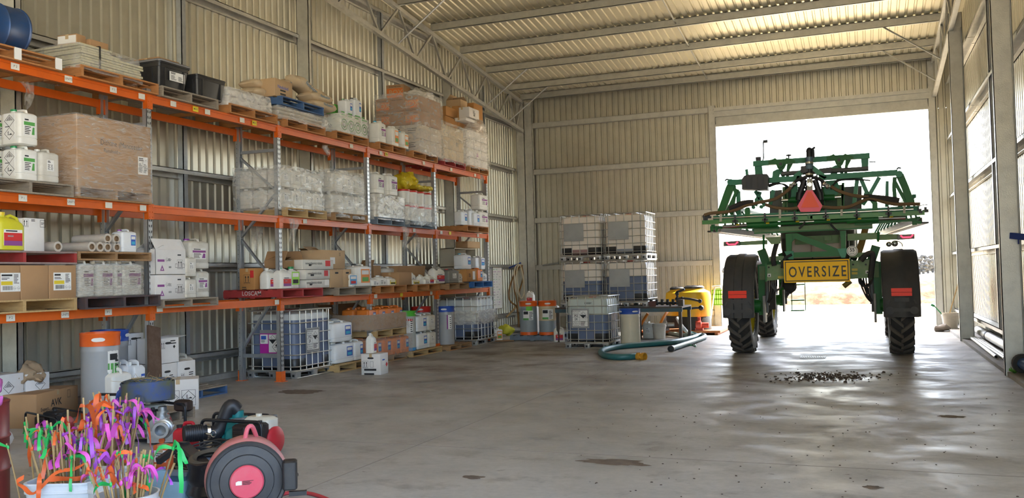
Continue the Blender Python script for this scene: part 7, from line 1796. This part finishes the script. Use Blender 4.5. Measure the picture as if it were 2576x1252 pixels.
# red drum at the left edge with a pink bag on it
p=fz(14,1252,.0); c=fz(15,1085,.75)
t=thing('drum','dark red drum cut by the left edge with pink plastic on top','drum',(fz(14,1120,.5).x-.4,fz(14,1120,.5).y,0))
mb=MB(); mb.lathe([(.27,0),(.285,.01),(.28,.03),(.28,.28),(.29,.295),(.28,.31),(.28,.52),(.29,.535),(.28,.55),(.28,.78),(.287,.8),(.27,.81),(.265,.8)],32); part('body',mb,mat('dark red drum paint',(.22,.03,.03),.4,0,.4,5),t)
zt=.8
mb=MB(); k=t.location; mb.sphere((0,0,.1),.2,0,36,20,(1.15,1.1,.55)); mb.sphere((.3,-.06,.03),.11,0,26,14,(1.2,.8,.4)); mb.jit(.05,0,6,2); mb.jit(.022,0,16,5)
solo('plastic_bag',mb,mat('pink plastic film',(.6,.14,.48),.25),'crumpled pink plastic bag lying on the dark red drum','bag',(k.x,k.y,zt+.01))
# ---- pumps
blkp=mat('black frame paint',(.012,.012,.016),.35,.2); alu=mat('cast aluminium',(.45,.46,.47),.38,.85,.3,6); tealp=mat('teal pump paint',(.01,.18,.19),.4,0,.3,6); redc=mat('red shroud',(.45,.02,.03),.45,0,.3,5); creamt=mat('cream fuel tank',(.6,.58,.5),.4,0,.2,4)
def loop(pts,r=.016): 
    P=[];k=len(pts)
    for i in range(k):
        p=V(pts[i])
        if 0<i<k-1:
            a=V(pts[i-1]);b=V(pts[i+1]); l=min(.06,(a-p).length*.45,(b-p).length*.45); pa=p+(a-p).normalized()*l;pb=p+(b-p).normalized()*l
            for q in range(6):
                f=q/5; P.append(pa*(1-f)**2+p*2*f*(1-f)+pb*f*f)
        else: P.append(p)
    mb=MB(); mb.tube(P,r,10); return mb
def engine(t,x,y,z,rz=0,tank=creamt,shroud=redc):
    M=Matrix.Translation((x,y,z))@Matrix.Rotation(rz,4,'Z')
    mb=MB(); mb.rbox(.11,.11,[(0,.01),(.02,0),(.16,0),(.18,.02)],.03,3,0,0,0); mb.cbox(.0,-.13,.05,.12,.1,.1); 
    for k in range(5): mb.cbox(0,-.13,.045+.025*k,.15,.12,.008)
    mb.xf(M); part('crankcase',mb,alu,t)
    mb=MB(); mb.axle([(.05,0),(.13,.01),(.135,.06),(.11,.08),(.02,.085)],(.11,0,.1),(1,0,0),24); mb.xf(M); part('recoil_cover',mb,shroud,t)
    mb=MB(); mb.rbox(.15,.1,[(.2,.02),(.215,0),(.3,0),(.325,.03)],.05,4); mb.cyl((-.02,0,.32),(-.02,0,.35),.03,14); mb.xf(M); part('fuel_tank',mb,tank,t)
    mb=MB(); mb.rbox(.075,.06,[(.12,.01),(.14,0),(.25,0),(.27,.02)],.02,3,0,-.1,-.15); 
    for k in range(5): mb.cbox(-.1,-.215,.15+.02*k,.1,.01,.008)
    mb.xf(M); part('muffler',mb,mat('brown muffler steel',(.06,.04,.035),.55,.5,.4,9),t)
    mb=MB(); mb.rbox(.06,.06,[(.11,.01),(.13,0),(.27,0),(.29,.02)],.015,3,0,.1,-.14); mb.cyl((.1,-.14,.28),(.1,-.14,.31),.02,10); mb.xf(M); part('air_filter',mb,black,t)
# far pump with aluminium outlet
p=fz(384,1122); Y0=p.y
P0=V((p.x-.1,Y0+.1,0)); t=thing('water_pump','petrol water pump with aluminium outlet under the blue coiled hose','pump',P0); r=lambda q: V(q)-P0
def pz(px,py,Y): return onY(px,py,Y)
hz=pz(345,1012,Y0+.1).z
xl=pz(190,1010,Y0+.25).x-P0.x; xr=pz(448,1010,Y0+.1).x-P0.x
part('frame_tube',loop([(xl,.45,.0),(xl,.45,hz),(xl+.5,.45,hz+.01),(xl+.78,-.05,hz-.0),(xl+.78,-.05,.02)]),blkp,t); part('frame_tube',loop([(xr,.1,.0),(xr,.1,hz-.02),(xl+.55,.35,hz-.02)]),blkp,t)
part('frame_tube',loop([(xl+.78,-.05,.03),(xr,.1,.03),(xr,.5,.03),(xl,.5,.03),(xl,.45,.03)]),blkp,t); part('frame_tube',loop([(xl+.7,-.02,.02),(xl+.7,-.02,hz-.03)]),blkp,t)
ox=pz(386,1082,Y0).x-P0.x; oz=pz(386,1082,Y0).z; 
mb=MB(); mb.axle([(.05,-.02),(.2,-.0),(.215,.06),(.19,.12),(.1,.14)],(ox-.02,.0,oz),(0,1,0),32); mb.xf(Matrix.Translation((ox,0,oz))@Matrix.Scale(.62,4)@Matrix.Translation((-ox,0,-oz))); mb.axle([(.055,0),(.08,0),(.08,.03),(.068,.035),(.068,.05),(.085,.06),(.085,.085),(.1,.09),(.1,.12),(.055,.12),(.055,.0)],(ox+.03,-.13,oz+.0),(0,1,0),28,cap=False); mb.axle([(.04,.1),(.056,.1)],(ox+.03,-.13,oz),(0,1,0),20)
mb.box(ox-.13,-.02,oz-.14,ox+.13,.12,oz-.02); mb.axle([(.05,0),(.08,0),(.08,.03),(.055,.03),(.055,.08)],(ox,.05,oz+.1),(0,0,1),20)
for k in range(6): a=k*PI/3+.3; mb.cyl((ox+.03+.105*math.cos(a),-.04,oz+.105*math.sin(a)),(ox+.03+.105*math.cos(a),.0,oz+.105*math.sin(a)),.014,8)
tw=Matrix.Translation((ox,0,oz))@Matrix.Rotation(.5,4,'Z')@Matrix.Translation((-ox,0,-oz)); mb.xf(tw); part('pump_casing',mb,alu,t,label='cast aluminium casing with threaded outlet')
mb=MB(); mb.cyl((ox+.02,-.045,oz-.115),(ox+.02,-.015,oz-.115),.03,14); mb.xf(tw); part('drain_plug',mb,orl,t,label='orange drain plug')
mb=MB(); mb.cyl((ox-.02,.05,oz+.12),(ox-.02,.05,oz+.22),.045,14); mb.axle([(.05,0),(.06,.0),(.06,.02),(.05,.02)],(ox-.02,.05,oz+.16),(0,0,1),16); part('riser',mb,alu,t)
engine(t,ox-.28,.15,.06,.3)
mb=MB(); mb.rbox(.09,.06,[(0,.02),(.02,0),(.1,0),(.12,.03)],.03,3,0,ox+.14,.18); mb.xf(Matrix.Translation((0,0,oz+.16))); part('muffler',mb,mat('brown muffler steel',(.06,.04,.035),.55,.5,.4,9),t)
mb=MB(); mb.cyl((ox-.13,-.05,oz+.05),(ox-.2,-.02,oz+.03),.05,14); part('rubber_cap',mb,blackr,t)
# coiled lay-flat hose on the pump frame
hc=pz(362,1010,Y0+.15); rad=abs(pz(418,980,Y0+.15).x-pz(309,980,Y0+.15).x)/2; hh=(pz(362,955,Y0+.15).z-hc.z)*.86; HB=V((hc.x,Y0+.22,hz+.02))
t=thing('layflat_hose','blue lay-flat hose coiled up on the black pump frame','hose',HB)
lay=mat('muddy blue layflat',(.1,.11,.06),.65,0,1.0,4,(.025,.07,.3))
mb=MB(); n=150; turns=9; L=[]
for i in range(n+1):
    f=i/n; a=f*turns*2*PI; q=rad*(.12+.88*f); L.append((q*math.cos(a),q*math.sin(a)*.95,.01*math.sin(a*1.7)))
vs=[];
for x,y,z in L:
    l=math.hypot(x,y); ux,uy=x/l,y/l
    vs+= [(x,y,z),(x,y,hh+z),(x-ux*.008,y-uy*.008,hh+z),(x-ux*.008,y-uy*.008,z)]
fs=[]
for i in range(n):
    a=4*i
    for k in range(4): fs.append((a+k,a+(k+1)%4,a+4+(k+1)%4,a+4+k))
mb.add(vs,fs,0,False); part('coil',mb,lay,t)
mb=MB(); ribbon(mb,[V((rad*.3,-rad*.95,hh*.35)),V((rad*.45,-rad*1.1,hh*.1)),V((rad*.6,-rad*1.5,-.1)),V((rad*.75,-rad*1.75,-.17))],hh*.9,V((.9,.3,.1)).normalized()); part('loose_end',mb,lay,t)
mb=MB(); ribbon(mb,[V((-rad*.98,-.05,hh*.6)),V((-rad*1.05,-.08,hh*.2)),V((-rad*1.08,-.1,-.1)),V((-rad*1.0,-.1,-.2))],hh*.5,V((.2,1,.0)).normalized()); part('hanging_flap',mb,mat('blue layflat',(.03,.07,.3),.55),t)
mb=MB()
for k in range(26): a=rnd(0,6.28);q=rad*rnd(.3,1.0); p=V((q*math.cos(a),q*math.sin(a),hh+.01)); mb.cyl(p,p+V((rnd(-.12,.12),rnd(-.12,.12),rnd(.0,.06))),.0016,4)
part('straw',mb,woody,t)['kind']='stuff'
# second frame further left
q0=fz(145,1085); t=thing('engine_frame','low black tube frame with engine behind the stakes','engine',(q0.x,q0.y-.1,0)); zt=.32; t.scale=(.85,.85,.7)
part('frame_tube',loop([(-.45,0,.02),(-.45,0,zt),(.35,-.2,zt-.03),(.35,-.2,.02)]),blkp,t); part('frame_tube',loop([(-.35,.35,.02),(-.35,.35,zt+.02),(.45,.15,zt),(.45,.15,.02)]),blkp,t); engine(t,.0,.1,.02,.2,black,redc)
part('skid_tube',loop([(-.45,0,.02),(.35,-.2,.02),(.45,.15,.02),(-.35,.35,.02),(-.45,0,.02)]),blkp,t)
# red fuel can
a=fz(430,1130);b=fz(487,1128); fh=pz(455,1066,a.y).z
t=thing('fuel_can','red fuel can with black cap on the floor between the pumps','fuel can',((a.x+b.x)/2,a.y+.1,0),.15); w=abs(b.x-a.x)*1.05; fc=mat('red fuel can plastic',(.5,.012,.03),.4,0,.2,6)
mb=MB(); mb.rbox(w/2,.085,[(0,.01),(.012,0),(fh*.62,0),(fh*.72,.015),(fh*.77,.03)],.03,4); 
mb.tube(hosepath([(-w*.1,0,fh*.7),(-w*.06,0,fh*.93),(w*.05,0,fh*.98),(w*.36,0,fh*.98),(w*.42,0,fh*.85),(w*.42,0,fh*.66)],5),.017,8); mb.cyl((-w*.3,0,fh*.7),(-w*.3,0,fh*.83),.03,12); part('body',mb,fc,t)
mb=MB(); mb.cyl((-w*.3,0,fh*.8),(-w*.3,0,fh*.9),.036,14); part('cap',mb,black,t)
# teal pump
a=fz(507,1150);b=fz(658,1122); TP=V((pz(582,1100,a.y).x,a.y,0)); t=thing('water_pump','teal water pump with black frame and ribbed suction hose','pump',TP,0)
def tpx(px,py,Y): q=onY(px,py,Y); return (q.x-TP.x,Y-TP.y,q.z)
Yf=a.y; Yb=a.y+.42
zf=tpx(570,1058,Yf)[2]; zbk=tpx(600,1041,Yb)[2]
x0=tpx(507,1070,Yf)[0];x1=tpx(657,1070,Yf)[0]; part('frame_tube',loop([(x0,0,.02),(x0,0,zf),(x1,.0,zf),(x1,0,.02)]),blkp,t)
X0=tpx(537,1060,Yb)[0];X1=tpx(682,1060,Yb)[0]; part('frame_tube',loop([(X0,.42,.02),(X0,.42,zbk),(X1,.42,zbk),(X1,.42,.02)]),blkp,t)
part('skid_tube',loop([(x0,0,.02),(x1,0,.02),(X1,.42,.02),(X0,.42,.02),(x0,0,.02)]),blkp,t); part('cross_strap',loop([(x0+.32,.02,zf+.0),(x0+.55,.42,zbk+.0)]),grey_,t)
xm=(x0+x1)/2
mb=MB(); mb.axle([(.06,0),(.14,.01),(.15,.06),(.13,.12),(.06,.14)],(xm-.13,.2,.16),(1,0,0),24); mb.rbox(.085,.11,[(.05,.0),(.3,0),(.36,.02)],.03,3,0,xm-.1,.22); mb.cyl((xm-.1,.22,.35),(xm-.1,.22,.42),.06,14); mb.axle([(.05,0),(.09,.0),(.09,.03),(.05,.03)],(xm-.2,.2,.16),(1,0,0),20); part('pump_casing',mb,tealp,t)
engine(t,xm+.17,.22,.05,0,creamt,redc)
hs=mat('black ribbed hose',(.018,.018,.022),.45,0,.2,8)
mb=MB(); A=V(tpx(548,1083,Yf+.1));B=V(tpx(462,1092,Yf-.15)); C_=V((xm-.1,.22,.42))
d=(B-A).normalized(); mb.tube(hosepath([C_,C_+V((-.05,-.05,.04)),A,A.lerp(B,.5),B],8),.068,16)
for k in range(9): p=A.lerp(B,.45+.06*k); mb.axle([(.066,0),(.08,.004),(.08,.02),(.066,.024)],p,d,18,cap=False)
part('suction_hose',mb,hs,t); mb=MB(); p=A.lerp(B,.25); mb.axle([(.068,0),(.076,.0),(.076,.03),(.068,.03)],p,d,18,cap=False); mb.cyl(p+V((-.02,-.08,0)),p+V((.1,-.08,-.01)),.01,8); 
mb.tube([(p.x+.12+.03*math.cos(q),p.y-.085,p.z+.03*math.sin(q)) for q in [2*PI*i/14 for i in range(14)]],.004,6,closed=True); part('hose_clamp',mb,steel,t,label='steel clamp with ring')
mb=MB(); mb.axle([(.06,0),(.075,.01),(.075,.12),(.06,.13)],(xm-.33,.2,.16),(1,0,0),18); part('inlet_stub',mb,hs,t)
# hose reel
c=fz(625,1218,.24); RP=V((c.x,c.y+.0,0)); R_=.27
t=thing('hose_reel','pink red hose reel with black face disc standing on the floor','hose reel',RP,math.radians(33))
cz=R_+.015; pinkr=mat('faded pink reel shell',(.5,.17,.17),.5,0,.5,5,(.4,.33,.3)); 
mb=MB(); mb.axle([(R_*.95,.02),(R_*1.02,.05),(R_*1.05,.12),(R_*1.0,.3),(R_*.8,.36),(.05,.38)],(0,-.1,cz),(-.1,1,0),48); mb.box(-.2,0,0,.2,.22,.1); part('shell',mb,pinkr,t)
mb=MB(); mb.axle([(R_*.99,.03),(R_*1.0,.0),(R_*.96,-.012),(R_*.9,-.008),(R_*.88,.006),(R_*.68,.0),(R_*.66,-.014),(R_*.45,-.02),(R_*.44,-.012),(.01,-.01)],(0,-.1,cz),(-.1,1,0),48); part('face_disc',mb,mat('dusty black disc',(.03,.03,.033),.5,0,.35,5,(.09,.085,.08)),t,label='black face disc')
mb=MB(); mb.axle([(R_*.42,0),(R_*.42,-.02),(R_*.39,-.028),(.01,-.03)],(0,-.112,cz),(-.1,1,0),40); part('hub_cap',mb,mat('pink red hub',(.6,.06,.1),.5,0,.35,6,(.5,.2,.2)),t,label='pink red centre cap')
mb=MB(); o=V((-.01,-.146,cz)); u=(V((1,.1,0)).normalized(),V((0,0,1))); 
poly(mb,o,u[0],u[1],[(-.06,-.014),(-.02,-.014),(-.02,.012),(-.045,.014),(-.06,.006)],0,.002)
for k in range(5): qd(mb,o,u[0],u[1],-.015,-.014+.006*k,rnd(.03,.06),-.011+.006*k,1,.002)
part('badge',mb,[paper,ink],t)
mb=MB(); mb.tube(hosepath([(-.02,.0,cz+R_*.98),(.0,.0,cz+R_*1.28),(.03,.02,cz+R_*1.3),(.05,.1,cz+R_*1.0)],6),.016,8); part('handle',mb,mat('pink handle',(.6,.12,.16),.45),t)
mb=MB(); mb.rbox(.05,.06,[(0,.01),(.01,0),(.19,0),(.2,.01)],.02,3); mb.xf(Matrix.Translation((R_*1.06,-.07,cz-.08))); mb.cbox(R_*1.25,-.06,cz-.13,.12,.04,.03); part('hose_guide',mb,black,t)
hose('red air hose running off along the floor from the reel',[(700,1245),(735,1238),(775,1240),(806,1248),(840,1262)],.014,mat('red hose rubber',(.45,.04,.05),.5))
for k in range(3): hose('thin black cable loop beside the reel, %s of three'%['inner','middle','outer'][k],[(700,1190),(728-4*k,1182+2*k),(748-5*k,1190),(742-4*k,1203),(715,1212)],.006,blackr)
# black cable coil
t=thing('cable_coil','tangled black cable coil on the floor left of the reel','cable',fz(510,1175)); 
mb=MB(); cc_=t.location
for k in range(14):
    rx_,ry_=rnd(.2,.3),rnd(.15,.25); ph=rnd(0,6.28); z0=.02+.012*k; tl=rnd(-.15,.25)
    mb.tube([(rx_*math.cos(q)+.02*math.sin(3*q+ph),ry_*math.sin(q),max(.01,z0+tl*.35*math.cos(q+ph)+.02*math.sin(2*q+k))) for q in [2*PI*i/30 for i in range(30)]],.008,6,closed=True)
part('cable',mb,blackr,t)
# black tubes slanting across
mb=MB(); mb.beam(onZ(398,1160,.28),onZ(455,1118,.36),.04,.05); mb.beam(onZ(455,1118,.36),onZ(470,1120,.36),.05,.05); a=onZ(462,1119,.36);b=onZ(525,1178,.3); mb.beam(a,b,.09,.03)
solo('machine_guard',mb,mat('black painted steel',(.02,.02,.023),.35),'bent black steel guard lying across the cable coil','guard')
mb=MB(); mb.tube(hosepath([onZ(395,1150,.1),onZ(430,1158,.1),onZ(475,1168,.12),onZ(520,1185,.1)],8),.03,8); solo('rubber_hose',mb,blackr,'thick black rubber hose below the bent steel guard','hose')
# black rubber tub with folded liner
p=fz(485,1248,.1); t=thing('rubber_tub','black rubber tub with folded liner between the reel and the blue container','tub',(p.x,p.y+.22,0)); mb=MB(); mb.lathe([(.17,0),(.19,.02),(.175,.07),(.2,.1),(.18,.16),(.205,.2),(.185,.26),(.2,.32),(.14,.33),(.12,.27)],26); mb.jit(.025,0,6,4); part('tub',mb,mat('shiny black liner',(.014,.014,.018),.28),t)
mb=MB(); mb.axle([(.1,0),(.15,.0),(.16,.03),(.13,.05),(.1,.03)],(0,-.02,.32),(0.1,-.2,1),22,cap=False); mb.jit(.01,0,8,2); part('rim',mb,mat('dusty liner rim',(.07,.06,.045),.7),t)
# blue container with cut top
p=fz(425,1225,.12); t=thing('cut_container','pale blue plastic container with cut open top beside the stakes','container',(p.x+.0,p.y+.05,0),.1); pb_=mat('pale blue plastic',(.25,.42,.55),.4,0,.2,6)
mb=MB(); k=0; mb.loft([[(x,y,z) for x,y in rr(.16,.12,.04,4)] for z in (0,.18)]+[[(x*.96,y*.95,z) for x,y in rr(.16,.12,.04,4)] for z in (.18,.02)],0); mb.box(-.155,-.118,.18,.03,-.108,.26); mb.box(-.155,-.118,.18,-.145,.1,.24); part('body',mb,pb_,t)
mb=MB(); mb.box(-.11,.02,.19,.1,.1,.22); part('grey_tray',mb,gbp,t)
# small orange and white box
p=fz(378,1150,.22); carton('carton','small orange and white printed box behind the round bucket','%s'%'' or (p.x,p.y+.15,0),.13,.1,.3,mat('orange box',(.6,.12,.03),.6),.2,prints=[('panel','Y',0,.06,0,.11,.1,3),('lines','Y',0,.06,.08,3)])
# straw mound and trees beyond the doorway
def mound(lab,cx,cy,rx,ry,h,seed):
    from mathutils import noise
    mb=MB(); nx,ny=60,20; vs=[];fs=[]
    for j in range(ny+1):
        for i in range(nx+1):
            u=-1+2*i/nx;v=-1+2*j/ny; x=cx+u*rx;y=cy+v*ry; e=max(0,1-abs(v)**2)*max(0,1-abs(u)**6)
            z=h*e*(.75+.45*noise.noise(V((x*.5,y*.5,seed)))+.25*noise.noise(V((x*1.7,y*1.7,seed))))
            vs.append((x,y,max(z,0)-.04))
    for j in range(ny):
        for i in range(nx): a=j*(nx+1)+i; fs.append((a,a+1,a+nx+2,a+nx+1))
    mb.add(vs,fs,0,True); return solo('straw_mound',mb,mat('straw heap',(.12,.04,.01),.95,0,.9,2.2,(.32,.2,.09),.9,6),lab,'straw heap')
mound('long straw heap lying across the yard beyond the doorway',4,46,24,2.4,1.1,3)
from mathutils import noise as _n
tl=mat('hazy foliage',(.075,.07,.06),.95); tt_=mat('hazy trunk',(.05,.045,.04),.9)
for k,(px,h) in enumerate(((2312,3.4),(2322,4.2),(2334,3.6),(1830,3.0),(2346,4.4))):
    Yt=190+k*9.0; p=onY(px,665,Yt); t=thing('tree','hazy distant tree beyond the yard, %s from the left'%['second','third','fourth','first','last'][k],'tree',(p.x,Yt,-.03))
    mb=MB(); mb.cyl((0,0,0),(0,0,h*.5),.25,8); part('trunk',mb,tt_,t)
    mb=MB()
    for q in range(45): a_=rnd(0,6.28);g_=rnd(0,1)**.5; mb.sphere((h*.42*g_*math.cos(a_),rnd(-1,1)*h*.15,h*(.5+.38*g_*math.sin(a_))),h*rnd(.05,.1),0,7,5)
    mb.jit(h*.05,0,2.5,k); part('crown',mb,tl,t)
for t_ in [p[0] for p in PROTO.values()]+list(PAL.values()):
    for o_ in list(t_.children_recursive)+[t_]: bpy.data.objects.remove(o_)
# ---------------------------------------------------------------- OUTSIDE, LIGHT, CAMERA
gm=mat('dry ground',(.56,.46,.29),.95,0,.5,.6,(.46,.35,.2))
mb=MB(); mb.box(-150,YW+.3,-.4,150,300,-.03); struct('ground_outside',mb,gm)
mb=MB(); mb.box(-150,-120,-.4,150,YN-3,-.03); struct('ground_near',mb,gm)
mb=MB(); mb.box(XL-60,YN-3,-.4,XL-.1,YW+.3,-.03); struct('ground_left',mb,gm)
mb=MB(); mb.box(XR+.05,YN-3,-.4,XR+60,YW+.3,-.03); struct('ground_right',mb,gm)
w=bpy.data.worlds.new('sky'); bpy.context.scene.world=w; w.use_nodes=True
nt=w.node_tree; bg=nt.nodes['Background']; sk=nt.nodes.new('ShaderNodeTexSky'); sk.sky_type='NISHITA'; sk.sun_disc=False; sk.sun_elevation=math.radians(58); sk.sun_rotation=math.radians(-10); sk.dust_density=3.0; sk.air_density=1.0
nt.links.new(sk.outputs[0],bg.inputs[0]); bg.inputs[1].default_value=SKY
sl=bpy.data.lights.new('sun','SUN'); sl.energy=SUN; sl.angle=math.radians(.6); sl.color=(1,.95,.86)
so=bpy.data.objects.new('sun',sl); C.objects.link(so)
d=Vector((-.8,-.72,-1.0)); so.rotation_euler=d.to_track_quat('-Z','Y').to_euler(); so.location=(10,40,30)
cd=bpy.data.cameras.new('camera'); co=bpy.data.objects.new('camera',cd); C.objects.link(co)
cd.sensor_fit='HORIZONTAL'; cd.sensor_width=36; cd.lens=36*FPX/2576; cd.clip_start=.05; cd.clip_end=600
Mx=Matrix((CR,CU,-_F)).transposed().to_4x4(); Mx.translation=CAM; co.matrix_world=Mx
sc=bpy.context.scene; sc.camera=co
sc.view_settings.view_transform='Standard'; sc.view_settings.look='None'; sc.view_settings.exposure=EXPO; sc.view_settings.gamma=1
try: sc.view_settings.use_curve_mapping=False
except Exception: pass
sc.cycles.max_bounces=10; sc.cycles.diffuse_bounces=5; sc.cycles.glossy_bounces=4; sc.cycles.transparent_max_bounces=24
sc.cycles.use_denoising=True
